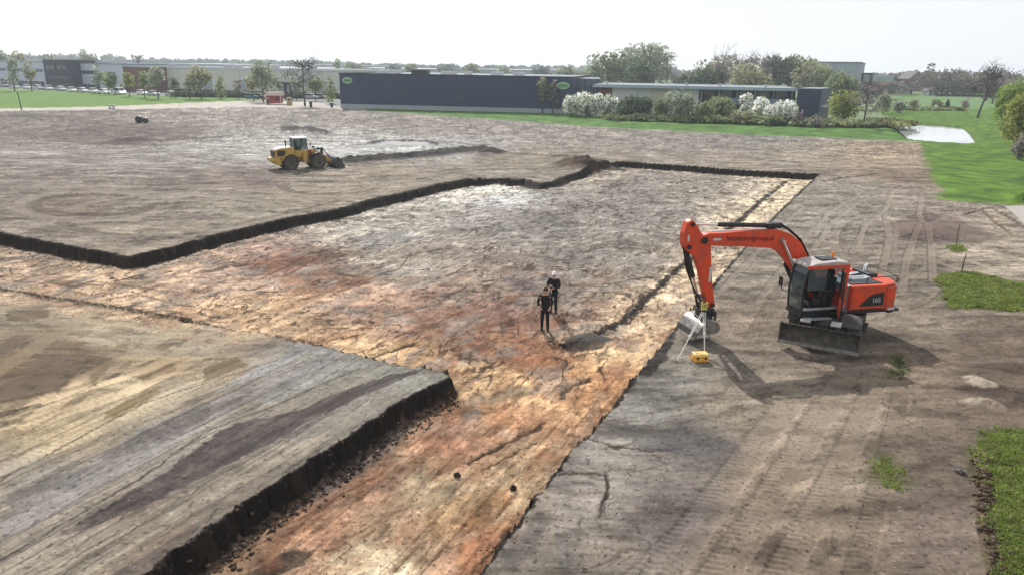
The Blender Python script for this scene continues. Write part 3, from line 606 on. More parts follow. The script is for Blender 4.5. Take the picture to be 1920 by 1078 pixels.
    pr_ = sstep(.02, .26, fbm(F['u'] / 2.4, F['v'] / 1.3, 4, 141, .6)) * m * sstep(16, 22, y) * (1 - sstep(30, 42, y)); c = mixc(c, (126, 84, 62), pr_ * .5)
    pg_ = sstep(.04, .24, fbm(F['u'] / 2.6 + 8, F['v'] / 1.5, 4, 142, .6)) * m * sstep(15, 24, y) * (1 - .0 * y); c = mixc(c, (136, 128, 120), pg_ * .55)
    pl_ = sstep(.08, .26, fbm(F['u'] / 1.5 + 8, F['v'] / .8 + 3, 3, 143, .5)) * m; c = c * (1 + .30 * pl_)[:, None]
    for (sc_u, sc_v, wd_, thr, sd_, st_) in ((4.0, 1.5, .026, -.02, 111, .9), (2.0, .7, .030, .0, 112, .85)):
        e45 = fbm(F['u'] / sc_u + .12 * wq, F['v'] / sc_v + .12 * wq, 3, sd_, .45)
        k = (1 - sstep(.3 * wd_, wd_ * (1 + y / 60), np.abs(e45))) * sstep(thr - .05, thr + .10, fbm(x / (sc_u * .9), y / (sc_u * .7), 3, sd_ + 20))
        c = mixc(c, (70, 50, 37), k * st_ * m * (.25 + .75 * sstep(19, 23, y)))
    for (sc_u, sc_v, wd_, thr, sd_, st_) in ((3.6, 1.7, .026, -.02, 114, .9), (1.9, 1.0, .028, .02, 115, .8)):
        e45 = fbm(x / sc_u + .12 * wq, y / sc_v + .12 * wq, 3, sd_, .45)
        k = (1 - sstep(.3 * wd_, wd_ * (1 + y / 60), np.abs(e45))) * sstep(thr - .12, thr + .08, fbm(x / (sc_u * 1.1) + 5, y / (sc_u * .8), 3, sd_ + 20))
        c = mixc(c, (66, 54, 46), k * st_ * m * sstep(21, 30, y))
        c = mixc(c, (96, 84, 74), k * st_ * .8 * out_m * (1 - pm) * (1 - rutk))
    lng = fbm(F['u'] / 3.2, F['v'] / .14, 3, 150, .5) + .5 * fbm(F['u'] / .5, F['v'] / .3, 3, 151)
    c = mixc(c, (104, 68, 46), sstep(.22, .42, lng) * .6 * m * (1 - sstep(21, 27, y))); c = c * (1 + .30 * sstep(.2, .45, -lng) * m * (1 - sstep(21, 27, y)))[:, None]
    rg = fbm(x / .35, y / .35, 4, 152, .8); c = c * (1 + .55 * rg * m * (1 - sstep(24, 34, y)))[:, None]
    # short dark dashes where the scraper bit in
    dsh = sstep(.16, .34, fbm((x + .15 * y) / 2.4, (y - .1 * x) / .55, 4, 120, .6)) * sstep(-.1, .2, fbm(x / 9, y / 9, 2, 121)) * sstep(16, 26, y)
    c = mixc(c, (98, 86, 76), dsh * .62 * out_m * (1 - rutk * .7) * (1 - .7 * nlz))
    dsh = sstep(.20, .36, fbm(us / 3.0, vs / .16, 4, 122, .6)) * pm
    c = mixc(c, (98, 90, 84), dsh * .7 * out_m)
    fl = sstep(.02, .22, fbm((x + .1 * y) / 2.2, (y - .1 * x) / 1.0, 5, 130, .75)) * sstep(40, 55, y); blot = np.clip((co.mean(1) - .22) * 6, 0, 1) * fl
    c = mixc(c, (112, 106, 100), blot * .75 * out_m)
    wh = sstep(.14, .34, fbm((x + .15 * y) / 3.0, (y - .1 * x) / .8, 4, 123, .7)) * sstep(22, 36, y)
    c = c * (1 + .38 * wh * out_m)[:, None]
    orange = sstep(.06, .34, fbm(F['u'] / 1.6, F['v'] / .8, 4, 89)) * m
    py_near = np.clip((34 - y) / 14, 0, 1) * np.clip((x + 14) / 8, 0, 1)
    c = mixc(c, (150, 96, 62), orange * py_near * .3)
    pale = sstep(.08, .32, fbm(F['u'] / 1.3 + 4, F['v'] / .5 + 9, 4, 90)) * m
    c = c * (1 + .35 * pale * (1 - .5 * F['step']))[:, None]
    c = c * (1 - .32 * dampp * m)[:, None]
    # speckle of small stones and clods
    spk = sstep(.42, .6, gnoise(x / .11, y / .11, 91)); c = c * (1 + .35 * spk)[:, None]
    spk = sstep(.40, .62, gnoise(x / .16 + 9, y / .13, 92)); c = c * (1 - .45 * spk)[:, None]
    for kk, cs in F['rut']:
        kk = kk * (1 - .85 * m); tone_ = (.76 + .5 * n1)[:, None]
        if cs > 1: c = c * (1 - (kk * min(.75, (cs - 1) * 4))[:, None]) + co * (1.22 + .06 * nlz)[:, None] * (.55 + .45 * tone_ / .76) * (kk * min(.75, (cs - 1) * 4))[:, None]
        else: c = c * (1 - (kk * min(.8, (1 - cs) * 3.5))[:, None]) + np.array(lin((100, 88, 78)), np.float32) * tone_ * (kk * min(.8, (1 - cs) * 3.5))[:, None]
        c = c + (c.mean(1)[:, None] - c) * 0
        if cs > 1: c = c * (1 - kk * .0)[:, None] 
    c = c * (1 - .22 * nlz * (1 - rutk) * out_m)[:, None] * (1 + .10 * nlz * rutk)[:, None]
    for poly, col in REMNANTS:
        q = GL(poly); k = psdf(q, x + .5 * (F['wx'] - x), y + .5 * (F['wy'] - y), 1.0)
        c = mixc(c, tuple(v_ * .92 for v_ in col), sstep(-.03, .05, k + .05 * n1) * .75 * np.clip(.9 + 1.8 * n1, .2, 1))
    for pts, hw, col, st_ in LINES:
        d, a = soft_seg(pts, x + .4 * (F['wx'] - x), y + .4 * (F['wy'] - y), hw * 3 + .2); c = mixc(c, col, (1 - sstep(hw * .6, hw * 1.5 + .01, d + .05 * n1)) * st_ * np.clip(1.05 + 2.6 * n1, .15, 1))
    # bank: dark humus, blackened further as painted shade, over an ochre toe
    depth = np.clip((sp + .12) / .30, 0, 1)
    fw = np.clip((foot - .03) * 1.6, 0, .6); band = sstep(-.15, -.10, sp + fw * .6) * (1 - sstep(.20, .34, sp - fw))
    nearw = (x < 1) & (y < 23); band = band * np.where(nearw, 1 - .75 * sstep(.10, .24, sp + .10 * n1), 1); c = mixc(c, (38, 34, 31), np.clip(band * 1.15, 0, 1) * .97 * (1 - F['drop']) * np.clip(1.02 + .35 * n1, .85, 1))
    c = mixc(c, (56, 48, 42), F['toe'] * sstep(.1, .2, sp) * .65 * (.5 + .5 * damp))  # shadow along the bank's foot, painted into the soil colour
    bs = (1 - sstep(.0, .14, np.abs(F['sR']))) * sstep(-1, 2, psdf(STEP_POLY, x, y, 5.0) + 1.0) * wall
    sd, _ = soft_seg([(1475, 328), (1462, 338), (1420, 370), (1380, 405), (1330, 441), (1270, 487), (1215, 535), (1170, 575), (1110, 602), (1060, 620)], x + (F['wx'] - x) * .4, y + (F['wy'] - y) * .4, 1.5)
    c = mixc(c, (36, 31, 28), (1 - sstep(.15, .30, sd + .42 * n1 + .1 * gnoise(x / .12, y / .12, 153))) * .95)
    for (q, rx, ry, h, col) in HEAPS:
        col = tuple(v_ * .78 for v_ in col) if q[1] < 330 and col[0] < 140 else col
        p = G2(*q); d2 = ((x - p[0]) / rx) ** 2 + ((y - p[1]) / ry) ** 2
        c = mixc(c, col, sstep(.18, .5, np.exp(-d2 * 1.4) + .25 * n1) * .95)
        c = c * 1
    for (pts, hw, h, col), k in zip(RIDGES, F['rid']): c = mixc(c, col, sstep(.2, .6, k + .25 * n1) * .9)
    for k in F['dit']: c = mixc(c, (66, 54, 44), sstep(.3, .9, k + .5 * n1) * .85)
    # asphalt, slab, path
    zone = np.zeros(x.shape, np.int8)
    zone[sp > .05] = 1
    def area(poly, zid, col, var=.2, wob=.0, soft=.3, scale=1.0):
        nonlocal c
        wob_x = gnoise(x / (wob * 3 + .1), y / (wob * 3 + .1), 101) * wob; wob_y = gnoise(x / (wob * 3 + .1) + 5, y / (wob * 3 + .1), 102) * wob
        s = psdf(poly, x + wob_x, y + wob_y, 3.0 + wob)
        k = sstep(-soft, soft, s)
        cc = np.array(lin(col), np.float32)[None] * (.68 if zid in (2, 3, 4) else .9) * (1 + var * (fbm(x / scale, y / scale, 4, 103) + .8 * n0))[:, None]
        c = c * (1 - k[:, None]) + cc * k[:, None]
        zone[s > 0] = zid
        return s
    # country beyond the site
    beyond = (y > 150) | ((y > 120) & (x > 70)) | ((y > 90) & (x > 65))
    edge = psdf([G2(-900, 236), G2(0, 207), G2(420, 194), G2(560, 196), G2(700, 209), G2(900, 223), G2(1150, 241), G2(1400, 253), G2(1650, 263), G2(1722, 266), (400, -20), (-400, -20)], x, y, 8.0)
    bk = sstep(1.0, -1.0, edge) * (y > 60)
    cc = np.array(lin((118, 136, 98)), np.float32)[None] * (1 + .35 * n0)[:, None]
    c = c * (1 - bk[:, None]) + cc * bk[:, None]
    zone[(bk > .5)] = 6
    area(CARPARK, 5, (150, 150, 150), .15, 0, .5)
    area(FIELD_L, 2, (120, 158, 66), .14, .5, .5, 6.0)
    area(VERGE, 3, (98, 140, 60), .9, 1.0, .7, 2.5)
    area(LAWN, 4, (106, 142, 48), .8, .7, .5, 1.8)
    area(FARFIELD, 4, (128, 164, 104), .12, 1, 1, 5.0)
    area(SANDROAD, 7, (206, 196, 184), .16, .5, .7, 2.0)
    area(PATHP, 5, (196, 186, 170), .1, 0, .6)
    area(SLAB, 5, (190, 184, 176), .08, .05, .06)
    for gp in (GRASS_A, GRASS_B, GRASS_C, GRASS_D): area(gp, 4, (100, 104, 62), .35, .35, .4, .4)
    pb = sstep(-1.4, -.2, F['pd']); c = mixc(c, (96, 92, 70), pb * .8)
    c = np.clip(c * K_ALB * 1.0, .012, .9)
    co3 = np.stack([x, y, z], 1)
    idx = np.arange(nY * nU).reshape(nY, nU)
    f = np.stack([idx[:-1, :-1], idx[:-1, 1:], idx[1:, 1:], idx[1:, :-1]], -1).reshape(-1, 4)
    zf = zone[f[:, 0]]
    names = {0: 'ground', 1: 'excavation_floor', 2: 'grass_field', 3: 'grass_verge', 4: 'lawn', 5: 'pavement', 6: 'landscape', 7: 'path'}
    soil = soil_material('soil', .09, 14.0); turf = soil_material('turf', .35, 9.0)
    for zid, nm in names.items():
        ff = f[zf == zid]
        used, inv = np.unique(ff, return_inverse=True)
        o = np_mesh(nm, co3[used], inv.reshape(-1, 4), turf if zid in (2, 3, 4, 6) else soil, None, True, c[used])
        o['kind'] = 'structure'
    return x, y, z

def soil_material(name, var, scale):
    m = bpy.data.materials.new(name); m.use_nodes = True; n = m.node_tree; b = n.nodes['Principled BSDF']
    b.inputs['Roughness'].default_value = .95; b.inputs['Specular IOR Level'].default_value = .12
    a = n.nodes.new('ShaderNodeAttribute'); a.attribute_name = 'Col'
    tc = n.nodes.new('ShaderNodeTexCoord')
    t = n.nodes.new('ShaderNodeTexNoise'); t.inputs['Scale'].default_value = scale; t.inputs['Detail'].default_value = 8; t.inputs['Roughness'].default_value = .7
    n.links.new(tc.outputs['Object'], t.inputs['Vector'])
    mr = n.nodes.new('ShaderNodeMapRange'); mr.inputs[1].default_value = .3; mr.inputs[2].default_value = .7; mr.inputs[3].default_value = 1 - var * 2; mr.inputs[4].default_value = 1 + var * 2
    n.links.new(t.outputs['Fac'], mr.inputs[0])
    mx = n.nodes.new('ShaderNodeVectorMath'); mx.operation = 'SCALE'
    n.links.new(a.outputs['Color'], mx.inputs[0]); n.links.new(mr.outputs[0], mx.inputs['Scale']); n.links.new(mx.outputs[0], b.inputs['Base Color'])
    bp = n.nodes.new('ShaderNodeBump'); bp.inputs['Strength'].default_value = .5; bp.inputs['Distance'].default_value = .02
    t2 = n.nodes.new('ShaderNodeTexNoise'); t2.inputs['Scale'].default_value = 22; t2.inputs['Detail'].default_value = 6
    n.links.new(tc.outputs['Object'], t2.inputs['Vector'])
    n.links.new(t2.outputs['Fac'], bp.inputs['Height']); n.links.new(bp.outputs['Normal'], b.inputs['Normal'])
    return m
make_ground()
# ------------------------------------------------------------------ buildings
def facade(name, pxl, pxr, label, cat='building', zl=0.0):
    a, b = P(*pxl), P(*pxr)
    rz = math.atan2(b.y - a.y, b.x - a.x)
    e = empty(name, (a.x, a.y, zl), rz, label, cat)
    return e, math.hypot(b.x - a.x, b.y - a.y)
M_dark = mat('dark blue steel cladding', alb((42, 62, 94)), .5, 0, .4, .12, .5)
M_dark2 = mat('blue grey corrugated sheet', alb((96, 116, 132)), .5, 0, .4, .15, .5)
M_plinth = mat('pale concrete plinth', alb((178, 190, 194)), .8, noise=.15, nscale=1)
M_roof = mat('grey bitumen roofing', alb((150, 160, 168)), .9, noise=.2, nscale=.4)
M_white = mat('white painted sheet', alb((226, 228, 228)), .6, noise=.08, nscale=1)
M_cream = mat('cream render', alb((222, 214, 196)), .8, noise=.08, nscale=1)
M_beige = mat('beige sandwich panel', alb((232, 234, 220)), .7, noise=.08, nscale=.3)
M_office = mat('light grey panel', alb((214, 222, 236)), .6, noise=.1, nscale=.4)
M_brick = mat('red brown brick', alb((134, 92, 88)), .85, noise=.25, nscale=1)
M_brickd = mat('dark brick', alb((70, 74, 90)), .85, noise=.25, nscale=.8)
M_win = mat('dark window glass', (.02, .03, .04), .12, spec=.6)
M_trim = mat('dark trim', alb((52, 58, 66)), .6)
M_green = mat('green sign face', alb((136, 204, 132)), .5)
M_signtx = mat('dark green sign lettering', alb((40, 96, 58)), .5)
M_signrim = mat('pale sign rim', alb((196, 222, 206)), .5)
M_met = mat('bright metal', alb((205, 210, 215)), .35, .3)
M_tile = mat('grey brown roof tiles', alb((112, 104, 106)), .8, noise=.2, nscale=1)
M_farw = mat('pale blue grey sheet wall', alb((176, 188, 196)), .7, noise=.08, nscale=.2)

def joints(parent, L, h, z0, step, m=M_trim, y=-.03):
    mb = MB(); x = step
    while x < L - 1: mb.box(x - .05, x + .05, y, y + .05, z0, h - .05); x += step
    merge_into([o for o in parent.children if o.name.startswith('wall')][-1], mb, m)
def oval_sign(parent, x, z, wd, hh):
    mb = MB(); n = 28
    pr = [(x + wd / 2 * math.cos(2 * math.pi * i / n), z + hh / 2 * math.sin(2 * math.pi * i / n)) for i in range(n)]
    mb.prism(pr, -.30, -.06); s = mb.build('sign', M_signrim, parent)
    mb = MB(); pr = [(x + wd * .45 * math.cos(2 * math.pi * i / n), z + hh * .40 * math.sin(2 * math.pi * i / n)) for i in range(n)]
    mb.prism(pr, -.34, -.302); mb.build('sign_face', M_green, s)
    mb = MB(); k = 0; random.seed(3)
    for i in range(6):                                    # six blurred capitals across the oval
        cx = x - wd * .27 + i * wd * .108; hgt_ = hh * .26
        mb.box(cx - .06, cx + .06, -.37, -.342, z - hgt_ / 2, z + hgt_ / 2)
        mb.box(cx + .062, cx + wd * .07, -.37, -.342, z - hgt_ / 2 + (i % 2) * hgt_ * .38, z - hgt_ / 2 + (i % 2) * hgt_ * .38 + hgt_ * .2)
        mb.box(cx + .062, cx + wd * .06, -.37, -.342, z + hgt_ / 2 - hgt_ * .2, z + hgt_ / 2)
    mb.build('lettering', M_signtx, s)

# the long dark hall with the two green oval signs
e, L = facade('warehouse', (639, 203), (1072, 214), 'long dark blue windowless hall with a green oval sign near each end', 'warehouse')
h = 7.35
MB().box(0, L, 0, 55, .9, h).build('wall', M_dark, e)
MB().box(-.02, L + .02, -.08, 55.02, 0, .9).build('plinth', M_plinth, e)
mb = MB(); mb.box(-.1, L + .1, -.1, .3, h, h + .25); mb.box(-.1, .3, .3, 55, h, h + .25); mb.box(L - .3, L + .1, .3, 55, h, h + .25); mb.build('parapet', M_trim, e)
MB().box(.32, L - .32, .32, 54, h + .003, h + .08).build('roof', M_roof, e)
joints(e, L, h, .95, 4.45)
oval_sign(e, 1.9, h - 1.4, 2.3, 1.35); oval_sign(e, L - 2.0, h - 1.6, 2.7, 1.45)
for x, z, ww, hh in ((14.4, 4.4, .5, 1.3), (27.9, 3.9, .8, .45), (27.9, 3.1, .8, .45), (27.1, 1.7, .45, .5)):
    f = MB().box(x - ww / 2, x + ww / 2, -.06, -.005, z - hh / 2, z + hh / 2).build('window', M_win, e); MB().box(x - ww / 2 - .06, x + ww / 2 + .06, -.09, -.062, z - hh / 2 - .08, z - hh / 2 - .01).build('sill', M_dark2, f)
for i, x in enumerate((6.5, 10.3, 21.5, 27, 33, 38)):
    MB().box(x, x + (2.6, 1.4, 3.2, 1.3, 2.4, 2.2)[i], 6, 8.5, h + .09, h + .9).build('skylight', M_white, e)
MB().box(15, 18.5, 5, 8, h + .09, h + 1.1).build('roof_unit', M_trim, e)
HALL = e

e, L = facade('warehouse', (1074, 208), (1124, 209), 'low grey corrugated wing joined to the right end of the dark hall', 'building')
MB().box(0, L, 0, 25, 0, 6.9).build('wall', M_dark2, e); joints(e, L, 6.9, .2, 1.3, M_dark)
MB().box(-.1, L + .1, -.15, 25, 6.9, 7.1).build('roof', M_roof, e)

# flat-roofed building behind the blossom shrubs
e, L = facade('office_building', (1121, 214), (1487, 224), 'low flat-roofed building with an overhanging pale roof edge behind blossoming shrubs', 'building')
h = 6.1
MB().box(0, L * .52, 0, 22, 0, h - .6).build('wall', M_white, e)
MB().box(L * .52, L, .6, 22, 0, h - .6).build('wall', M_trim, e)
MB().box(-1.2, L + .2, -1.6, 23, h - .55, h - .15).build('fascia', mat('pale fascia', alb((176, 196, 204)), .5), e)
MB().box(-1.0, L, -1.4, 22.8, h - .147, h).build('roof', M_roof, e)
MB().box(.0, L * .07, -.12, 0, 0, h - .62).build('brick_pier', M_brick, e); MB().box(L * .27, L * .36, -.14, 0, 0, h - .62).build('cladding', M_cream, e)
for x0, x1, z0, z1 in ((.14, .24, 1.4, 3.6), (.38, .50, 2.6, 3.7), (.42, .5, .6, 2.2)):
    f = MB().box(L * x0, L * x1, -.05, -.003, z0, z1).build('window', M_win, e); MB().box(L * x0 - .1, L * x1 + .1, -.12, -.052, z0 - .15, z0).build('sill', M_plinth, f)
MB().box(L * .60, L - .3, -.9, .58, 2.7, 3.9).build('canopy', mat('grey blue fascia band', alb((140, 156, 170)), .5), e)
for i in range(6): MB().box(L * .53 + i * L * .09, L * .53 + i * L * .09 + .25, .35, .597, 0, h - .62).build('column', M_plinth, e)
for i in range(5):
    f = MB().box(L * .545 + i * L * .09, L * .60 + i * L * .09, .45, .597, 3.95, h - .7).build('window', M_win, e)
for x in (L * .03, L * .45, L * .62, L * .85): MB().box(x, x + .5, 3, 3.5, h, h + .6).build('roof_vent', M_met, e)
e, L = facade('office_building', (1489, 226), (1533, 228), 'plain dark blue cube building at the right end of the pale roof edge', 'building')
MB().box(0, L, 0, 14, 0, 6.1, bev=.05).build('wall', M_dark, e); MB().box(.2, L - .2, .2, 13.8, 6.1, 6.2).build('roof', M_roof, e); joints(e, L, 6.1, .2, 1.6)
MB().box(L + .02, L + .9, 1, 8, 2.6, 2.9).build('canopy', M_met, e)

# far warehouse above the trees on the right
e, L = facade('warehouse', (1500, 178), (1607, 181), 'tall pale warehouse with a flat roofline rising above the trees on the right', 'warehouse')
hh = 13.2
MB().box(0, L, 0, 45, 0, hh - .5).build('wall', M_farw, e); MB().box(-.2, L + .2, -.2, 45.2, hh - .5, hh).build('roof', M_dark2, e); joints(e, L, hh - .6, .2, 4.0, M_dark2)
MB().box(L * .5, L * .6, -.1, -.01, 0, 4).build('door', M_trim, e)
e, L = facade('loading_portal', (1609, 184), (1628, 185), 'dark open steel portal frame beside the tall pale warehouse', 'portal')
MB().box(0, L, 0, .6, 8.3, 9.1).build('beam', M_brickd, e); MB().box(L - .6, L, .01, .59, 0, 8.3).build('post', M_brickd, e); MB().box(0, .6, .01, .59, 0, 8.3).build('post', M_brickd, e); MB().box(0, L, 1, 12, 6.0, 8.2).build('canopy', M_farw, e)

# offices at the left
def office(name, pl, pr, h, label, mw, bands, D=18):
    e, L = facade(name, pl, pr, label, 'building')
    MB().box(0, L, 0, D, 0, h).build('wall', mw, e)
    MB().box(-.15, L + .15, -.15, D + .1, h, h + .3).build('roof', M_roof, e)
    for (x0, x1, z0, z1) in bands:
        f = MB().box(x0 * L, x1 * L, -.08, -.004, z0, z1).build('window', M_win, e)
        mbx = MB(); n = max(2, int((x1 - x0) * L / 2.2))
        for i in range(1, n): mbx.box(x0 * L + i * (x1 - x0) * L / n - .05, x0 * L + i * (x1 - x0) * L / n + .05, -.12, -.082, z0, z1)
        merge_into(f, mbx, mw)
    return e, L
office('office_building', (-60, 158), (88, 165), 8.4, 'pale two-storey office left of the dark brick stair tower', M_office, ((.45, .98, 5.2, 6.2), (.4, .6, .3, 2.4), (.65, .98, .3, 2.0)))
e, L = office('office_building', (88, 166.5), (135, 168.5), 9.2, 'dark brick stair tower between the two pale office wings', M_brickd, ((.1, .42, 6.3, 7.6), (.55, .9, 6.3, 7.6), (.1, .9, 3.2, 4.2), (.1, .9, .2, 2.0)), 12)
MB().box(L * .3, L * .8, 2, 5, 9.5, 10.2).build('roof_unit', M_white, e)
e, L = office('office_building', (136, 167), (235, 172), 8.2, 'pale office wing with one dark window strip beside the red brick block', M_office, ((.02, .62, 5.0, 6.1), (.68, .86, 4.9, 5.8), (.08, .55, .2, 1.7)))
MB().box(L * .35, L * .5, 3, 6, 8.5, 9.3).build('roof_unit', M_met, e); MB().box(L * .7, L * .78, 3, 6, 8.5, 9.3).build('roof_unit', M_white, e)
office('brick_building', (236, 172), (284, 174), 7.4, 'red brick block between the pale office wing and the long beige hall', M_brick, ((.2, .8, 4.2, 5.0),), 14)
e, L = facade('warehouse', (284, 172), (634, 184), 'long beige hall with a white roof edge behind the young trees and parked cars', 'warehouse')
MB().box(0, L, 0, 40, 1.1, 7.3).build('wall', M_beige, e); MB().box(-.05, L + .05, -.08, 40.05, 0, 1.1).build('plinth', M_trim, e)
MB().box(-.2, L + .2, -.2, 40, 7.3, 7.75).build('roof_edge', M_white, e); MB().box(.4, L - .4, .4, 39, 7.753, 7.85).build('roof', M_roof, e); joints(e, L, 7.2, 1.15, 6.0, M_plinth)
for i, x in enumerate((3, 12, 26, 30, 44, 58)): MB().box(x, x + 1.6, 5, 7, 7.86, 8.6).build('roof_unit', M_white if i % 2 else M_met, e)
for i in range(5):
    x = 8 + i * 14; dr = MB().box(x, x + 3.2, -.1, -.004, 1.12, 4.3).build('loading_door', M_plinth, e)
MB().box(L * .72, L * .8, -3.0, -.09, 3.6, 3.9).build('canopy', M_trim, e)

# low industrial roofs further off
far_list = [((20, 136), (90, 137), 8.5, 'far pale roof left of the dark brick stair tower'), ((210, 136), (285, 138), 9.5, 'far white roof above the end of the office wing'), ((565, 142), (636, 144), 8.0, 'far white shed above the right end of the beige hall'), ((1000, 150), (1090, 152), 8.0, 'far white roof behind the right end of the dark hall'), ((120, 131), (200, 133), 9.0, 'small far pale roof showing above the office wing'), ((300, 140), (420, 143), 7.5, 'far long white roof behind the beige hall on the left'),
            ((440, 143), (560, 146), 6.0, 'far grey white roof behind the middle of the beige hall'), ((690, 147), (840, 149), 6.5, 'far pale flat roof above the left half of the dark hall'),
            ((860, 150), (1010, 154), 7.0, 'far pale flat roof above the right half of the dark hall'), ((1330, 158), (1400, 160), 9.0, 'far pale shed between trees behind the flat-roofed building')]
for a, b, hh, lb in far_list:
    e, L = facade('warehouse', a, b, lb, 'warehouse')
    MB().box(0, L, 0, 60, 0, hh).build('wall', M_farw, e); MB().box(-.5, L + .5, -.5, 60, hh, hh + .5).build('roof', M_white, e)
    f = MB().box(L * .2, L * .8, -.2, -.01, hh * .5, hh * .7).build('window', M_win, e)

# houses beyond the right-hand field
def house(px, py, wd, h, dp, mw, label, rz=0.0):
    p = P(px, py); e = empty('house', (p.x, p.y, 0), rz, label, 'house')
    MB().box(-wd / 2, wd / 2, 0, dp, 0, h).build('wall', mw, e)
    r = h * .62
    rf = MB().prism([(-wd / 2 - .4, h - .1), (0, h + r), (wd / 2 + .4, h - .1), (wd / 2 + .4, h - .3), (-wd / 2 - .4, h - .3)], -.4, dp + .4).build('roof', M_tile, e)
    MB().box(wd * .2, wd * .2 + .9, dp * .5, dp * .5 + .9, h + .2, h + r + .6).build('chimney', M_brick, rf)
    for x in (-wd * .28, wd * .12):
        for z in (1.0, h - 1.9):
            f = MB().box(x, x + 1.3, -.07, -.004, z, z + 1.2).build('window', M_win, e); MB().box(x - .1, x + 1.4, -.1, -.072, z - .12, z).build('sill', M_white, f)
    MB().box(wd * .36, wd * .36 + 1.0, -.07, -.004, 0, 2.1).build('door', M_trim, e)
    return e
house(1669, 176, 11, 5.0, 9, M_office, 'pale house with a dark roof, leftmost of the far houses beyond the field', .25)
house(1693, 177, 8, 3.4, 8, M_white, 'small white house in front of the red brick houses', -.1)
house(1716, 172, 9, 6.4, 9, M_brick, 'red brick house left of the pointed dark tree', .15)
house(1733, 170, 8, 6.0, 9, M_brick, 'red brick house right under the pointed dark tree', -.2)
house(1700, 165, 14, 6.0, 10, M_office, 'wide grey house behind the small white house', .1)
house(1747, 181, 4.5, 2.2, 4, M_white, 'tiny white shed at the edge of the far green field', .1)

# water
pond = np.array([G2(*q) for q in [(1672, 229), (1690, 245), (1712, 263), (1762, 268), (1806, 269), (1830, 264), (1818, 248), (1802, 235), (1755, 231), (1715, 229)]])
zw = -.42
vs = [(x, y, zw) for x, y in pond]
mw = bpy.data.materials.new('still water'); mw.use_nodes = True; b = mw.node_tree.nodes['Principled BSDF']
b.inputs['Base Color'].default_value = (.03, .04, .035, 1); b.inputs['Roughness'].default_value = .06; b.inputs['IOR'].default_value = 1.33; b.inputs['Specular IOR Level'].default_value = 1.0; b.inputs['Metallic'].default_value = .3; b.inputs['Base Color'].default_value = (.6, .64, .66, 1)
tx = mw.node_tree.nodes.new('ShaderNodeTexNoise'); tx.inputs['Scale'].default_value = .8; tx.inputs['Detail'].default_value = 3
bp = mw.node_tree.nodes.new('ShaderNodeBump'); bp.inputs['Strength'].default_value = .35; bp.inputs['Distance'].default_value = .06
tcw = mw.node_tree.nodes.new('ShaderNodeTexCoord'); mw.node_tree.links.new(tcw.outputs['Object'], tx.inputs['Vector'])
mw.node_tree.links.new(tx.outputs['Fac'], bp.inputs['Height']); mw.node_tree.links.new(bp.outputs['Normal'], b.inputs['Normal'])
o = MB().add(vs, [tuple(range(len(vs)))]).build('water', mw); o['kind'] = 'structure'

# ------------------------------------------------------------------ trees
def leaf_mat(name, c, tr=.25):
    m = bpy.data.materials.new(name); m.use_nodes = True; n = m.node_tree; b = n.nodes['Principled BSDF']
    b.inputs['Roughness'].default_value = .7; b.inputs['Specular IOR Level'].default_value = .2
    oi = n.nodes.new('ShaderNodeAttribute'); oi.attribute_name = 'Col'
    mx = n.nodes.new('ShaderNodeMix'); mx.data_type = 'RGBA'; mx.blend_type = 'MULTIPLY'; mx.inputs[0].default_value = 1
    mx.inputs[6].default_value = (*c, 1); n.links.new(oi.outputs['Color'], mx.inputs[7]); n.links.new(mx.outputs[2], b.inputs['Base Color'])
    t = n.nodes.new('ShaderNodeBsdfTranslucent'); n.links.new(mx.outputs[2], t.inputs['Color'])
    ms = n.nodes.new('ShaderNodeMixShader'); ms.inputs[0].default_value = tr
    n.links.new(b.outputs[0], ms.inputs[1]); n.links.new(t.outputs[0], ms.inputs[2]); n.links.new(ms.outputs[0], n.nodes['Material Output'].inputs['Surface'])
    return m
LM = {'wood': leaf_mat('grey brown wood', (.21, .205, .175), .3), 'twig': leaf_mat('dark bare twigs', (.075, .065, .06), .2), 'dark': leaf_mat('dark green leaves', (.12, .16, .095)), 'mid': leaf_mat('mid green leaves', (.22, .265, .14), .45), 'spring': leaf_mat('fresh spring leaves', (.24, .29, .12), .4),
      'pale': leaf_mat('pale grey green leaves', (.30, .34, .24), .45), 'olive': leaf_mat('olive buds', (.31, .31, .19), .45), 'bare': leaf_mat('brown buds', (.28, .25, .22), .45),
      'purple': leaf_mat('purple brown twigs', (.22, .185, .18), .4), 'blossom': leaf_mat('white blossom', (.86, .86, .82), .35), 'bright': leaf_mat('bright green leaves', (.22, .31, .07), .45), 'yellow': leaf_mat('yellow green leaves', (.30, .33, .10), .45),
      'blue': leaf_mat('far blue green crowns', (.17, .21, .18))}
M_bark = mat('grey brown bark', (.085, .07, .058), .9, noise=.3, nscale=3)

def leaf_quads(rng, pts, size, flat=.5):
    n = len(pts)
    a = rng.normal(size=(n, 3)); a /= np.linalg.norm(a, axis=1)[:, None]
    b = rng.normal(size=(n, 3)); b -= a * (a * b).sum(1)[:, None]; b /= np.linalg.norm(b, axis=1)[:, None]
    s = size * rng.uniform(.5, 1.35, (n, 1)); s2 = s * rng.uniform(.45, .9, (n, 1))
    v = np.stack([pts - a * s, pts - b * s2, pts + a * s, pts + b * s2], 1).reshape(-1, 3)
    f = np.arange(n * 4).reshape(-1, 4)
    return v, f

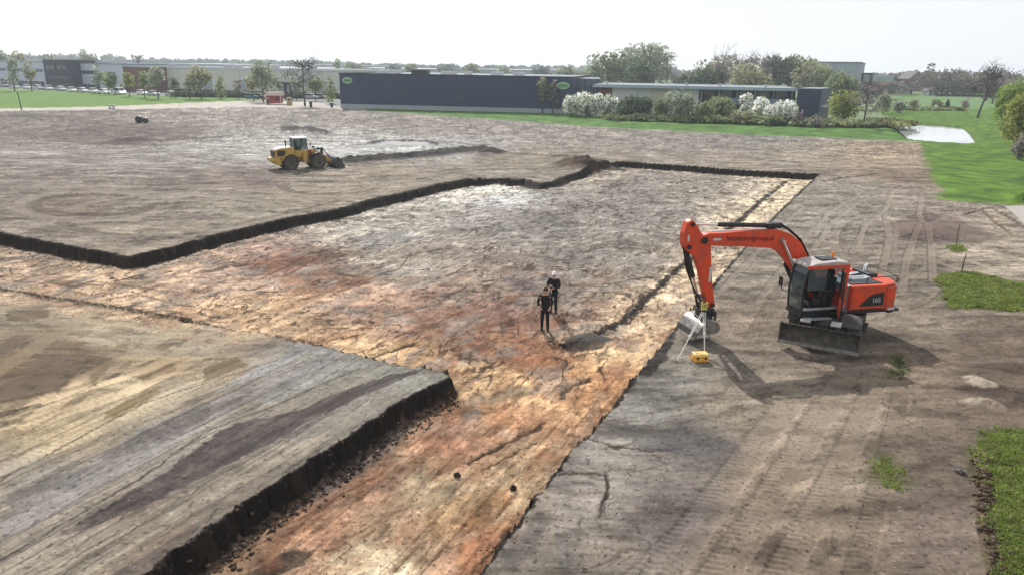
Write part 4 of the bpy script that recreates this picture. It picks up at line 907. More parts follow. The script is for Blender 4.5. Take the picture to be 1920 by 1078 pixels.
def make_tree(px, py, top, wpx, kind, label, name='tree', cat='tree', group=None, style='round', dens=1.0, z0=0.0, size=None, trunk=True, lean=0.0, leaf=None):
    "stands with its foot at this place, its top at that height"
    rng = np.random.default_rng(int(px * 7 + py * 13) & 0xffff)
    b = P(px, py); H = hgt(py, top, px); k = b.y * math.cos(PITCH) / FPX; Wd = wpx * (b.y * math.cos(PITCH) + HC * math.sin(PITCH)) / FPX
    g = 0.0
    e = empty(name, (b.x, b.y, -.05 + z0), 0, label, cat, group)
    R = Wd / 2 * 1.22
    ls = leaf if leaf else max(.11, .0019 * b.y)                           # leaf clumps near the finest size this distance shows
    sparse = kind in ('bare', 'purple', 'twig') or style == 'bare'
    if style == 'bush':
        c0, c1 = .0, H
    elif style == 'poplar': c0, c1 = H * .08, H
    else: c0, c1 = H * (.30 if py > 180 and H < 9 else .12), H
    # limbs
    mb = MB(); tips = []
    r0 = max(.06, H * .018)
    def limb(p, d, ln, r, lv):
        pts = [p]; q = p.copy(); dd = d.copy()
        for i in range(3):
            dd = (dd + Vector(rng.normal(size=3)) * .16 + Vector((0, 0, .06))).normalized(); q = q + dd * ln / 3; pts.append(q.copy())
        mb.tube(pts, [r, r * .8, r * .6, r * .4], 5 if lv < 2 else 3, cap=False)
        for q_ in pts[1:]: tips.append((q_, lv))
        if lv >= (4 if sparse and H > 6 else 3): return
        for i in range(3 if lv < 2 else 2 + int(sparse)):
            t = pts[1 + int(rng.integers(0, 3))]
            a = rng.uniform(0, 2 * math.pi); tilt = rng.uniform(.35, .95) if style != 'poplar' else rng.uniform(.15, .4)
            nd = (dd + Vector((math.cos(a), math.sin(a), .15)) * tilt).normalized()
            limb(t, nd, ln * rng.uniform(.55, .8), r * .5, lv + 1)
    if trunk:
        if style == 'bush':
            for i in range(5):
                a = rng.uniform(0, 6.28); limb(Vector((math.cos(a) * .1, math.sin(a) * .1, 0)), Vector((math.cos(a) * .5, math.sin(a) * .5, 1)).normalized(), H * .4, r0 * .6, 2)
        else:
            tp = [Vector((0, 0, -.3)), Vector((lean * H * .15, 0, H * .18)), Vector((lean * H * .4 + rng.normal() * .1, rng.normal() * .1, H * .4)), Vector((lean * H * .6, rng.normal() * .15, H * .62)), Vector((lean * H * .7, 0, H * .84))]
            mb.tube(tp, [r0 * 1.3, r0, r0 * .8, r0 * .5, r0 * .2], 7)
            nb = 9 if sparse else 6
            for i in range(nb):
                t = .28 + .62 * i / nb; a = i * 2.4 + rng.uniform(-.4, .4)
                j = t * 4 / .84 * .84; seg = min(3, int(t / .25)); 
                zc = H * t * .95; base = tp[1].lerp(tp[4], min(1, max(0, (zc - tp[1].z) / (tp[4].z - tp[1].z))))
                reach = R * (1.0 - .45 * abs(t - .5)) * (.55 if style != 'poplar' else .35)
                nd = Vector((math.cos(a), math.sin(a), .75 if style != 'poplar' else 2.0)).normalized()
                limb(base, nd, reach * (.95 if sparse else .8), r0 * .42, 1 if sparse else 2)
    # crown
    nl = 10 if style != 'poplar' else 5
    lob = []
    for i in range(nl):
        t = rng.uniform(0, 1) if i else .5
        a = rng.uniform(0, 6.28); rr = R * .62 * rng.uniform(.3, 1) * (1 if i else 0)
        zc = c0 + (c1 - c0) * (.25 + .55 * t) if style != 'bush' else H * (.3 + .38 * t)
        lr = R * rng.uniform(.42, .66)
        lob.append((lean * zc * .8 + rr * math.cos(a), rr * math.sin(a), zc, lr, min(lr * rng.uniform(.8, 1.3), (c1 - c0) * .42)))
    if style == 'poplar':
        lob = [(rng.normal() * R * .1, 0, c0 + (c1 - c0) * (i + .5) / 5, R * (.9, 1, .9, .7, .42)[i], (c1 - c0) * .17) for i in range(5)]
    if style == 'round' or style == 'bush':
        lob.append((lean * H * .7, 0, c1 - R * .42 if style == 'round' else H * .62, R * .5, min(R * .45, H * .38)))
    area = sum(l[3] * l[4] for l in lob) * 4
    n = int(min(14000, max(260, dens * area / (ls * ls) * (.40 if sparse else 1.5))))
    per = rng.choice(len(lob), n, p=np.array([l[3] * l[4] for l in lob]) / sum(l[3] * l[4] for l in lob))
    d = rng.normal(size=(n, 3)); d /= np.linalg.norm(d, axis=1)[:, None]; rad = rng.uniform(.2, 1.0, n) ** .45
    d = d * rad[:, None]
    lo = np.array(lob)[per]; pts = np.stack([lo[:, 0] + d[:, 0] * lo[:, 3], lo[:, 1] + d[:, 1] * lo[:, 3], lo[:, 2] + d[:, 2] * lo[:, 4]], 1)
    if sparse and tips:
        tt = np.array([list(t[0]) for t in tips if t[1] >= 2]); ii = rng.integers(0, len(tt), n)
        pts = tt[ii] + rng.normal(size=(n, 3)) * R * (.13 if kind == 'twig' else .07); 
    keep = gnoise(pts[:, 0] / (R * .32) + px, pts[:, 2] / (R * .32) + pts[:, 1] / (R * .4), 9) > (-.22 if not sparse else -.9)
    pts = pts[keep]; pts = pts[pts[:, 2] > (.05 if style == 'bush' else c0 * .55)]
    # fit to the wanted outline
    zs = pts[:, 2].max(); pts[:, 2] *= 1 + (H / zs - 1) * np.clip(pts[:, 2] / zs, 0, 1) 
    v, f = leaf_quads(rng, pts, ls * (.45 if kind == 'twig' else .75 if sparse else 1.0))
    tone = np.repeat(rng.uniform(.62, 1.4, len(pts)), 4)[:, None] * np.array([1, 1, 1]) * np.repeat(1 + .25 * gnoise(pts[:, 0] / (R * .3), pts[:, 2] / (R * .3), 5), 4)[:, None]
    if kind == 'blossom': tone = np.where(np.repeat(rng.uniform(0, 1, len(pts)) < .22, 4)[:, None], np.array([.28, .34, .14]), np.clip(tone, .8, 1.3))
    np_mesh('crown', v, f, LM[kind], e, False, tone)
    if trunk and mb.v: mb.build('trunk', M_bark, e)
    return e

TR = [ # px, foot row, top row, crown width px, leaf kind, style, label
 (8, 150, 90, 34, 'pale', 'round', 'leftmost tall pale tree rising behind the pale office'),
 (42, 148, 96, 30, 'olive', 'round', 'second tree behind the left office, thin olive crown'),
 (100, 148, 103, 22, 'pale', 'round', 'small tree tip just behind the dark brick stair tower'),
 (163, 146, 93, 20, 'mid', 'round', 'tall narrow tree rising behind the pale office wing'),
 (181, 146, 102, 22, 'pale', 'round', 'lower tree right of the tall narrow one behind the office wing'),
 (262, 148, 104, 24, 'bare', 'round', 'bare tree behind the red brick block'),
 (28, 172, 108, 24, 'pale', 'round', 'young pale tree in front of the left office by the cars'),
 (60, 172, 116, 22, 'olive', 'round', 'young olive tree in front of the pale office'),
 (186, 176, 122, 22, 'pale', 'round', 'thin pale tree in front of the office wing'),
 (204, 178, 137, 15, 'spring', 'round', 'small green tree next to the end of the parked car row'),
 (218, 178, 138, 14, 'mid', 'round', 'small dark-stemmed tree under the end of the office wing'),
 (243, 182, 136, 24, 'yellow', 'round', 'young yellowish tree in front of the red brick block'),
 (272, 184, 132, 22, 'spring', 'round', 'young green tree at the right edge of the red brick block'),
 (297, 186, 124, 32, 'pale', 'round', 'fuller green tree at the left end of the beige hall'),
 (329, 184, 146, 16, 'mid', 'round', 'small tree beside the last silver car'),
 (378, 186, 124, 46, 'olive', 'round', 'wide open-crowned tree in front of the beige hall'),
 (356, 186, 140, 20, 'pale', 'round', 'small pale tree left of the wide open-crowned tree'),
 (415, 186, 141, 18, 'spring', 'poplar', 'narrow fresh green tree in front of the beige hall'),
 (447, 186, 150, 18, 'bare', 'round', 'little leafless tree in front of the beige hall'),
 (494, 192, 113, 46, 'pale', 'round', 'tall open tree directly left of the red stall'),
 (476, 190, 140, 22, 'olive', 'round', 'low olive tree behind the tall open tree by the red stall'),
 (517, 186, 142, 24, 'mid', 'round', 'round tree behind the red stall'),
 (572, 199, 104, 58, 'twig', 'round', 'tall dark bare tree right of the black entrance frame'),
 (556, 188, 143, 22, 'pale', 'round', 'small pale tree left of the tall dark bare tree'),
 (592, 190, 146, 26, 'spring', 'round', 'young green tree right of the tall dark bare tree'),
 (622, 196, 144, 20, 'spring', 'poplar', 'narrow green tree against the left end of the dark hall'),
 (634, 160, 110, 15, 'mid', 'poplar', 'dark conical tree above the left end of the dark hall'),
 (658, 152, 117, 26, 'pale', 'round', 'pale tree above the left sign of the dark hall'),
 (672, 152, 121, 22, 'olive', 'round', 'olive tree behind the left part of the dark hall roof'),
 (736, 150, 121, 30, 'blue', 'round', 'blue green tree behind the roof left of the middle of the dark hall'),
 (768, 152, 120, 24, 'mid', 'round', 'darker round tree behind the dark hall roof units'),
 (838, 154, 121, 34, 'blue', 'round', 'low wide tree behind the middle of the dark hall'),
 (880, 154, 119, 34, 'mid', 'round', 'green tree behind the dark hall right of its middle'),
 (948, 156, 124, 30, 'pale', 'round', 'pale tree behind the right half of the dark hall'),
 (1015, 158, 123, 36, 'blue', 'round', 'blue green tree behind the right end of the dark hall'),
 (1060, 160, 122, 34, 'mid', 'round', 'green tree directly above the right oval sign'),
 (1098, 160, 124, 34, 'pale', 'round', 'pale green tree above the corrugated wing'),
 (1017, 213, 145, 26, 'olive', 'round', 'thin half-bare tree in front of the dark hall, left of a pair'),
 (1036, 214, 150, 22, 'bare', 'round', 'thin half-bare tree in front of the dark hall, right of a pair'),
 (1140, 178, 98, 50, 'mid', 'round', 'large green tree left of the tallest crown behind the flat-roofed building'),
 (1175, 178, 90, 50, 'mid', 'round', 'big loose green tree, second of the high clump behind the building'),
 (1218, 180, 79, 62, 'pale', 'round', 'tallest green tree of the clump above the flat-roofed building'),
 (1248, 180, 100, 34, 'bare', 'round', 'sparse leafless tree at the right side of the tallest green tree'),
 (1196, 182, 112, 50, 'dark', 'round', 'darker tree low in front of the tallest green tree'),
 (1285, 182, 131, 44, 'pale', 'round', 'low pale tree between the two high groups of trees'),
 (1318, 184, 124, 40, 'dark', 'round', 'dark green tree at the left foot of the bare group'),
 (1350, 184, 99, 56, 'bare', 'round', 'wide bare tree, left of the group above the pale roof edge'),
 (1385, 184, 100, 50, 'purple', 'round', 'purplish bare tree in the middle of the group above the pale roof edge'),
 (1420, 184, 104, 50, 'purple', 'round', 'brown bare tree beside the dense dark crown'),
 (1450, 184, 100, 44, 'dark', 'round', 'dense dark tree left of the highest green crown near the dark cube'),
 (1475, 184, 101, 48, 'mid', 'round', 'high green crown behind the dark cube building'),
 (1400, 190, 118, 60, 'olive', 'round', 'olive tree low in front of the bare group'),
 (1512, 188, 112, 44, 'olive', 'round', 'olive green tree in front of the tall pale warehouse'),
 (1545, 190, 122, 44, 'mid', 'round', 'green tree at the lower left of the tall pale warehouse'),
 (1572, 204, 134, 62, 'mid', 'round', 'broad green tree below the tall pale warehouse'),
 (1580, 232, 168, 52, 'yellow', 'bush', 'yellow green rounded tree right of the dark cube building'),
 (1618, 240, 152, 64, 'purple', 'round', 'reddish bare tree with a dark stem left of the pond'),
 (1656, 214, 172, 26, 'pale', 'bush', 'pale flowering shrub behind the reddish bare tree'),
 (1684, 212, 188, 24, 'pale', 'bush', 'small pale bush at the far side of the pond'),
 (1713, 209, 186, 18, 'olive', 'round', 'small young tree by the far path, left of the white post'),
 (1752, 206, 187, 24, 'mid', 'round', 'small young tree behind the white post beyond the pond'),
 (1775, 207, 188, 6, 'dark', 'poplar', 'very thin dark young tree beyond the pond'),
 (1812, 206, 183, 44, 'bare', 'bush', 'brown bare bush left of the leaning dark tree'),
 (1832, 222, 114, 66, 'twig', 'round', 'tall dark bare tree with a leaning trunk by the pond'),
 (1860, 196, 128, 50, 'purple', 'round', 'bare brown tree behind the leaning dark tree'),
 (1738, 178, 119, 26, 'dark', 'poplar', 'slim dark pointed tree rising among the bare trees beyond the field'),
 (1764, 180, 127, 22, 'bare', 'round', 'bare tree right of the pointed dark tree'),
 (1786, 180, 127, 26, 'bare', 'round', 'bare tree with a high tip left of the dark wood'),
 (1906, 256, 148, 72, 'bright', 'bush', 'large bright green tree at the right side of the picture above the lawn'),
 (1926, 292, 172, 84, 'yellow', 'bush', 'yellowish green tree at the right frame edge in front of the bright green one'),
 (1912, 300, 248, 50, 'bare', 'bush', 'dry brown bush at the foot of the yellowish tree'),
 (1930, 210, 112, 50, 'mid', 'round', 'dark green tree behind the bright one at the right frame edge'),
 (1335, 182, 112, 46, 'olive', 'round', 'olive tree between the dark green and the wide bare tree'),
 (1432, 182, 107, 46, 'bare', 'round', 'bare tree just left of the dense dark crown'),
 (1500, 184, 106, 46, 'mid', 'round', 'green tree right of the highest crown near the dark cube'),
 (1532, 186, 118, 44, 'olive', 'round', 'olive crown in front of the left end of the tall pale warehouse'),
 (1112, 180, 112, 40, 'pale', 'round', 'pale green tree at the left foot of the high clump'),
 (1240, 226, 184, 34, 'mid', 'bush', 'taller green bush covering the cream wall'),
 # shrubs along the verge
 (1072, 219, 182, 24, 'blossom', 'bush', 'leftmost white blossom shrub against the dark hall'),
 (1104, 219, 174, 42, 'blossom', 'bush', 'largest white blossom shrub, second from the left'),
 (1140, 219, 179, 30, 'blossom', 'bush', 'white blossom shrub beside the dark evergreen bushes'),
 (1172, 224, 186, 34, 'dark', 'bush', 'dark evergreen bush right of the blossom shrubs'),
 (1206, 225, 180, 40, 'dark', 'bush', 'taller dark evergreen bush under the cream wall'),
 (1240, 224, 196, 26, 'mid', 'bush', 'low green bush under the small windows'),
 (1276, 228, 166, 48, 'pale', 'bush', 'tall grey green bush in the middle of the flat-roofed building'),
 (1308, 228, 204, 30, 'blossom', 'bush', 'small low blossom shrub in the middle of the verge'),
 (1350, 228, 178, 56, 'mid', 'bush', 'broad green bush under the grey fascia band'),
 (1388, 232, 206, 48, 'olive', 'bush', 'low olive bush in front of the right blossom shrubs'),
 (1396, 224, 178, 26, 'blossom', 'bush', 'upright blossom shrub, first of the right-hand three'),
 (1424, 228, 184, 30, 'blossom', 'bush', 'upright blossom shrub, middle of the right-hand three'),
 (1458, 232, 190, 40, 'blossom', 'bush', 'wide blossom shrub next to the dark cube, last of the right-hand three'),
 (1496, 238, 200, 44, 'purple', 'bush', 'bare brown bush in front of the dark cube'),
 (1528, 240, 212, 40, 'bare', 'bush', 'low bare bush at the right corner of the dark cube'),
 (1440, 236, 214, 40, 'mid', 'bush', 'low green bush in front of the middle right-hand blossom'),
 (1320, 230, 190, 30, 'mid', 'bush', 'green bush between the grey green and the broad green bush'),
]
for t in TR:
    px, py, top, wpx, kind, style, lab = t
    if 1120 < px < 1560 and py < 205: wpx *= 1.3
    if kind == 'blossom' and px != 1308: wpx *= 1.25; top -= 3
    if kind == 'dark' and style == 'bush': top += 0; wpx *= 1.4; top -= 4
    nm = 'tree' if style != 'bush' else ('shrub' if top > 175 or kind == 'blossom' else 'tree')
    make_tree(px, py, top, wpx, kind, lab, nm, 'shrub' if nm == 'shrub' else 'tree', style=style, lean=.22 if px == 1832 else 0.0, dens=1.8 if px in (1906, 1926, 1912, 1832, 572) else (1.5 if kind == 'blossom' else .8),
              group='blossoming shrubs along the verge' if kind == 'blossom' else None)

# far-off woods that read as one mass
def wood(name, segs, kind, seed, label):
    rng = np.random.default_rng(seed); V = []; F = []; C = []; k = 0
    for (x0, b0, t0, x1, b1, t1, n, dep) in segs:
        for i in range(n):
            u = rng.uniform(); px = x0 + (x1 - x0) * u; by = b0 + (b1 - b0) * u; tp = t0 + (t1 - t0) * u
            p = P(px, by); dd = rng.uniform(0, dep); sc_ = 1 + dd / p.y; H = hgt(by, tp, px) * rng.uniform(.6, 1.12); x, y = p.x * sc_, p.y * sc_
            r = max(2.5, H * rng.uniform(.35, .6)); m = 110
            d = rng.normal(size=(m, 3)); d /= np.linalg.norm(d, axis=1)[:, None]; d *= (rng.uniform(.2, 1, m) ** .4)[:, None]
            pts = np.stack([x + d[:, 0] * r, y + d[:, 1] * r, H * .55 + d[:, 2] * H * .45], 1)
            v, f = leaf_quads(rng, pts, max(.5, p.y * .0022)); V.append(v); F.append(f + k); k += len(v)
            C.append(np.repeat(rng.uniform(.6, 1.3) * rng.uniform(.8, 1.2, m), 4)[:, None] * (np.array([1, 1, 1.]) if rng.uniform() < .6 else np.array([1.15, 1.0, .85])))
    o = np_mesh(name, np.concatenate(V), np.concatenate(F), LM[kind], None, False, np.concatenate(C)); tag(o, label, 'woodland', None, 'stuff'); return o
wood('distant_treeline', [(-200, 128, 98, 260, 130, 104, 150, 120), (260, 131, 110, 660, 134, 116, 190, 150), (640, 138, 119, 1140, 143, 126, 260, 150), (1100, 150, 126, 1540, 156, 138, 150, 100)], 'blue', 5, 'hazy far treeline along the horizon behind the halls')
wood('woodland', [(1630, 166, 138, 1900, 172, 142, 120, 60), (1735, 180, 133, 1860, 183, 138, 110, 40), (1890, 196, 128, 2150, 205, 120, 50, 40), (1540, 176, 142, 1700, 180, 152, 60, 40)], 'wood', 6, 'brown and grey leafless wood beyond the far green field')
wood('undergrowth', [(1150, 226, 214, 1480, 236, 223, 60, 3), (1500, 238, 226, 1680, 240, 229, 30, 3), (1690, 207, 202, 1800, 208, 203, 16, 2), (1640, 232, 224, 1700, 236, 226, 10, 2)], 'mid', 7, 'low green undergrowth along the verge below the shrubs')
wood('hedge', [(330, 182, 171, 640, 186, 176, 110, 2)], 'dark', 8, 'dark low hedge along the foot of the beige hall')

# ------------------------------------------------------------------ haze
hm = bpy.data.materials.new('thin spring haze'); hm.use_nodes = True; hn = hm.node_tree
for nd in list(hn.nodes):
    if nd.type == 'BSDF_PRINCIPLED': hn.nodes.remove(nd)
pv = hn.nodes.new('ShaderNodeVolumePrincipled'); pv.inputs['Density'].default_value = HAZE; pv.inputs['Color'].default_value = (.86, .93, 1, 1); pv.inputs['Anisotropy'].default_value = .3
hn.links.new(pv.outputs[0], hn.nodes['Material Output'].inputs['Volume'])
ho = MB().box(-12000, 12000, -400, 11000, -3, 24).build('haze', hm); ho['kind'] = 'stuff'
# ------------------------------------------------------------------ machines
M_or = mat('orange red machine paint', (.66, .060, .014), .5, spec=.3, dirt=(.40, .065, .030), nscale=2.6)
M_blk = mat('black painted steel', (.018, .018, .02), .45, spec=.4, noise=.2)
M_gry = mat('dusty dark grey steel', (.085, .082, .078), .7, .2, noise=.4, nscale=5, bump=.3)
M_mud = mat('mud covered steel', (.045, .042, .038), .85, dirt=(.10, .085, .07), nscale=6, bump=.5)
M_worn = mat('worn bare steel', (.34, .33, .31), .5, .5, dirt=(.17, .15, .13), nscale=5)
M_chr = mat('chrome rod', (.75, .75, .76), .15, 1.0)
M_rub = mat('dusty tyre rubber', (.035, .033, .031), .85, dirt=(.11, .095, .08), nscale=4)
M_lgt = mat('silver grey painted deck', (.36, .38, .40), .5, .1, noise=.2, nscale=4)
M_wht = mat('white roof paint', (.50, .49, .48), .4, spec=.5, noise=.08)
M_seat = mat('dark seat cloth', (.022, .023, .028), .8)
M_yel = mat('yellow machine paint', (.50, .31, .07), .5, dirt=(.38, .24, .08), nscale=2)
M_redh = mat('rusty red panel', (.30, .075, .035), .6, noise=.3)
M_lamp = mat('lamp glass', (.75, .75, .70), .15, spec=.6)
M_amb = mat('amber lens', (.75, .22, .02), .25)
M_hose = mat('hydraulic hose', (.012, .012, .012), .5)
def glass(name, c=(.03, .04, .045), r=.05, al=.35):
    m = bpy.data.materials.new(name); m.use_nodes = True; n = m.node_tree; b = n.nodes['Principled BSDF']
    b.inputs['Base Color'].default_value = (*c, 1); b.inputs['Roughness'].default_value = r; b.inputs['Specular IOR Level'].default_value = .8
    t = n.nodes.new('ShaderNodeBsdfTransparent'); t.inputs['Color'].default_value = (.75, .85, .85, 1)
    ms = n.nodes.new('ShaderNodeMixShader'); ms.inputs[0].default_value = al
    n.links.new(t.outputs[0], ms.inputs[1]); n.links.new(b.outputs[0], ms.inputs[2]); n.links.new(ms.outputs[0], n.nodes['Material Output'].inputs['Surface'])
    return m
M_gl = glass('tinted cab glass', al=.30); M_glr = glass('bright cab glass', (.10, .13, .14), .06, .45)
def text(body, size, m, parent, M, name='lettering', shear=0.0, ext=.004):
    c = bpy.data.curves.new(name, 'FONT'); c.body = body; c.size = size; c.extrude = ext; c.shear = shear; c.align_x = 'CENTER'; c.align_y = 'CENTER'
    tmp = bpy.data.objects.new('lettering_source', c); sc.collection.objects.link(tmp); bpy.context.view_layer.update()
    me = bpy.data.meshes.new_from_object(tmp.evaluated_get(bpy.context.evaluated_depsgraph_get())); bpy.data.objects.remove(tmp)
    me.materials.clear(); me.materials.append(m); o = bpy.data.objects.new(name, me); sc.collection.objects.link(o); o.parent = parent; o.matrix_local = M; return o

def wheel(parent, c, r, w, M=Matrix.Identity(4), axis='y', rimm=None, rimc=.55, out=1):
    "tyre with lugs as the part, rim as its child; axis = axle direction"
    TT = M @ T(*c)
    mb = MB(); n = 32; prof = [(r * .55, -w / 2 * .8), (r * .74, -w / 2), (r * .93, -w / 2 * .98), (r * .985, -w / 2 * .8), (r * .985, w / 2 * .8), (r * .93, w / 2 * .98), (r * .74, w / 2), (r * .55, w / 2 * .8)]
    mb.lathe(prof, n, axis, TT)
    for i in range(22):
        a = 2 * math.pi * i / 22
        for sgn in (-1, 1):
            L = RY(a + (.07 if sgn > 0 else -.07)) if axis == 'y' else RX(a)
            if axis == 'y': mb.box(-.045 * r * 1.3, .045 * r * 1.3, min(sgn * w * .04, sgn * w * .49), max(sgn * w * .04, sgn * w * .49), r * .955, r * 1.02, TT @ L)
            else: mb.box(min(sgn * w * .04, sgn * w * .49), max(sgn * w * .04, sgn * w * .49), -.05 * r, .05 * r, r * .955, r * 1.02, TT @ L)
    t = mb.build('wheel', M_rub, parent, True)
    mb = MB(); o_ = out * w / 2
    s = 1 if out > 0 else -1
    pr = [(.001, o_ * .55), (r * .16, o_ * .62), (r * .18, o_ * .25), (r * .40, o_ * .15), (r * .47, o_ * .65), (r * .56, o_ * .90), (r * .575, o_ * .78), (r * .55, 0)]
    mb.lathe(pr, 24, axis, TT)
    for i in range(8):
        a = 2 * math.pi * i / 8
        cpos = (math.cos(a) * r * .28, o_ * .28, math.sin(a) * r * .28) if axis == 'y' else (o_ * .28, math.cos(a) * r * .28, math.sin(a) * r * .28)
        mb.ball(cpos, r * .035, 4, TT)
    mb.build('rim', rimm or M_gry, t, True)
    return t

def cyl(parent, a, b, rb, rr, split, y, name='hydraulic_cylinder'):
    "cylinder from a (barrel end) to b (rod end) in the x-z plane at depth y"
    a3 = Vector((a[0], y, a[1])); b3 = Vector((b[0], y, b[1])); m = a3.lerp(b3, split)
    mb = MB().tube([a3, a3.lerp(m, .03), m.lerp(a3, .04), m], [rb * .85, rb, rb, rb * .9], 12)
    mb.tube([a3 + Vector((0, -rb * 1.1, 0)), a3 + Vector((0, rb * 1.1, 0))], rb * .7, 10)
    c = mb.build(name, M_blk, parent, True)
    mb = MB().tube([m, b3], rr, 10); mb.tube([b3 + Vector((0, -rr * 1.6, 0)), b3 + Vector((0, rr * 1.6, 0))], rr * 1.5, 10); mb.build('rod', M_chr, c, True)
    return c

def excavator():
    e = empty('excavator', (12.05, 26.9, hz(12.05, 26.9) - .02), math.radians(193), 'orange red wheeled excavator with a black dozer blade, arm bent down beside the pit', 'excavator')
    U = RZ(math.radians(48))                       # undercarriage turned against the upper body
    # ---- undercarriage
    mb = MB(); mb.M = U
    mb.prism([(-1.75, .62), (-1.6, .98), (1.7, .98), (1.95, .85), (1.95, .6), (1.5, .48), (-1.5, .48)], -.48, .48)
    mb.box(-.75, .75, -.62, .62, .70, 1.08, bev=.04)
    mb.box(-1.9, -1.75, -.42, .42, .5, .95)
    mb.build('chassis', M_gry, e, bevel=.01)
    for x in (-1.28, 1.28):
        mb = MB(); mb.M = U; mb.tube([(x, -.9, .52), (x, -.35, .52), (x, -.2, .56), (x, .2, .56), (x, .35, .52), (x, .9, .52)], [.12, .13, .24, .24, .13, .12], 12); mb.build('axle', M_gry, e, True)
        for y in (-.98, .98):
            wheel(e, (x, y, .52), .53, .42, U, 'y', M_gry, out=1 if y > 0 else -1)
            wheel(e, (x, y * .62, .52), .53, .26, U, 'y', M_gry, out=1 if y > 0 else -1)
    for y0, y1 in ((-1.22, -.55), (.55, 1.22)):
        mb = MB(); mb.M = U; mb.box(-.62, .62, y0, y1, .60, .98, bev=.03); mb.box(-.5, .5, y0 + (0 if y0 > 0 else -.12), y1 + (.12 if y0 > 0 else 0), .36, .42); mb.box(-.5, -.44, y0 + .1, y0 + .16, .42, .6); mb.box(.44, .5, y0 + .1, y0 + .16, .42, .6)
        mb.build('tool_box', M_gry, e)
    for x in (-1.28, 1.28):
        for y in (-1, 1):
            mb = MB(); mb.M = U
            a = [(x + .66 * math.cos(t), .52 + .64 * math.sin(t)) for t in [math.radians(q) for q in range(30, 151, 20)]]; b_ = [(x + .62 * math.cos(t), .52 + .61 * math.sin(t)) for t in [math.radians(q) for q in range(150, 29, -20)]]
            mb.prism(a + b_, y * .55 if y > 0 else -1.24, 1.24 if y > 0 else y * .55)
            mb.build('mudguard', M_gry, e)
    # blade: curved shield, raised clear of the ground
    mb = MB(); mb.M = U; pr = []
    for i in range(9):
        a = math.radians(-38 + 76 * i / 8); pr.append((2.72 - .55 + .55 * math.cos(a) * -1 + .62, .62 + .40 * math.sin(a) / math.sin(math.radians(38))))
    arcf = [(2.62 + .20 * (abs(i - 4) / 4) ** 2, .30 + .66 * i / 8) for i in range(9)]
    back = [(x - .06, z) for x, z in reversed(arcf)]
    mb.prism(arcf + back, -1.32, 1.32)
    bl = mb.build('dozer_blade', M_mud, e)
    mb = MB(); mb.M = U; mb.box(2.77, 2.87, -1.325, 1.325, .22, .34); mb.build('cutting_edge', M_worn, bl)
    for y in (-1.32, 1.28):
        mb = MB(); mb.M = U; mb.prism([(2.30, .40), (2.86, .26), (2.88, .98), (2.62, .98), (2.34, .80)], y - .003, y + .043); mb.build('end_plate', M_mud, bl)
    for y in (-.5, .5):
        mb = MB(); mb.M = U; mb.prism([(1.7, .52), (2.62, .40), (2.62, .66), (1.75, .80)], y - .06, y + .06); mb.build('blade_arm', M_gry, e)
        mb = MB(); mb.M = U; mb.box(2.0, 2.45, y - .22, y + .12, .93, .99, T(0, 0, .06) @ RY(.0)); mb.build('reflector_plate', M_wht, e)
        mb = MB(); mb.M = U; mb.tube([(1.85, y * .5, .92), (2.55, y * .5, .78)], .06, 10); mb.build('hydraulic_cylinder', M_blk, e, True)
    # ---- slewing ring and deck
    MB().lathe([(.62, .98), (.62, 1.12)], 28, 'z').build('slew_ring', M_blk, e, True)
    mb = MB(); mb.prism([(-1.95, -1.21), (.95, -1.21), (1.0, -.45), (1.3, .25), (2.1, .3), (2.1, 1.22), (-1.95, 1.22)], 1.10, 1.20, 'z'); mb.build('deck', M_blk, e)
    # ---- engine housing and counterweight
    mb = MB(); n = 8
    def rear(off, z0, z1, x0=-1.35):
        pts = [(x0, -1.22 + off)]
        for i in range(9):
            a = -math.pi / 2 * (1 - i / 8 * 2); pts.append((-1.50 - (.62 - off) * math.cos(a) ** .8 if abs(math.cos(a)) > 1e-6 else -1.5, (1.22 - off) * math.sin(a) if i not in (0, 8) else (1.22 - off) * (-1 if i == 0 else 1)))
        pts.append((x0, 1.22 - off)); return pts
    mb.prism(rear(0, 0, 0), 1.12, 2.02, 'z'); mb.prism(rear(.07, 0, 0), 2.023, 2.12, 'z')
    cw = mb.build('counterweight', M_or, e, bevel=.03)
    MB().prism(rear(-.02, 0, 0, -1.5), 1.04, 1.117, 'z').build('rear_bumper', M_blk, cw)
    MB().box(-1.75, -1.45, 1.205, 1.235, 1.16, 1.24).build('reflector_plate', M_wht, cw)
    # left flank panel (towards the camera) with a black swept emblem
    mb = MB(); mb.box(-1.347, .12, 1.0, 1.225, 1.205, 2.12, bev=.035); sd = mb.build('side_panel', M_or, e)
    mb = MB(); mb.prism([(-.22, 1.36), (-.38, 1.52), (-.62, 1.74), (-.85, 1.82), (-1.22, 1.86), (-1.24, 1.36)], 1.228, 1.236); em = mb.build('emblem', M_blk, sd)
    text('165', .25, M_wht, em, Matrix(((-1, 0, 0, -.92), (0, 0, 1, 1.238), (0, 1, 0, 1.56), (0, 0, 0, 1))), 'lettering')
    MB().box(-1.2, .05, 1.227, 1.24, 1.24, 1.27).build('groove', M_blk, sd)
    MB().box(-1.347, .92, -1.225, -.45, 1.205, 2.02, bev=.05).build('side_panel', M_or, e)
    # hood top
    mb = MB(); mb.box(-1.345, .10, -.44, .998, 1.205, 2.06, bev=.03); mb.build('engine_hood', M_lgt, e)
    MB().box(-1.2, -.35, -.35, .55, 2.063, 2.20, bev=.03).build('hood_cover', M_lgt, e)
    MB().box(-1.3, -.1, .62, .95, 2.063, 2.13, bev=.02).build('walkway', M_blk, e)
    MB().tube([(-1.45, -.25, 2.1), (-1.45, -.25, 2.42), (-1.52, -.25, 2.52)], [.075, .07, .07], 10).build('exhaust', M_chr, e, True)
    MB().tube([(-.2, .35, 2.16), (-.9, .35, 2.16)], .09, 12).build('air_filter', M_wht, e, True)
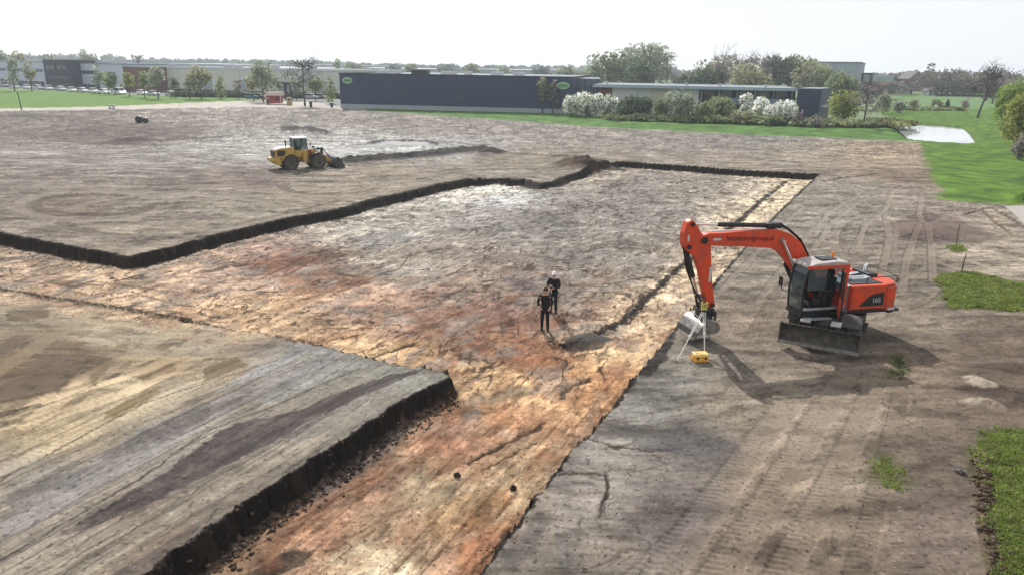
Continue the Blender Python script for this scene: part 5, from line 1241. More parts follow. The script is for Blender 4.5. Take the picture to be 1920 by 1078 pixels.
    MB().tube([(-.25, .15, 2.14), (-1.1, .1, 2.26)], .05, 8).build('pipe', M_blk, e, True)
    mb = MB()
    for a, b in (((-1.9, .95, 2.1), (-1.9, .95, 2.35)), ((-1.9, .95, 2.35), (-.6, 1.0, 2.35)), ((-.6, 1.0, 2.35), (-.6, 1.0, 2.1)), ((-1.9, .95, 2.35), (-1.95, -.9, 2.35)), ((-1.95, -.9, 2.35), (-1.95, -.9, 2.1)), ((-.6, -1.1, 2.02), (-.6, -1.1, 2.6)), ((-.6, -1.1, 2.6), (.6, -1.1, 2.6)), ((.6, -1.1, 2.6), (.6, -1.1, 2.0))): mb.tube([a, b], .018, 6)
    mb.build('handrail', M_blk, e, True)
    MB().box(-1.7, -1.3, -.8, .2, 2.123, 2.24, bev=.03).build('hood_cover', M_blk, e)
    # ---- cab
    cx0, cx1, cy0, cy1, z0, z1 = .42, 2.08, .30, 1.22, 1.205, 2.92
    cab = MB().box(cx0, cx1, cy0, cy1, z0, z0 + .12, bev=.02).build('cab', M_blk, e)
    mb = MB(); mb.prism([(cx0 - .04, 2.90), (cx0, 3.03), (.9, 3.08), (1.7, 3.03), (cx1 + .03, 2.92), (cx1 - .02, 2.86), (cx0, 2.86)], cy0 - .02, cy1 + .03); rf = mb.build('roof', mat('dusty pale roof paint', (.40, .36, .34), .5, noise=.2), cab, bevel=.03)
    mb = MB(); mb.box(.75, 1.35, cy0 + .2, cy1 - .25, 3.078, 3.11); mb.build('roof_hatch', M_blk, rf)
    mb = MB(); mb.box(cx0 - .03, cx1 - .0, cy1 + .032, cy1 + .06, 2.84, 2.96, bev=.01); mb.build('roof_rail', M_or, cab)
    mb = MB().lathe([(.055, 3.05), (.06, 3.09), (.06, 3.19), (.03, 3.23), (.001, 3.235)], 12, 'z', T(.55, .45, 0)); mb.build('beacon', M_amb, rf, True)
    for y in (.45, .8, 1.08): MB().box(cx1 - .02, cx1 + .07, y - .05, y + .05, 2.94, 3.03, bev=.01).build('work_lamp', M_lamp, rf)
    # pillars: wide orange rear post, slim black front posts
    mb = MB(); mb.box(cx0 - .05, cx0 + .20, cy1 - .05, cy1 + .03, z0 + .12, 2.86, bev=.02); mb.build('pillar', M_or, cab)
    mb = MB(); mb.box(cx0 - .05, cx0 + .1, cy0, cy0 + .06, z0 + .12, 2.86); mb.build('pillar', M_blk, cab)
    for y in (cy0 + .035, cy1 - .035):
        MB().tube([(cx1 - .02, y, z0 + .1), (cx1 + .02, y, 2.0), (cx1 - .06, y, 2.6), (cx1 - .16, y, 2.88)], .035, 8).build('pillar', M_blk, cab, True)
    MB().tube([(cx0 + .78, cy1 - .02, z0 + .1), (cx0 + .78, cy1 - .02, 2.88)], .03, 8).build('pillar', M_blk, cab, True)
    # glass
    MB().prism([(cx1 - .03, z0 + .14), (cx1 + .01, 2.0), (cx1 - .07, 2.6), (cx1 - .17, 2.86), (cx1 - .18, 2.86), (cx1 - .08, 2.6), (cx1, 2.0), (cx1 - .04, z0 + .14)], cy0 + .08, cy1 - .08).build('windscreen', M_glr, cab)
    MB().box(cx0 + .12, cx1 - .1, cy0 + .01, cy0 + .02, z0 + .5, 2.85).build('window', M_gl, cab); MB().box(cx0 - .035, cx0 - .025, cy0 + .08, cy1 - .08, z0 + .7, 2.8).build('window', M_gl, cab)
    MB().box(1.24, cx1 - .12, cy1 - .02, cy1 - .01, 2.05, 2.8).build('window', M_glr, cab)
    MB().box(cx0 - .04, cx0 + .05, cy0 + .061, cy1 - .051, z0 + .12, z0 + .7).build('rear_wall', M_or, cab)
    MB().box(cx0 + .1, cx1 - .05, cy1 - .045, cy1 + .01, z0 + .122, z0 + .20).build('sill', M_lgt, cab)
    # inside
    st = MB().box(.72, 1.25, .50, 1.02, 1.60, 1.78, bev=.05).box(.62, .80, .52, 1.0, 1.70, 2.42, T(0, 0, 0), bev=.05).box(.66, .78, .62, .90, 2.44, 2.66, bev=.04).build('seat', M_seat, cab)
    MB().box(.75, 1.2, .52, 1.0, 1.33, 1.597).build('seat_base', M_blk, st)
    for y in (.40, 1.02): MB().box(.85, 1.4, y, y + .12, 1.75, 2.0, bev=.03).tube([(1.32, y + .06, 2.0), (1.36, y + .06, 2.16)], .025, 8).build('console', M_blk, cab)
    MB().tube([(1.85, .75, 1.33), (1.72, .75, 1.95)], .04, 8).lathe([(.17, -.012), (.19, 0), (.17, .012), (.155, 0), (.17, -.012)], 20, 'z', T(1.71, .75, 1.99) @ RY(-.5)).build('steering_wheel', M_blk, cab, True)
    MB().box(1.80, 1.86, .42, .60, 2.05, 2.25, bev=.01).build('monitor', M_blk, cab)
    # open door: hinged on the rear post, standing out towards the camera
    D = T(.66, cy1 + .04, 0) @ RZ(math.radians(62))
    mb = MB(); mb.M = D
    for a, b in (((0, 0, 1.25), (0, 0, 2.75)), ((0, 0, 2.75), (.55, 0, 2.78)), ((.55, 0, 2.78), (.72, 0, 2.3)), ((.72, 0, 2.3), (.74, 0, 1.5)), ((.74, 0, 1.5), (.55, 0, 1.0)), ((.55, 0, 1.0), (0, 0, 1.25))): mb.tube([a, b], .032, 8)
    dr = mb.build('door', M_blk, cab, True)
    mb = MB(); mb.M = D; mb.prism([(.02, 1.27), (.54, 1.02), (.73, 1.5), (.74, 1.72), (.02, 1.78)], -.02, .02); mb.build('lower_panel', M_or, dr)
    mb = MB(); mb.M = D; mb.prism([(.03, 1.80), (.72, 1.74), (.70, 2.3), (.54, 2.75), (.03, 2.73)], -.006, .006); mb.build('window', M_gl, dr)
    mb = MB(); mb.M = D; mb.box(.6, .68, .022, .07, 1.62, 1.68); mb.build('handle', M_chr, dr)
    # steps and mirror on a long arm
    MB().box(.9, 1.9, cy1 - .1, cy1 + .12, .98, 1.03).build('step', M_lgt, e)
    mr = MB().tube([(2.08, .95, 2.15), (2.5, 1.15, 1.98), (2.95, 1.2, 2.15), (3.05, 1.2, 2.45)], .018, 6).build('mirror_arm', M_blk, cab, True); MB().box(3.0, 3.06, 1.1, 1.28, 2.30, 2.62, bev=.01).build('mirror', M_blk, mr)
    mr = MB().tube([(.8, -1.15, 2.0), (1.0, -1.25, 2.5)], .018, 6).build('mirror_arm', M_blk, e, True); MB().box(.98, 1.04, -1.34, -1.16, 2.4, 2.75, bev=.01).build('mirror', M_blk, mr)
    # ---- boom
    by = -.12; hw = .19
    up = [(.62, 1.55), (.98, 2.35), (1.32, 3.02), (1.65, 3.52), (2.11, 3.86), (2.74, 4.05), (3.79, 4.02), (4.82, 3.97), (5.34, 3.98), (5.62, 3.88)]
    dn = [(5.66, 3.70), (5.45, 3.58), (5.0, 3.52), (3.72, 3.44), (2.85, 3.36), (2.45, 3.18), (2.05, 2.80), (1.55, 2.22), (1.05, 1.72), (.78, 1.45)]
    bm = MB().prism(up + dn, by - hw, by + hw).build('boom', M_or, e, bevel=.02)
    for s in (-1, 1): MB().tube([(2.45, by + s * hw, 3.62), (2.45, by + s * (hw + .05), 3.62)], .10, 14).build('boom_pin', M_worn if s > 0 else M_blk, bm, True)
    MB().box(4.85, 5.15, by + hw + .004, by + hw + .01, 3.72, 3.80).build('decal', M_wht, bm)
    text('heijsbrandgroep.nl', .255, mat('dark red lettering', (.13, .012, .01), .5), bm, Matrix(((-1, 0, 0, 3.72), (0, 0, 1, by + hw + .008), (0, 1, 0, 3.75), (0, 0, 0, 1))) @ Matrix.Rotation(math.radians(-2), 4, 'Z'), 'lettering', .15)
    hs = MB()
    for k in range(3): 
        o_ = -.08 + .08 * k
        hs.tube([(.75, by + o_, 1.95), (1.0, by + o_, 2.62), (1.32, by + o_, 3.18), (1.62, by + o_, 3.62), (2.08, by + o_, 3.97), (2.5, by + o_, 4.16 + .03 * k), (2.9, by + o_, 4.14)], .032, 7)
    hs.build('hose', M_hose, bm, True)
    MB().box(2.45, 3.05, by - .17, by + .17, 4.06, 4.26, bev=.04).build('valve_block', M_blk, bm)
    MB().tube([(2.75, by, 4.24), (2.2, by, 4.12)], .03, 6).build('pipe', M_chr, bm, True)
    cyl(bm, (2.95, 4.16), (5.95, 4.30), .085, .042, .66, by, 'hydraulic_cylinder')
    MB().tube([(3.1, by + .14, 4.07), (5.2, by + .14, 4.05)], .025, 6).build('pipe', M_chr, bm, True)
    for s in (-1, 1): cyl(e, (1.15, 1.38), (2.45, 3.62), .085, .045, .58, by + s * .30, 'hydraulic_cylinder')
    # ---- stick
    so_ = [(5.90, 4.42), (5.62, 4.02), (5.35, 3.74), (5.20, 3.52), (5.12, 2.9), (5.02, 2.2), (4.86, 1.45), (4.80, 1.28), (4.98, 1.22), (5.14, 1.34), (5.32, 1.9), (5.52, 2.6), (5.78, 3.16), (6.16, 3.42), (6.26, 3.62), (6.27, 4.0), (6.16, 4.40), (6.02, 4.48)]
    sk = MB().prism(so_, by - .17, by + .17).build('stick', M_or, e, bevel=.02)
    for x, z, r in ((5.48, 3.74, .12), (5.98, 4.32, .07), (6.04, 3.52, .08), (4.95, 1.34, .08)): MB().tube([(x, by - .24, z), (x, by + .24, z)], r, 14).build('stick_pin', M_blk, sk, True)
    MB().box(6.05, 6.12, by + .172, by + .18, 3.72, 3.95).build('decal', M_wht, sk); MB().box(5.10, 5.18, by + .172, by + .178, 2.2, 2.75).build('decal', M_wht, sk)
    cyl(sk, (6.06, 3.42), (5.48, 1.72), .08, .042, .62, by, 'hydraulic_cylinder')
    MB().tube([(6.22, by + .1, 3.5), (6.05, by + .13, 2.7), (5.72, by + .14, 2.0), (5.45, by + .12, 1.55)], .03, 6).tube([(6.12, by - .1, 3.4), (5.85, by - .13, 2.6), (5.55, by - .14, 1.8), (5.3, by - .12, 1.2)], .03, 6).build('hose', M_hose, sk, True)
    for s in (-1, 1): MB().tube([(5.48, by + s * .12, 1.72), (5.10, by + s * .12, 1.55)], .045, 8).build('link', M_gry, sk, True)
    for s in (-1, 1): MB().tube([(5.48, by + s * .17, 1.72), (5.32, by + s * .17, 1.08)], .045, 8).build('link', M_gry, sk, True)
    # ---- tiltrotator and grading bucket
    tr = MB().box(4.82, 5.42, by - .20, by + .20, .90, 1.20, bev=.04).lathe([(.26, .70), (.30, .76), (.30, .86), (.24, .92)], 20, 'z', T(5.12, by, 0)).build('tiltrotator', M_blk, e)
    for s in (-1, 1): MB().tube([(5.1 + s * .34, by + .12, 1.05), (5.1 + s * .25, by + .30, .80)], .05, 8).build('hydraulic_cylinder', M_blk, tr, True)
    B = T(5.24, by + .02, .84) @ RZ(math.radians(11)) @ RX(math.radians(-4)) @ Matrix.Diagonal((.86, .88, .9, 1))
    pr = []; N = 12                                           # broad shell, back up, mouth towards the ground
    for i in range(N + 1):
        a = math.radians(205 - 190 * i / N); pr.append((.02 + .52 * math.cos(a), -.30 + .36 * math.sin(a)))
    pr.append((.66, -.44))
    inner = [(x * .94, (z + .3) * .92 - .31) for x, z in reversed(pr)]
    mb = MB(); mb.M = B; mb.prism(pr + inner, -.62, .62); bk = mb.build('bucket', M_worn, e, True)
    for y in (-.655, .622):
        mb = MB(); mb.M = B; mb.prism(pr + [(.30, -.50), (-.25, -.50)], y, y + .033); mb.build('side_plate', M_worn, bk)
    mb = MB(); mb.M = B; mb.prism([(.60, -.36), (.65, -.36), (.74, -.56), (.70, -.57)], -.66, .66); mb.build('cutting_edge', M_gry, bk)
    mb = MB(); mb.M = B; mb.box(-.30, .26, -.26, .26, .04, .10, bev=.02); mb.build('bracket', M_blk, bk)
    return e
excavator()

# ------------------------------------------------------------------ wheel loader
def loader():
    p = PG(566, 316); e = empty('wheel_loader', (p.x, p.y, p.z), math.radians(33), 'dirty yellow wheel loader with its bucket lowered beside the pale sand patch', 'wheel loader'); e.scale = (.87, .87, .87)
    # x forward, y left; camera sees the right side (y<0)
    for x in (-1.45, 1.55):
        for y in (-1.0, 1.0): wheel(e, (x, y, .78), .80, .60, rimm=mat('dusty pale rim', (.30, .25, .17), .7, noise=.3), out=1 if y > 0 else -1)
        MB().tube([(x, -.8, .78), (x, .8, .78)], .18, 10).build('axle', M_blk, e, True)
    MB().prism([(-2.3, .75), (-2.2, 1.2), (-.35, 1.25), (-.35, .7)], -.5, .5).build('rear_frame', M_blk, e)
    MB().prism([(-.25, .7), (-.25, 1.35), (.7, 1.55), (2.0, 1.3), (2.3, .7), (1.0, .55)], -.42, .42).build('front_frame', M_yel, e, bevel=.03)
    mb = MB(); mb.prism([(-3.05, .75), (-3.35, 1.0), (-3.35, 1.25), (-2.55, 1.30), (-2.35, .62), (-2.9, .6)], -1.15, 1.15); mb.build('counterweight', M_yel, e, bevel=.05)
    mb = MB(); mb.prism([(-3.0, 1.27), (-2.96, 2.12), (-2.4, 2.28), (-.9, 2.36), (-.9, 1.27)], -.80, .80); hd = mb.build('engine_hood', M_yel, e, bevel=.05)
    MB().box(-3.06, -2.98, -.70, .70, 1.42, 2.05).build('grille', M_blk, hd); MB().box(-2.75, -1.9, -.83, -.80, 1.5, 2.05).build('grille', M_blk, hd)
    MB().prism([(-2.9, 2.17), (-2.3, 2.33), (-1.2, 2.39), (-1.2, 2.365), (-2.3, 2.3), (-2.9, 2.14)], -.7, .7).build('hood_cover', M_wht, hd)
    MB().tube([(-1.5, .3, 2.35), (-1.5, .3, 2.95), (-1.58, .3, 3.05)], .07, 8).build('exhaust', M_blk, hd, True)
    for x in (-1.45,):
        for y in (-1.28, .70):
            a = [(x + 1.0 * math.cos(math.radians(q)), .78 + .98 * math.sin(math.radians(q))) for q in range(15, 166, 15)]; b_ = [(x + .92 * math.cos(math.radians(q)), .78 + .90 * math.sin(math.radians(q))) for q in range(165, 14, -15)]
            MB().prism(a + b_, y, y + .58).build('mudguard', M_yel, e)
    for y in (-1.28, .70):
        a = [(1.55 + 1.0 * math.cos(math.radians(q)), .78 + .98 * math.sin(math.radians(q))) for q in range(60, 166, 15)]; b_ = [(1.55 + .92 * math.cos(math.radians(q)), .78 + .90 * math.sin(math.radians(q))) for q in range(165, 59, -15)]
        MB().prism(a + b_, y, y + .58).build('mudguard', M_blk, e)
    # cab
    MB().box(-.88, .55, -.78, .78, 1.30, 2.02, bev=.05).build('cab_base', M_yel, e)
    MB().prism([(-.1, .8), (.3, .8), (.3, 1.45), (-.1, 1.75)], -1.1, -.79).build('step', M_yel, e)
    cb = MB()
    for x, y, x2 in ((-.85, -.75, -.85), (-.85, .75, -.85), (.52, -.75, .42), (.52, .75, .42), (-.2, -.75, -.2)): cb.tube([(x, y, 2.0), (x2, y, 3.22)], .045, 8)
    cab = cb.build('cab', M_blk, e, True)
    MB().box(-.98, .62, -.85, .85, 3.2, 3.36, bev=.05).build('roof', M_wht, cab)
    for a in ((-.80, -.25, -.755, -.745), (-.15, .42, -.755, -.745), (-.80, .42, .745, .755)): MB().box(a[0], a[1], a[2], a[3], 2.05, 3.18).build('window', M_gl, cab)
    MB().prism([(.50, 2.04), (.42, 3.18), (.43, 3.18), (.51, 2.04)], -.7, .7).build('windscreen', M_gl, cab); MB().box(-.86, -.85, -.7, .7, 2.1, 3.15).build('window', M_gl, cab)
    MB().box(-.6, -.1, -.3, .3, 2.0, 2.35, bev=.05).box(-.68, -.5, -.28, .28, 2.3, 2.9, bev=.05).build('seat', M_seat, cab)
    MB().tube([(.5, -.85, 3.0), (.7, -1.1, 3.0), (.72, -1.12, 2.7)], .02, 6).box(.70, .74, -1.2, -1.04, 2.5, 2.85).build('mirror', M_blk, cab)
    MB().lathe([(.06, 3.36), (.06, 3.5), (.001, 3.54)], 10, 'z', T(-.5, .4, 0)).build('beacon', M_amb, cab, True)
    MB().box(.58, 1.0, -.62, .62, 1.45, 2.05, bev=.06).build('front_hood', M_redh, e)
    # arms and bucket
    for s in (-1, 1):
        MB().prism([(.9, 1.95), (1.2, 2.08), (2.2, 1.55), (3.3, .75), (3.45, .45), (3.2, .40), (2.1, 1.15), (1.0, 1.7)], s * .55 - .07, s * .55 + .07).build('lift_arm', M_yel, e, bevel=.01)
        MB().box(1.55, 1.75, s * .8 - .1, s * .8 + .1, 2.0, 2.25, bev=.02).tube([(1.65, s * .7, 1.6), (1.65, s * .8, 2.0)], .03, 6).build('headlight', M_blk, e)
        MB().tube([(1.0, s * .34, 1.1), (2.3, s * .34, 1.15)], .08, 10).build('hydraulic_cylinder', M_blk, e, True)
    MB().prism([(2.0, 1.3), (2.25, 2.15), (2.45, 2.15), (2.35, 1.25)], -.12, .12).build('link', M_blk, e)
    MB().tube([(1.0, 0, 1.95), (2.3, 0, 2.05)], .09, 10).build('hydraulic_cylinder', M_blk, e, True); MB().tube([(2.35, 0, 2.05), (3.2, 0, 1.05)], .06, 8).build('link', M_blk, e, True)
    pr = [(4.55, .05), (3.5, .02), (3.2, .25), (3.15, .7), (3.35, 1.10), (3.62, 1.22), (3.60, 1.16), (3.42, 1.02), (3.24, .68), (3.28, .32), (3.55, .10), (4.55, .09)]
    bk = MB().prism(pr, -1.4, 1.4).build('bucket', mat('blue black worn steel', (.06, .07, .095), .5, .4, noise=.3), e)
    for y in (-1.44, 1.401): MB().prism([(4.4, .05), (3.5, .02), (3.2, .25), (3.15, .7), (3.35, 1.10), (3.62, 1.22), (4.0, .8)], y, y + .04).build('side_plate', M_gry, bk)
    MB().box(4.3, 4.75, -1.42, 1.42, .0, .045).build('cutting_edge', M_worn, bk)
    return e
loader()

# ------------------------------------------------------------------ parked cars
M_cg = mat('car glass', (.02, .025, .03), .08, spec=.8)
def car_proto(name, paint, kind):
    e = empty(name)
    k = {'hatch': 0, 'estate': 1, 'van': 2}[kind]; L = (4.1, 4.7, 4.9)[k] / 2; h = (1.48, 1.50, 1.95)[k]; hb = .92 if k < 2 else 1.1
    prof = [(-L, .32), (-L + .03, .75), (-L + .12, hb), (L - 1.15, hb), (L - .25, .78), (L - .02, .62), (L, .35), (L - .15, .25), (-L + .1, .25)]
    b = MB().prism(prof, -.86, .86).build('body', paint, e, bevel=.06)
    gh = {0: [(-L + .12, hb - .01), (-L + .45, h - .06), (-L + .9, h), (.35, h), (L - 1.15, hb - .01)], 1: [(-L + .12, hb - .01), (-L + .5, h - .05), (-L + 1, h), (.25, h), (L - 1.25, hb - .01)], 2: [(-L + .1, hb - .01), (-L + .15, h - .1), (-L + .4, h), (L - 1.7, h), (L - .9, hb - .01)]}[k]
    MB().prism(gh, -.72, .72).build('roof', paint, e, bevel=.05)
    win = [(x * (.93 if x < 0 else .97), z) for x, z in gh]; win = [(x, min(z, h - .12) + (.04 if z < hb + .1 else 0)) for x, z in win]
    MB().prism(win, -.735, -.722).build('window', M_cg, e); MB().prism(win, .722, .735).build('window', M_cg, e)
    a, c = gh[-1], gh[-2]
    MB().prism([(a[0] + .02, a[1] + .04), (c[0] + .06, c[1] - .06), (c[0] + .03, c[1] - .06), (a[0] - .02, a[1] + .04)], -.62, .62).build('windscreen', M_cg, e)
    MB().prism([(gh[0][0] - .01, hb + .05), (gh[1][0] - .03, h - .14), (gh[1][0] + .02, h - .14), (gh[0][0] + .04, hb + .05)], -.6, .6).build('rear_window', M_cg, e)
    for x in (-L + .8, L - .85):
        for y in (-.80, .62): 
            w_ = MB().lathe([(.001, 0), (.20, .01), (.31, 0), (.31, .18), (.2, .17), (.001, .18)], 14, 'y', T(x, y, .31)).build('wheel', M_rub, e, True)
    for y in (-.62, .62): MB().box(L - .14, L - .0, y - .16, y + .16, .60, .70, bev=.02).build('headlight', M_lamp, e); MB().box(-L - .01, -L + .08, y - .12, y + .12, .72, .84).build('tail_light', M_redh, e)
    return e
def copy_tree(o, parent=None):
    c = o.copy(); sc.collection.objects.link(c); c.parent = parent
    for ch in list(o.children):
        d = ch.copy(); sc.collection.objects.link(d); d.parent = c
        for g in ch.children:
            h_ = g.copy(); sc.collection.objects.link(h_); h_.parent = d
    return c
def paint(n, c): return mat(n, c, .25, .2, .6)
CP = {'white': paint('white car paint', (.72, .73, .74)), 'silver': paint('silver car paint', (.45, .47, .50)), 'grey': paint('grey car paint', (.16, .17, .19)), 'dark': paint('dark blue car paint', (.03, .05, .09)), 'teal': paint('teal car paint', (.04, .16, .20)), 'red': paint('maroon car paint', (.12, .03, .04))}
protos = {}; grp = 'cars parked along the far side of the green field'
CARS = [(28, 166.5, 'silver', 'hatch', 'silver hatchback, leftmost car at the foot of the pale office'), (52, 167.5, 'white', 'hatch', 'white hatchback, second in the row from the leftmost silver one'), (73, 168.5, 'silver', 'estate', 'silver estate, third in the row under the pale office'),
        (93, 169.5, 'white', 'hatch', 'white hatchback directly under the left edge of the dark brick tower'), (115, 171, 'silver', 'estate', 'silver estate under the middle of the dark brick tower'), (136, 173, 'white', 'hatch', 'white hatchback at the right edge of the dark brick tower'),
        (156, 174, 'silver', 'estate', 'silver estate below the left part of the office wing window strip'), (177, 175, 'white', 'hatch', 'white hatchback below the middle of the office wing window strip'), (197, 176.5, 'white', 'estate', 'white estate below the end of the office wing window strip'),
        (225, 178, 'white', 'van', 'white van at the right end of the long car row'), (268, 178.5, 'white', 'hatch', 'white hatchback alone before the red brick block'), (289, 180, 'silver', 'hatch', 'silver hatchback between a white hatchback and the last dark-windowed car'), (322, 181, 'silver', 'estate', 'silver estate, last car of the row by the beige hall'),
        (8, 164, 'grey', 'van', 'grey van at the left frame edge before the office'), (460, 184, 'grey', 'estate', 'grey estate in front of the beige hall left of the red stall'), (474, 186, 'teal', 'hatch', 'teal hatchback left of the red stall'),
        (487, 186, 'red', 'hatch', 'maroon hatchback just left of the red stall'), (562, 184, 'white', 'estate', 'white estate right of the black entrance frame'), (585, 186, 'silver', 'hatch', 'silver hatchback under the tall dark bare tree'), (603, 186, 'grey', 'hatch', 'grey hatchback near the narrow green tree'), (616, 185, 'dark', 'estate', 'dark blue estate near the left end of the dark hall')]
for i, (px, py, col, kd, lab) in enumerate(CARS):
    key = (col, kd)
    if key not in protos: protos[key] = e = car_proto('parked_car', CP[col], kd)
    else: e = copy_tree(protos[key])
    p = P(px, py); e.location = (p.x, p.y, hz(p.x, p.y)); e.rotation_euler = (0, 0, math.radians(-38 if px < 400 else -15) + random.Random(i).uniform(-.08, .08)); tag(e, lab, 'car', grp)
# ------------------------------------------------------------------ people
M_skin = mat('skin', (.48, .28, .20), .6); M_cloth = mat('black work clothes', (.012, .013, .018), .8, noise=.3, nscale=8); M_navy = mat('dark navy trousers', (.014, .016, .026), .85, noise=.3, nscale=8)
M_shoe = mat('dark boots', (.02, .017, .015), .7); M_hair = mat('dark hair', (.02, .015, .012), .8); M_cap = mat('white cap', (.78, .76, .74), .7)
def skin_obj(name, verts, edges, radii, m, parent, root=0, sub=2):
    me = bpy.data.meshes.new(name); me.from_pydata(verts, edges, []); me.update()
    o = bpy.data.objects.new(name, me); sc.collection.objects.link(o); o.parent = parent
    s = o.modifiers.new('skin', 'SKIN'); s.use_smooth_shade = True
    if not me.skin_vertices: me.skin_vertices.new()
    for i, r in enumerate(radii):
        r = (r, r) if not isinstance(r, tuple) else r
        me.skin_vertices[0].data[i].radius = r; me.skin_vertices[0].data[i].use_root = (i == root)
    o.modifiers.new('sub', 'SUBSURF').levels = sub; o.modifiers['sub'].render_levels = sub
    me.materials.append(m); return o
def person(px, py, rz, label, H=1.78, cap=False, stride=.0, elb=None, hands=None):
    p = PG(px, py); e = empty('person', (p.x, p.y, p.z), rz, label, 'person')
    k = H / 1.78
    # facing +x, left = +y
    hip = Vector((0, 0, .93)); L = {}
    def V(*a): return Vector(a) * k
    kn = {1: V(.05 + stride * .3, .11, .50), -1: V(.03 - stride * .2, -.11, .50)}
    an = {1: V(.02 + stride, .13, .09), -1: V(-.04 - stride, -.12, .09)}
    el = elb or {1: V(-.02, .30, 1.17), -1: V(-.02, -.31, 1.17)}
    hd = hands or {1: V(.18, .20, 1.02), -1: V(.20, -.19, 1.04)}
    sh = {1: V(0, .19, 1.43), -1: V(0, -.19, 1.43)}
    # body as one continuous surface with head, neck, forearms and five-fingered hands
    vs = [V(0, 0, .95), V(0, 0, 1.15), V(.0, 0, 1.38), V(0, 0, 1.50), V(.012, 0, 1.57), V(.02, 0, 1.64), V(.015, 0, 1.72)]
    rr = [(.11, .15), (.10, .14), (.10, .15), (.055, .055), (.062, .058), (.092, .078), (.075, .066)]
    ed = [(0, 1), (1, 2), (2, 3), (3, 4), (4, 5), (5, 6)]
    for s in (1, -1):
        i = len(vs); vs += [sh[s], el[s], hd[s].lerp(el[s], .12)]; rr += [.055, .042, .028]; ed += [(2, i), (i, i + 1), (i + 1, i + 2)]
        dirn = (hd[s] - el[s]).normalized(); side = dirn.cross(Vector((0, 0, 1))).normalized()
        j = len(vs); vs.append(hd[s] + dirn * .045 * k); rr.append((.036, .02)); ed.append((i + 2, j))
        for f in range(4):
            a = len(vs); off = side * (-.028 + .0187 * f) * k; ln = (.034, .040, .038, .028)[f] * k
            vs += [hd[s] + dirn * .085 * k + off, hd[s] + dirn * (.085 * k + ln) + off * 1.1 + Vector((0, 0, -.012)), hd[s] + dirn * (.085 * k + ln * 1.6) + off * 1.1 + Vector((0, 0, -.034))]; rr += [.010, .009, .008]; ed += [(j, a), (a, a + 1), (a + 1, a + 2)]
        a = len(vs); vs += [hd[s] + dirn * .045 * k - side * .045 * k, hd[s] + dirn * .085 * k - side * .058 * k]; rr += [.011, .009]; ed += [(j, a), (a, a + 1)]
        i = len(vs); vs += [V(0, .09 * s, .90), kn[s], an[s]]; rr += [.085, .055, .04]; ed += [(0, i), (i, i + 1), (i + 1, i + 2)]
    skin_obj('body', vs, ed, rr, M_skin, e)
    # face
    hx = V(.02, 0, 1.64)
    MB().ball(V(.112, 0, 1.625), (.022, .014, .026), 6).ball(V(.02, .082, 1.64), (.022, .012, .032), 6).ball(V(.02, -.082, 1.64), (.022, .012, .032), 6).build('nose_and_ears', M_skin, e, True) if False else None
    hd_ = MB().ball(V(.025, 0, 1.655), (.100 * k, .080 * k, .118 * k), 10).ball(V(.122, 0, 1.64), (.02, .013, .024), 6).ball(V(.02, .082, 1.64), (.02, .012, .03), 6).ball(V(.02, -.082, 1.64), (.02, .012, .03), 6).build('head', M_skin, e, True)
    MB().ball(V(.108, .032, 1.665), (.012, .014, .008), 6).ball(V(.108, -.032, 1.665), (.012, .014, .008), 6).build('eye', M_hair, hd_, True)
    MB().box(.098, .122, -.022, .022, 1.592, 1.602).build('mouth', mat('lips', (.35, .13, .11), .6), hd_)
    if cap:
        MB().ball(V(.02, 0, 1.70), (.108 * k, .09 * k, .085 * k), 10).prism([(.05, 1.70), (.19, 1.695), (.19, 1.683), (.05, 1.688)], -.06, .06).build('cap', M_cap, e, True)
    else:
        MB().ball(V(-.002, 0, 1.685), (.122 * k, .098 * k, .125 * k), 10).build('hair', M_hair, e, True)
    # jacket
    jv = [V(0, 0, .90), V(0, 0, 1.0), V(0, 0, 1.20), V(0, 0, 1.38), V(0, 0, 1.485)]; jr = [(.135, .185), (.135, .18), (.125, .175), (.13, .18), (.075, .08)]; je = [(0, 1), (1, 2), (2, 3), (3, 4)]
    for s in (1, -1):
        i = len(jv); jv += [sh[s] + V(0, .0, -.0), el[s], el[s].lerp(hd[s], .85)]; jr += [.078, .062, .045]; je += [(3, i), (i, i + 1), (i + 1, i + 2)]
    skin_obj('jacket', jv, je, jr, M_cloth, e, 1)
    tv = [V(0, 0, .97), V(0, 0, .88)]; trr = [(.125, .17), (.12, .16)]; te = [(0, 1)]
    for s in (1, -1):
        i = len(tv); tv += [V(.0, .095 * s, .80), kn[s], an[s]]; trr += [.10, .075, .062]; te += [(1, i), (i, i + 1), (i + 1, i + 2)]
    skin_obj('trousers', tv, te, trr, M_navy, e, 0)
    for s in (1, -1):
        a = an[s]; mb = MB().ball((a.x + .06, a.y, .05), (.15, .055, .05), 8).tube([(a.x, a.y, .05), (a.x, a.y, .14)], .055, 8); mb.build('boot', M_shoe, e, True)
    return e, p
e1, p1 = person(1021, 618, math.radians(-95), 'person in black work clothes standing nearest the camera in the pit, elbows out', 1.74, stride=.03)
e2, p2 = person(1037, 585, math.radians(-110), 'person with a white cap in dark clothes standing behind the other one in the pit', 1.78, cap=True, hands={1: Vector((.30, .05, 1.12)), -1: Vector((.28, -.06, 1.22))}, elb={1: Vector((.05, .27, 1.14)), -1: Vector((.06, -.27, 1.18))})
M_rodr = mat('red paint', (.5, .04, .03), .5); M_rodw = mat('white paint', (.78, .78, .76), .5)
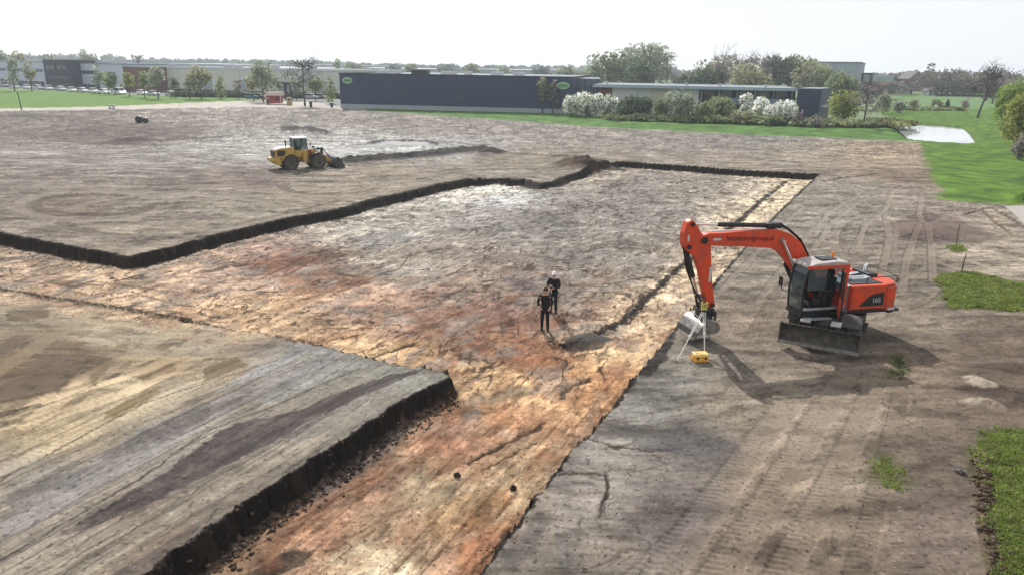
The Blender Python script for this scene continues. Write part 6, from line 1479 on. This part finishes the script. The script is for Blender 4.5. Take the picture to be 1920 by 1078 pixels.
def rod(bx, by_, top, label, n=7):
    p = PG(bx, by_); q = Vector(top); e = empty('survey_rod', (p.x, p.y, p.z), 0, label, 'survey rod')
    d = q - p; W = MB(); R = MB()
    for i in range(n):
        a = d * (i / n) + Vector((0, 0, .0)); b = d * ((i + 1) / n); (W if i % 2 else R).tube([a, b], .016 if i else .012, 8)
    W.build('white_band', M_rodw, e, True); R.build('dark_band', mat('dark red paint', (.10, .02, .02), .5), e, True)
def hand_world(e, v): return Matrix.Translation(e.location) @ Matrix.Rotation(e.rotation_euler.z, 4, 'Z') @ Vector(v)
h1 = hand_world(e1, (.26, -.17, 1.0)); d1 = (h1 - PG(1001, 598)); rod(1001, 598, PG(1001, 598) + d1 * 1.06, 'short striped rod in the right hand of the nearer person')
h2 = hand_world(e2, (.36, .0, 1.16)); b2 = PG(1031, 588); rod(1031, 588, b2 + (h2 - b2) * 1.12, 'red and white striped rod held by the person with the white cap')

# ------------------------------------------------------------------ tripod instrument and case
p = PG(1313, 655); top = Vector((p.x, p.y, p.z + 1.50)); e = empty('survey_tripod', tuple(p), 0, 'survey tripod with pale legs and a yellow instrument in front of the bucket', 'tripod')
M_leg = mat('pale tripod leg', (.70, .68, .62), .5); M_legd = mat('dark tripod leg', (.16, .15, .14), .5)
for i, (px, py) in enumerate(((1268, 678), (1321, 668), (1332, 645))):
    f = PG(px, py) - p; a = Vector((0, 0, 1.42)) + f.normalized() * .06; m = a.lerp(f, .5)
    mb = MB(); s = f.cross(Vector((0, 0, 1))).normalized() * .035
    mb.tube([a + s, m + s * .6], .016, 6); mb.tube([a - s, m - s * .6], .016, 6); mb.tube([m, f], .018, 6); mb.box(-.04, .04, -.03, .03, -.04, .04, T(*m))
    l = mb.build('leg', M_leg if i < 2 else M_legd, e, True); MB().lathe([(.025, .06), (.018, 0), (.002, -.05)], 8, 'z', T(*f)).build('foot', M_blk, l)
MB().lathe([(.001, 1.42), (.09, 1.42), (.10, 1.46), (.07, 1.48), (.001, 1.48)], 16, 'z').build('tripod_head', M_blk, e, True)
M_iny = mat('yellow instrument', (.55, .50, .12), .5)
i_ = MB().box(-.10, .10, -.07, .07, 1.48, 1.56, bev=.02).box(-.11, -.065, -.06, .06, 1.56, 1.76, bev=.015).box(.065, .11, -.06, .06, 1.56, 1.76, bev=.015).build('instrument', M_iny, e)
MB().lathe([(.001, -.10), (.055, -.10), (.06, 0), (.05, .08), (.001, .08)], 14, 'y', T(0, 0, 1.67)).build('telescope', M_iny, i_, True); MB().lathe([(.001, -.012), (.028, -.01), (.028, 0)], 12, 'y', T(0, -.10, 1.67)).build('lens', M_blk, i_, True)
MB().box(-.05, .05, -.02, .02, 1.76, 1.78).build('handle', M_blk, i_)
p = PG(1312, 676); e = empty('equipment_case', tuple(p), math.radians(8), 'orange yellow instrument case lying on the ground under the tripod', 'case')
M_case = mat('orange yellow plastic', (.78, .36, .055), .45, noise=.12)
MB().box(-.26, .26, -.17, .17, .0, .15, bev=.04).build('case_base', M_case, e); MB().box(-.26, .26, -.17, .17, .155, .30, bev=.05).build('lid', mat('pale yellow plastic', (.80, .52, .16), .4), e)
MB().tube([(-.26, -.08, .15), (-.42, -.08, .15), (-.42, .08, .15), (-.26, .08, .15)], .018, 8).build('handle', M_case, e, True)
for x in (-.14, .14): MB().box(x - .03, x + .03, -.185, -.168, .11, .20, bev=.005).build('latch', M_blk, e)

# ------------------------------------------------------------------ stakes, poles, posts
M_wood = mat('weathered wood', (.12, .085, .06), .9, noise=.3, nscale=10)
def stake(px, py, top, label, r=.03, w=None, name='wooden_stake', cat='stake', m=None, lean=0.0):
    p = PG(px, py); h = hgt(py, top, px); e = empty(name, tuple(p), 0, label, cat)
    MB().tube([(0, 0, -.1), (lean * .5, .02, h * .5), (lean, 0, h)], [r * 1.1, r, r * .8], 8).build('shaft', m or M_wood, e, True); MB().lathe([(r * .9, h - .02), (r * 1.25, h + .01), (.001, h + .03)], 8, 'z', T(lean, 0, 0)).build('cap', m or M_wood, e, True)
stake(1793, 458, 422, 'thin dark stake standing on the brown heap right of the excavator', .028, lean=.0); stake(1803, 510, 477, 'thin dark stake at the tip of the green grass patch', .03, lean=.06)
M_pole = mat('dark green pole', (.03, .045, .035), .6)
stake(41, 208, 172, 'dark leaning pole at the edge of the green field on the left', .09, name='pole', cat='pole', m=M_pole, lean=-.3); stake(337, 201, 181, 'very thin pale pole at the far corner of the green field', .05, name='pole', cat='pole', m=mat('pale pole', (.4, .42, .38), .6))
M_bar = mat('grey white barrier board', (.62, .62, .60), .6)
for i, (px, lb) in enumerate(((206.5, 'left one of two small pale posts at the start of the sand track'), (213.5, 'right one of two small pale posts at the start of the sand track'))):
    p = PG(px, 205); e = empty('barrier_post', tuple(p), 0, lb, 'post', 'pale posts at the sand track'); MB().box(-.22, .22, -.12, .12, 0, .85, bev=.03).build('post', M_bar, e); MB().box(-.30, .30, -.2, .2, 0, .12, bev=.02).build('base', M_gry, e); MB().box(-.23, .23, -.135, -.121, .5, .66).build('band', M_gry, e)
# two black drums on the left plateau
for px, rr_, lb in ((261.5, .55, 'larger dark round drum lying on the left plateau'), (273.5, .42, 'smaller dark drum beside the larger one on the left plateau')):
    p = PG(px, 231); e = empty('drum', tuple(p), .3, lb, 'drum', 'dark drums on the left plateau'); MB().lathe([(.12, -.45), (rr_ * .9, -.45), (rr_, -.38), (rr_, -.1), (rr_ * .94, -.05), (rr_ * .94, .05), (rr_, .1), (rr_, .38), (rr_ * .9, .45), (.12, .45)], 20, 'y', T(0, 0, rr_ * .96)).build('shell', M_blk, e, True); MB().lathe([(.001, -.47), (.14, -.47), (.14, .47), (.001, .47)], 10, 'y', T(0, 0, rr_ * .96)).build('hub', M_gry, e, True)
# red stall with canopy, yellow box, black gate frame
p = PG(517, 196); e = empty('market_stall', (p.x, p.y, p.z), .05, 'red stall with a pale sloping roof beside the sand track', 'stall')
M_st = mat('faded red board', alb((196, 70, 76)), .6, noise=.15, nscale=2); M_can = mat('pale canvas', alb((222, 206, 192)), .8)
MB().box(-1.9, 1.5, -.9, 1.2, .25, 2.0).build('wall', M_st, e); MB().prism([(-2.2, 2.0), (-1.7, 2.75), (1.75, 2.85), (1.9, 2.1), (1.8, 2.02)], -1.3, 1.5).build('roof', M_can, e); MB().box(-1.2, -.3, -.93, -.902, .27, 1.7).build('door', M_redh, e); MB().box(.1, 1.2, -.93, -.902, .9, 1.7).build('window', M_win, e)
for x in (-1.9, 1.5): MB().box(x - .06, x + .06, -1.25, -1.13, 0, 2.0).build('post', M_bar, e)
p = PG(503, 197); e = empty('green_bollard', tuple(p), 0, 'dark green bollard at the left side of the red stall', 'bollard'); MB().lathe([(.16, 0), (.16, 1.9), (.10, 2.0), (.001, 2.02)], 12, 'z').build('post', M_pole, e, True); MB().lathe([(.17, 1.4), (.17, 1.6)], 12, 'z').build('band', M_bar, e)
p = PG(543, 198); e = empty('yellow_box', tuple(p), 0, 'yellowish cabinet with a dark opening right of the red stall', 'cabinet'); MB().box(-.55, .55, -.4, .4, 0, 1.8, bev=.05).build('cabinet', mat('faded yellow board', alb((190, 168, 120)), .7), e); MB().box(-.15, .25, -.42, -.402, 1.0, 1.45).build('opening', M_win, e)
p = PG(534, 198); e = empty('gravel_bag', tuple(p), 0, 'low white bag lying between the red stall and the yellowish cabinet', 'bag'); MB().ball((0, 0, .25), (.7, .5, .3), 10).build('sack', M_bar, e, True); MB().ball((.3, 0, .5), (.12, .1, .08), 6).build('tie', M_bar, e, True)
p = PG(541, 187); e = empty('entrance_frame', tuple(p), 0, 'tall black entrance frame behind the red stall', 'gate')
for x in (-.95, .55): MB().box(x, x + .55, -.3, .3, 0, 4.1).build('post', M_trim, e)
MB().box(-1.5, 1.6, -.5, .5, 4.1, 4.55).build('beam', M_trim, e)
for px, py, tp, lb in ((583, 202, 190, 'short dark bin at the foot of the tall dark bare tree'), (622, 202, 192, 'short dark bin left of the dark hall')):
    p = PG(px, py); e = empty('litter_bin', tuple(p), 0, lb, 'bin'); h = hgt(py, tp, px); MB().lathe([(.28, 0), (.34, h * .85), (.36, h * .9), (.001, h)], 14, 'z').build('bin_body', M_trim, e, True); MB().lathe([(.365, h * .78), (.365, h * .84)], 14, 'z').build('band', M_gry, e)
# objects beyond the pond
p = PG(1752, 207); e = empty('signboard', tuple(p), .3, 'tilted white board by the far path beyond the pond', 'sign'); MB().box(-.55, .55, -.05, .05, .2, 1.4, RY(.5)).build('board', M_rodw, e); MB().box(-.04, .04, .06, .12, 0, 1.0).build('post', M_wood, e)
p = PG(1765, 206); e = empty('bench', tuple(p), .1, 'dark bench on the far path beyond the pond', 'bench'); MB().box(-.9, .9, -.25, .25, .42, .5).build('seat', M_wood, e); MB().box(-.9, .9, .25, .32, .55, 1.0).build('backrest', M_wood, e)
for x in (-.75, .75): MB().box(x - .05, x + .05, -.22, .22, 0, .42).build('leg', M_wood, e)

# ------------------------------------------------------------------ grass, clods and stones
def grass(name, poly, n, h, label, cols, hz_off=0.0):
    rng = np.random.default_rng(len(name) + n); q = np.array(GL(poly)); x0, y0 = q.min(0); x1, y1 = q.max(0); x1 = min(x1, 40); 
    x = rng.uniform(x0 - .3, x1, n * 5); y = rng.uniform(y0 - .3, y1, n * 5)
    ok = (psdf(poly and [tuple(p_) for p_ in q], x, y, 3.0) + fbm(x / .5, y / .5, 3, 7) * .5 + fbm(x / .15, y / .15, 2, 8) * .2) > rng.uniform(0, 1, len(x)) ** 3 * (.55 if h > .075 else .3)
    ok &= np.abs(x) < (y * math.cos(PITCH) + HC * math.sin(PITCH)) * .80
    x, y = x[ok][:n], y[ok][:n]; z = height_full(x, y); m = len(x)
    dens = .50 + .6 * fbm(x / .35, y / .35, 3, 17)
    hh = h * rng.uniform(.5, 1.3, m) * np.clip(dens * 1.5, .35, 1.6); a = rng.uniform(0, 2 * math.pi, m); wd = .011 + .0004 * y
    dx, dy = np.cos(a) * wd, np.sin(a) * wd; lx, ly = rng.normal(size=m) * hh * .5, rng.normal(size=m) * hh * .5
    v = np.stack([np.stack([x - dx, y - dy, z - .01], 1), np.stack([x + dx, y + dy, z - .01], 1), np.stack([x + lx * .45 + dx * .7, y + ly * .45 + dy * .7, z + hh * .65], 1), np.stack([x + lx, y + ly, z + hh], 1)], 1).reshape(-1, 3)
    c = np.array(cols)[rng.integers(0, len(cols), m)] * (rng.uniform(.7, 1.3, m) * (1 + .5 * fbm(x / .6, y / .6, 3, 19)))[:, None]
    o = np_mesh(name, v, np.arange(m * 4).reshape(-1, 4), leaf_mat('blades ' + label[:12], (1, 1, 1), .35), None, False, np.repeat(c, 4, 0)); tag(o, label, 'grass', None, 'stuff')
GC = [(.20, .28, .05), (.27, .36, .08), (.12, .20, .03), (.30, .33, .11), (.26, .22, .12)]
pA = [(1752, 522), (1775, 512), (1810, 509), (1850, 517), (1900, 530), (1980, 536), (2060, 540), (2060, 596), (1960, 588), (1890, 582), (1830, 577), (1785, 578), (1768, 560), (1772, 542)]
pB = [(1842, 812), (1880, 806), (1960, 800), (2050, 800), (2200, 1200), (2000, 1300), (1880, 1120), (1862, 1040), (1850, 985), (1858, 930), (1838, 880), (1826, 845)]
grass('grass', pB, 60000, .085, 'lush green grass at the lower right frame edge', GC)
grass('grass', pA, 60000, .11, 'green grass patch right of the excavator', GC)
grass('grass', [(1644, 866), (1658, 858), (1676, 860), (1684, 884), (1688, 903), (1676, 916), (1656, 910), (1646, 890)], 900, .05, 'small green tuft of grass on the bare track', GC)
grass('grass', [(1672, 674), (1688, 670), (1700, 680), (1698, 698), (1685, 710), (1674, 698)], 350, .05, 'small weed tuft in the shadow right of the excavator', [(.05, .085, .03), (.08, .10, .04)])
grass('grass', [(1775, 462), (1800, 458), (1815, 468), (1805, 474), (1785, 474)], 900, .10, 'weeds around the stake on the brown heap', GC)

def clods(name, label, n, gen, rmin, rmax, cols, kind='stuff', seed=1):
    rng = np.random.default_rng(seed); x, y = gen(rng, n); z = height_full(x, y); m = len(x)
    r = rng.uniform(0, 1, m) ** 2.5 * (rmax - rmin) + rmin
    base = np.array([(1, 0, 0), (-1, 0, 0), (0, 1, 0), (0, -1, 0), (0, 0, 1), (0, 0, -1), (.6, .6, .6), (-.6, .6, .5), (.6, -.6, .5), (-.6, -.6, .6)])
    F8 = np.array([(4, 6, 7), (4, 7, 9), (4, 9, 8), (4, 8, 6), (6, 0, 2), (6, 2, 7), (7, 2, 1), (7, 1, 9), (9, 1, 3), (9, 3, 8), (8, 3, 0), (8, 0, 6), (5, 2, 0), (5, 1, 2), (5, 3, 1), (5, 0, 3)])
    v = base[None] * rng.uniform(.7, 1.25, (m, 10, 1)) * (r[:, None, None] * np.stack([rng.uniform(.7, 1.4, m), rng.uniform(.7, 1.4, m), rng.uniform(.5, .9, m)], 1)[:, None, :])
    a = rng.uniform(0, 6.28, m); c_, s_ = np.cos(a)[:, None], np.sin(a)[:, None]
    vx = v[..., 0] * c_ - v[..., 1] * s_; vy = v[..., 0] * s_ + v[..., 1] * c_
    v = np.stack([vx + x[:, None], vy + y[:, None], v[..., 2] + (z + r * .25)[:, None]], -1).reshape(-1, 3)
    f = (F8[None] + (np.arange(m) * 10)[:, None, None]).reshape(-1, 3)
    col = np.array([lin(c) for c in cols])[rng.integers(0, len(cols), m)] * K_ALB * rng.uniform(.7, 1.2, m)[:, None]
    o = np_mesh(name, v, f, bpy.data.materials.get('soil'), None, False, np.repeat(col, 10, 0)); tag(o, label, 'soil', None, kind)
def along(pts, spread, inside=0.0):
    q = np.array(GL(pts))
    def g(rng, n):
        L = np.hypot(*(q[1:] - q[:-1]).T); w_ = 1 / (1 + (q[:-1, 1] / 25)); pr = L * w_; i = rng.choice(len(L), n, p=pr / pr.sum()); t = rng.uniform(0, 1, n)
        p = q[i] + (q[i + 1] - q[i]) * t[:, None]; d = (q[i + 1] - q[i]) / L[i][:, None]; nn = np.stack([-d[:, 1], d[:, 0]], 1)
        p = p + nn * (rng.normal(size=n) * spread + inside)[:, None]; return p[:, 0], p[:, 1]
    return g
dk = [(70, 62, 56), (88, 78, 70), (60, 54, 50), (110, 98, 88)]
clods('loose_soil', 'dark crumbled soil along the near bank of the pit', 1500, along([(200, 1130), (280, 1078), (560, 880), (700, 790), (800, 730), (848, 708)], .20, -.35), .010, .06, dk, seed=2)
clods('loose_soil', 'dark crumbled soil along the far banks of the pit', 700, along([(0, 437), (240, 482), (400, 441), (560, 404), (700, 374), (880, 335), (985, 337), (1062, 331), (1160, 302)], .30, -.7), .015, .06, dk, seed=3)
clods('loose_soil', 'dark clods along the step across the pit floor', 700, along([(1062, 618), (1110, 602), (1170, 575), (1215, 535), (1270, 487), (1330, 441), (1420, 370)], .12, 0), .012, .05, dk, seed=4)
def area_gen(poly):
    q = [tuple(p_) for p_ in GL(poly)]; a = np.array(q)
    def g(rng, n):
        px = rng.uniform(min(p_[0] for p_ in poly), max(p_[0] for p_ in poly), n * 3); py = rng.uniform(min(p_[1] for p_ in poly), max(p_[1] for p_ in poly), n * 3)
        u = (px - 960) / FPX; v = -(py - 539) / FPX; u2 = u * _c - v * _s; v2 = u * _s + v * _c
        Y = math.cos(PITCH) + v2 * math.sin(PITCH); Z = -math.sin(PITCH) + v2 * math.cos(PITCH); t = -HC / Z
        x, y = u2 * t, Y * t; ok = psdf(q, x, y, 2.0) > 0; return x[ok][:n], y[ok][:n]
    return g
clods('loose_soil', 'small clods and pebbles scattered over the right-hand track and platform', 3500, area_gen([(900, 1070), (1200, 700), (1300, 600), (1450, 480), (1900, 480), (1900, 1070)]),   .005, .022, [(150, 136, 122), (112, 100, 90), (185, 174, 160), (92, 82, 74)], seed=5)
clods('loose_soil', 'sandy crumbs scattered over the near pit floor', 3000, area_gen([(400, 1078), (700, 820), (860, 730), (500, 620), (700, 560), (1060, 640), (1200, 700), (890, 1078)]), .005, .022, [(190, 140, 96), (140, 92, 62), (215, 178, 134), (96, 70, 52)], seed=6)
clods('loose_soil', 'grey crumbs scattered over the near left platform', 1800, area_gen([(0, 1078), (0, 640), (560, 640), (840, 705), (280, 1078)]), .004, .018, [(150, 142, 134), (112, 104, 98), (190, 182, 170)], seed=7)
clods('loose_soil', 'dirt lumps along the edge of the lower right grass', 900, along([(1838, 845), (1846, 900), (1846, 960), (1860, 1030), (1880, 1090)], .10, 0), .015, .07, [(90, 74, 62), (70, 58, 48), (120, 102, 88)], seed=8)
for i, (px, py, r, c, lb) in enumerate(((857, 893, .085, dk[0], 'dark fist-sized clod in the near pit floor, left one of two'), (962, 918, .10, dk[2], 'dark angular clod in the near pit floor, right one of two'), (1800, 885, .12, (150, 142, 132), 'pale lump of earth at the edge of the lower right grass'))):
    p = PG(px, py); rng = np.random.default_rng(i); e = empty('clod', tuple(p), i, lb, 'clod')
    mb = MB().ball((0, 0, r * .5), (r, r * .8, r * .65), 7); mb.v = [tuple(Vector(v_) * (1 + .18 * rng.normal())) for v_ in mb.v]; mb.build('lump', mat('clod soil %d' % i, alb(c), .95, noise=.3, nscale=20), e); mb = MB().ball((r * .9, r * .3, r * .15), r * .3, 5); mb.build('crumb', mat('clod soil %d' % i, alb(c)), e)
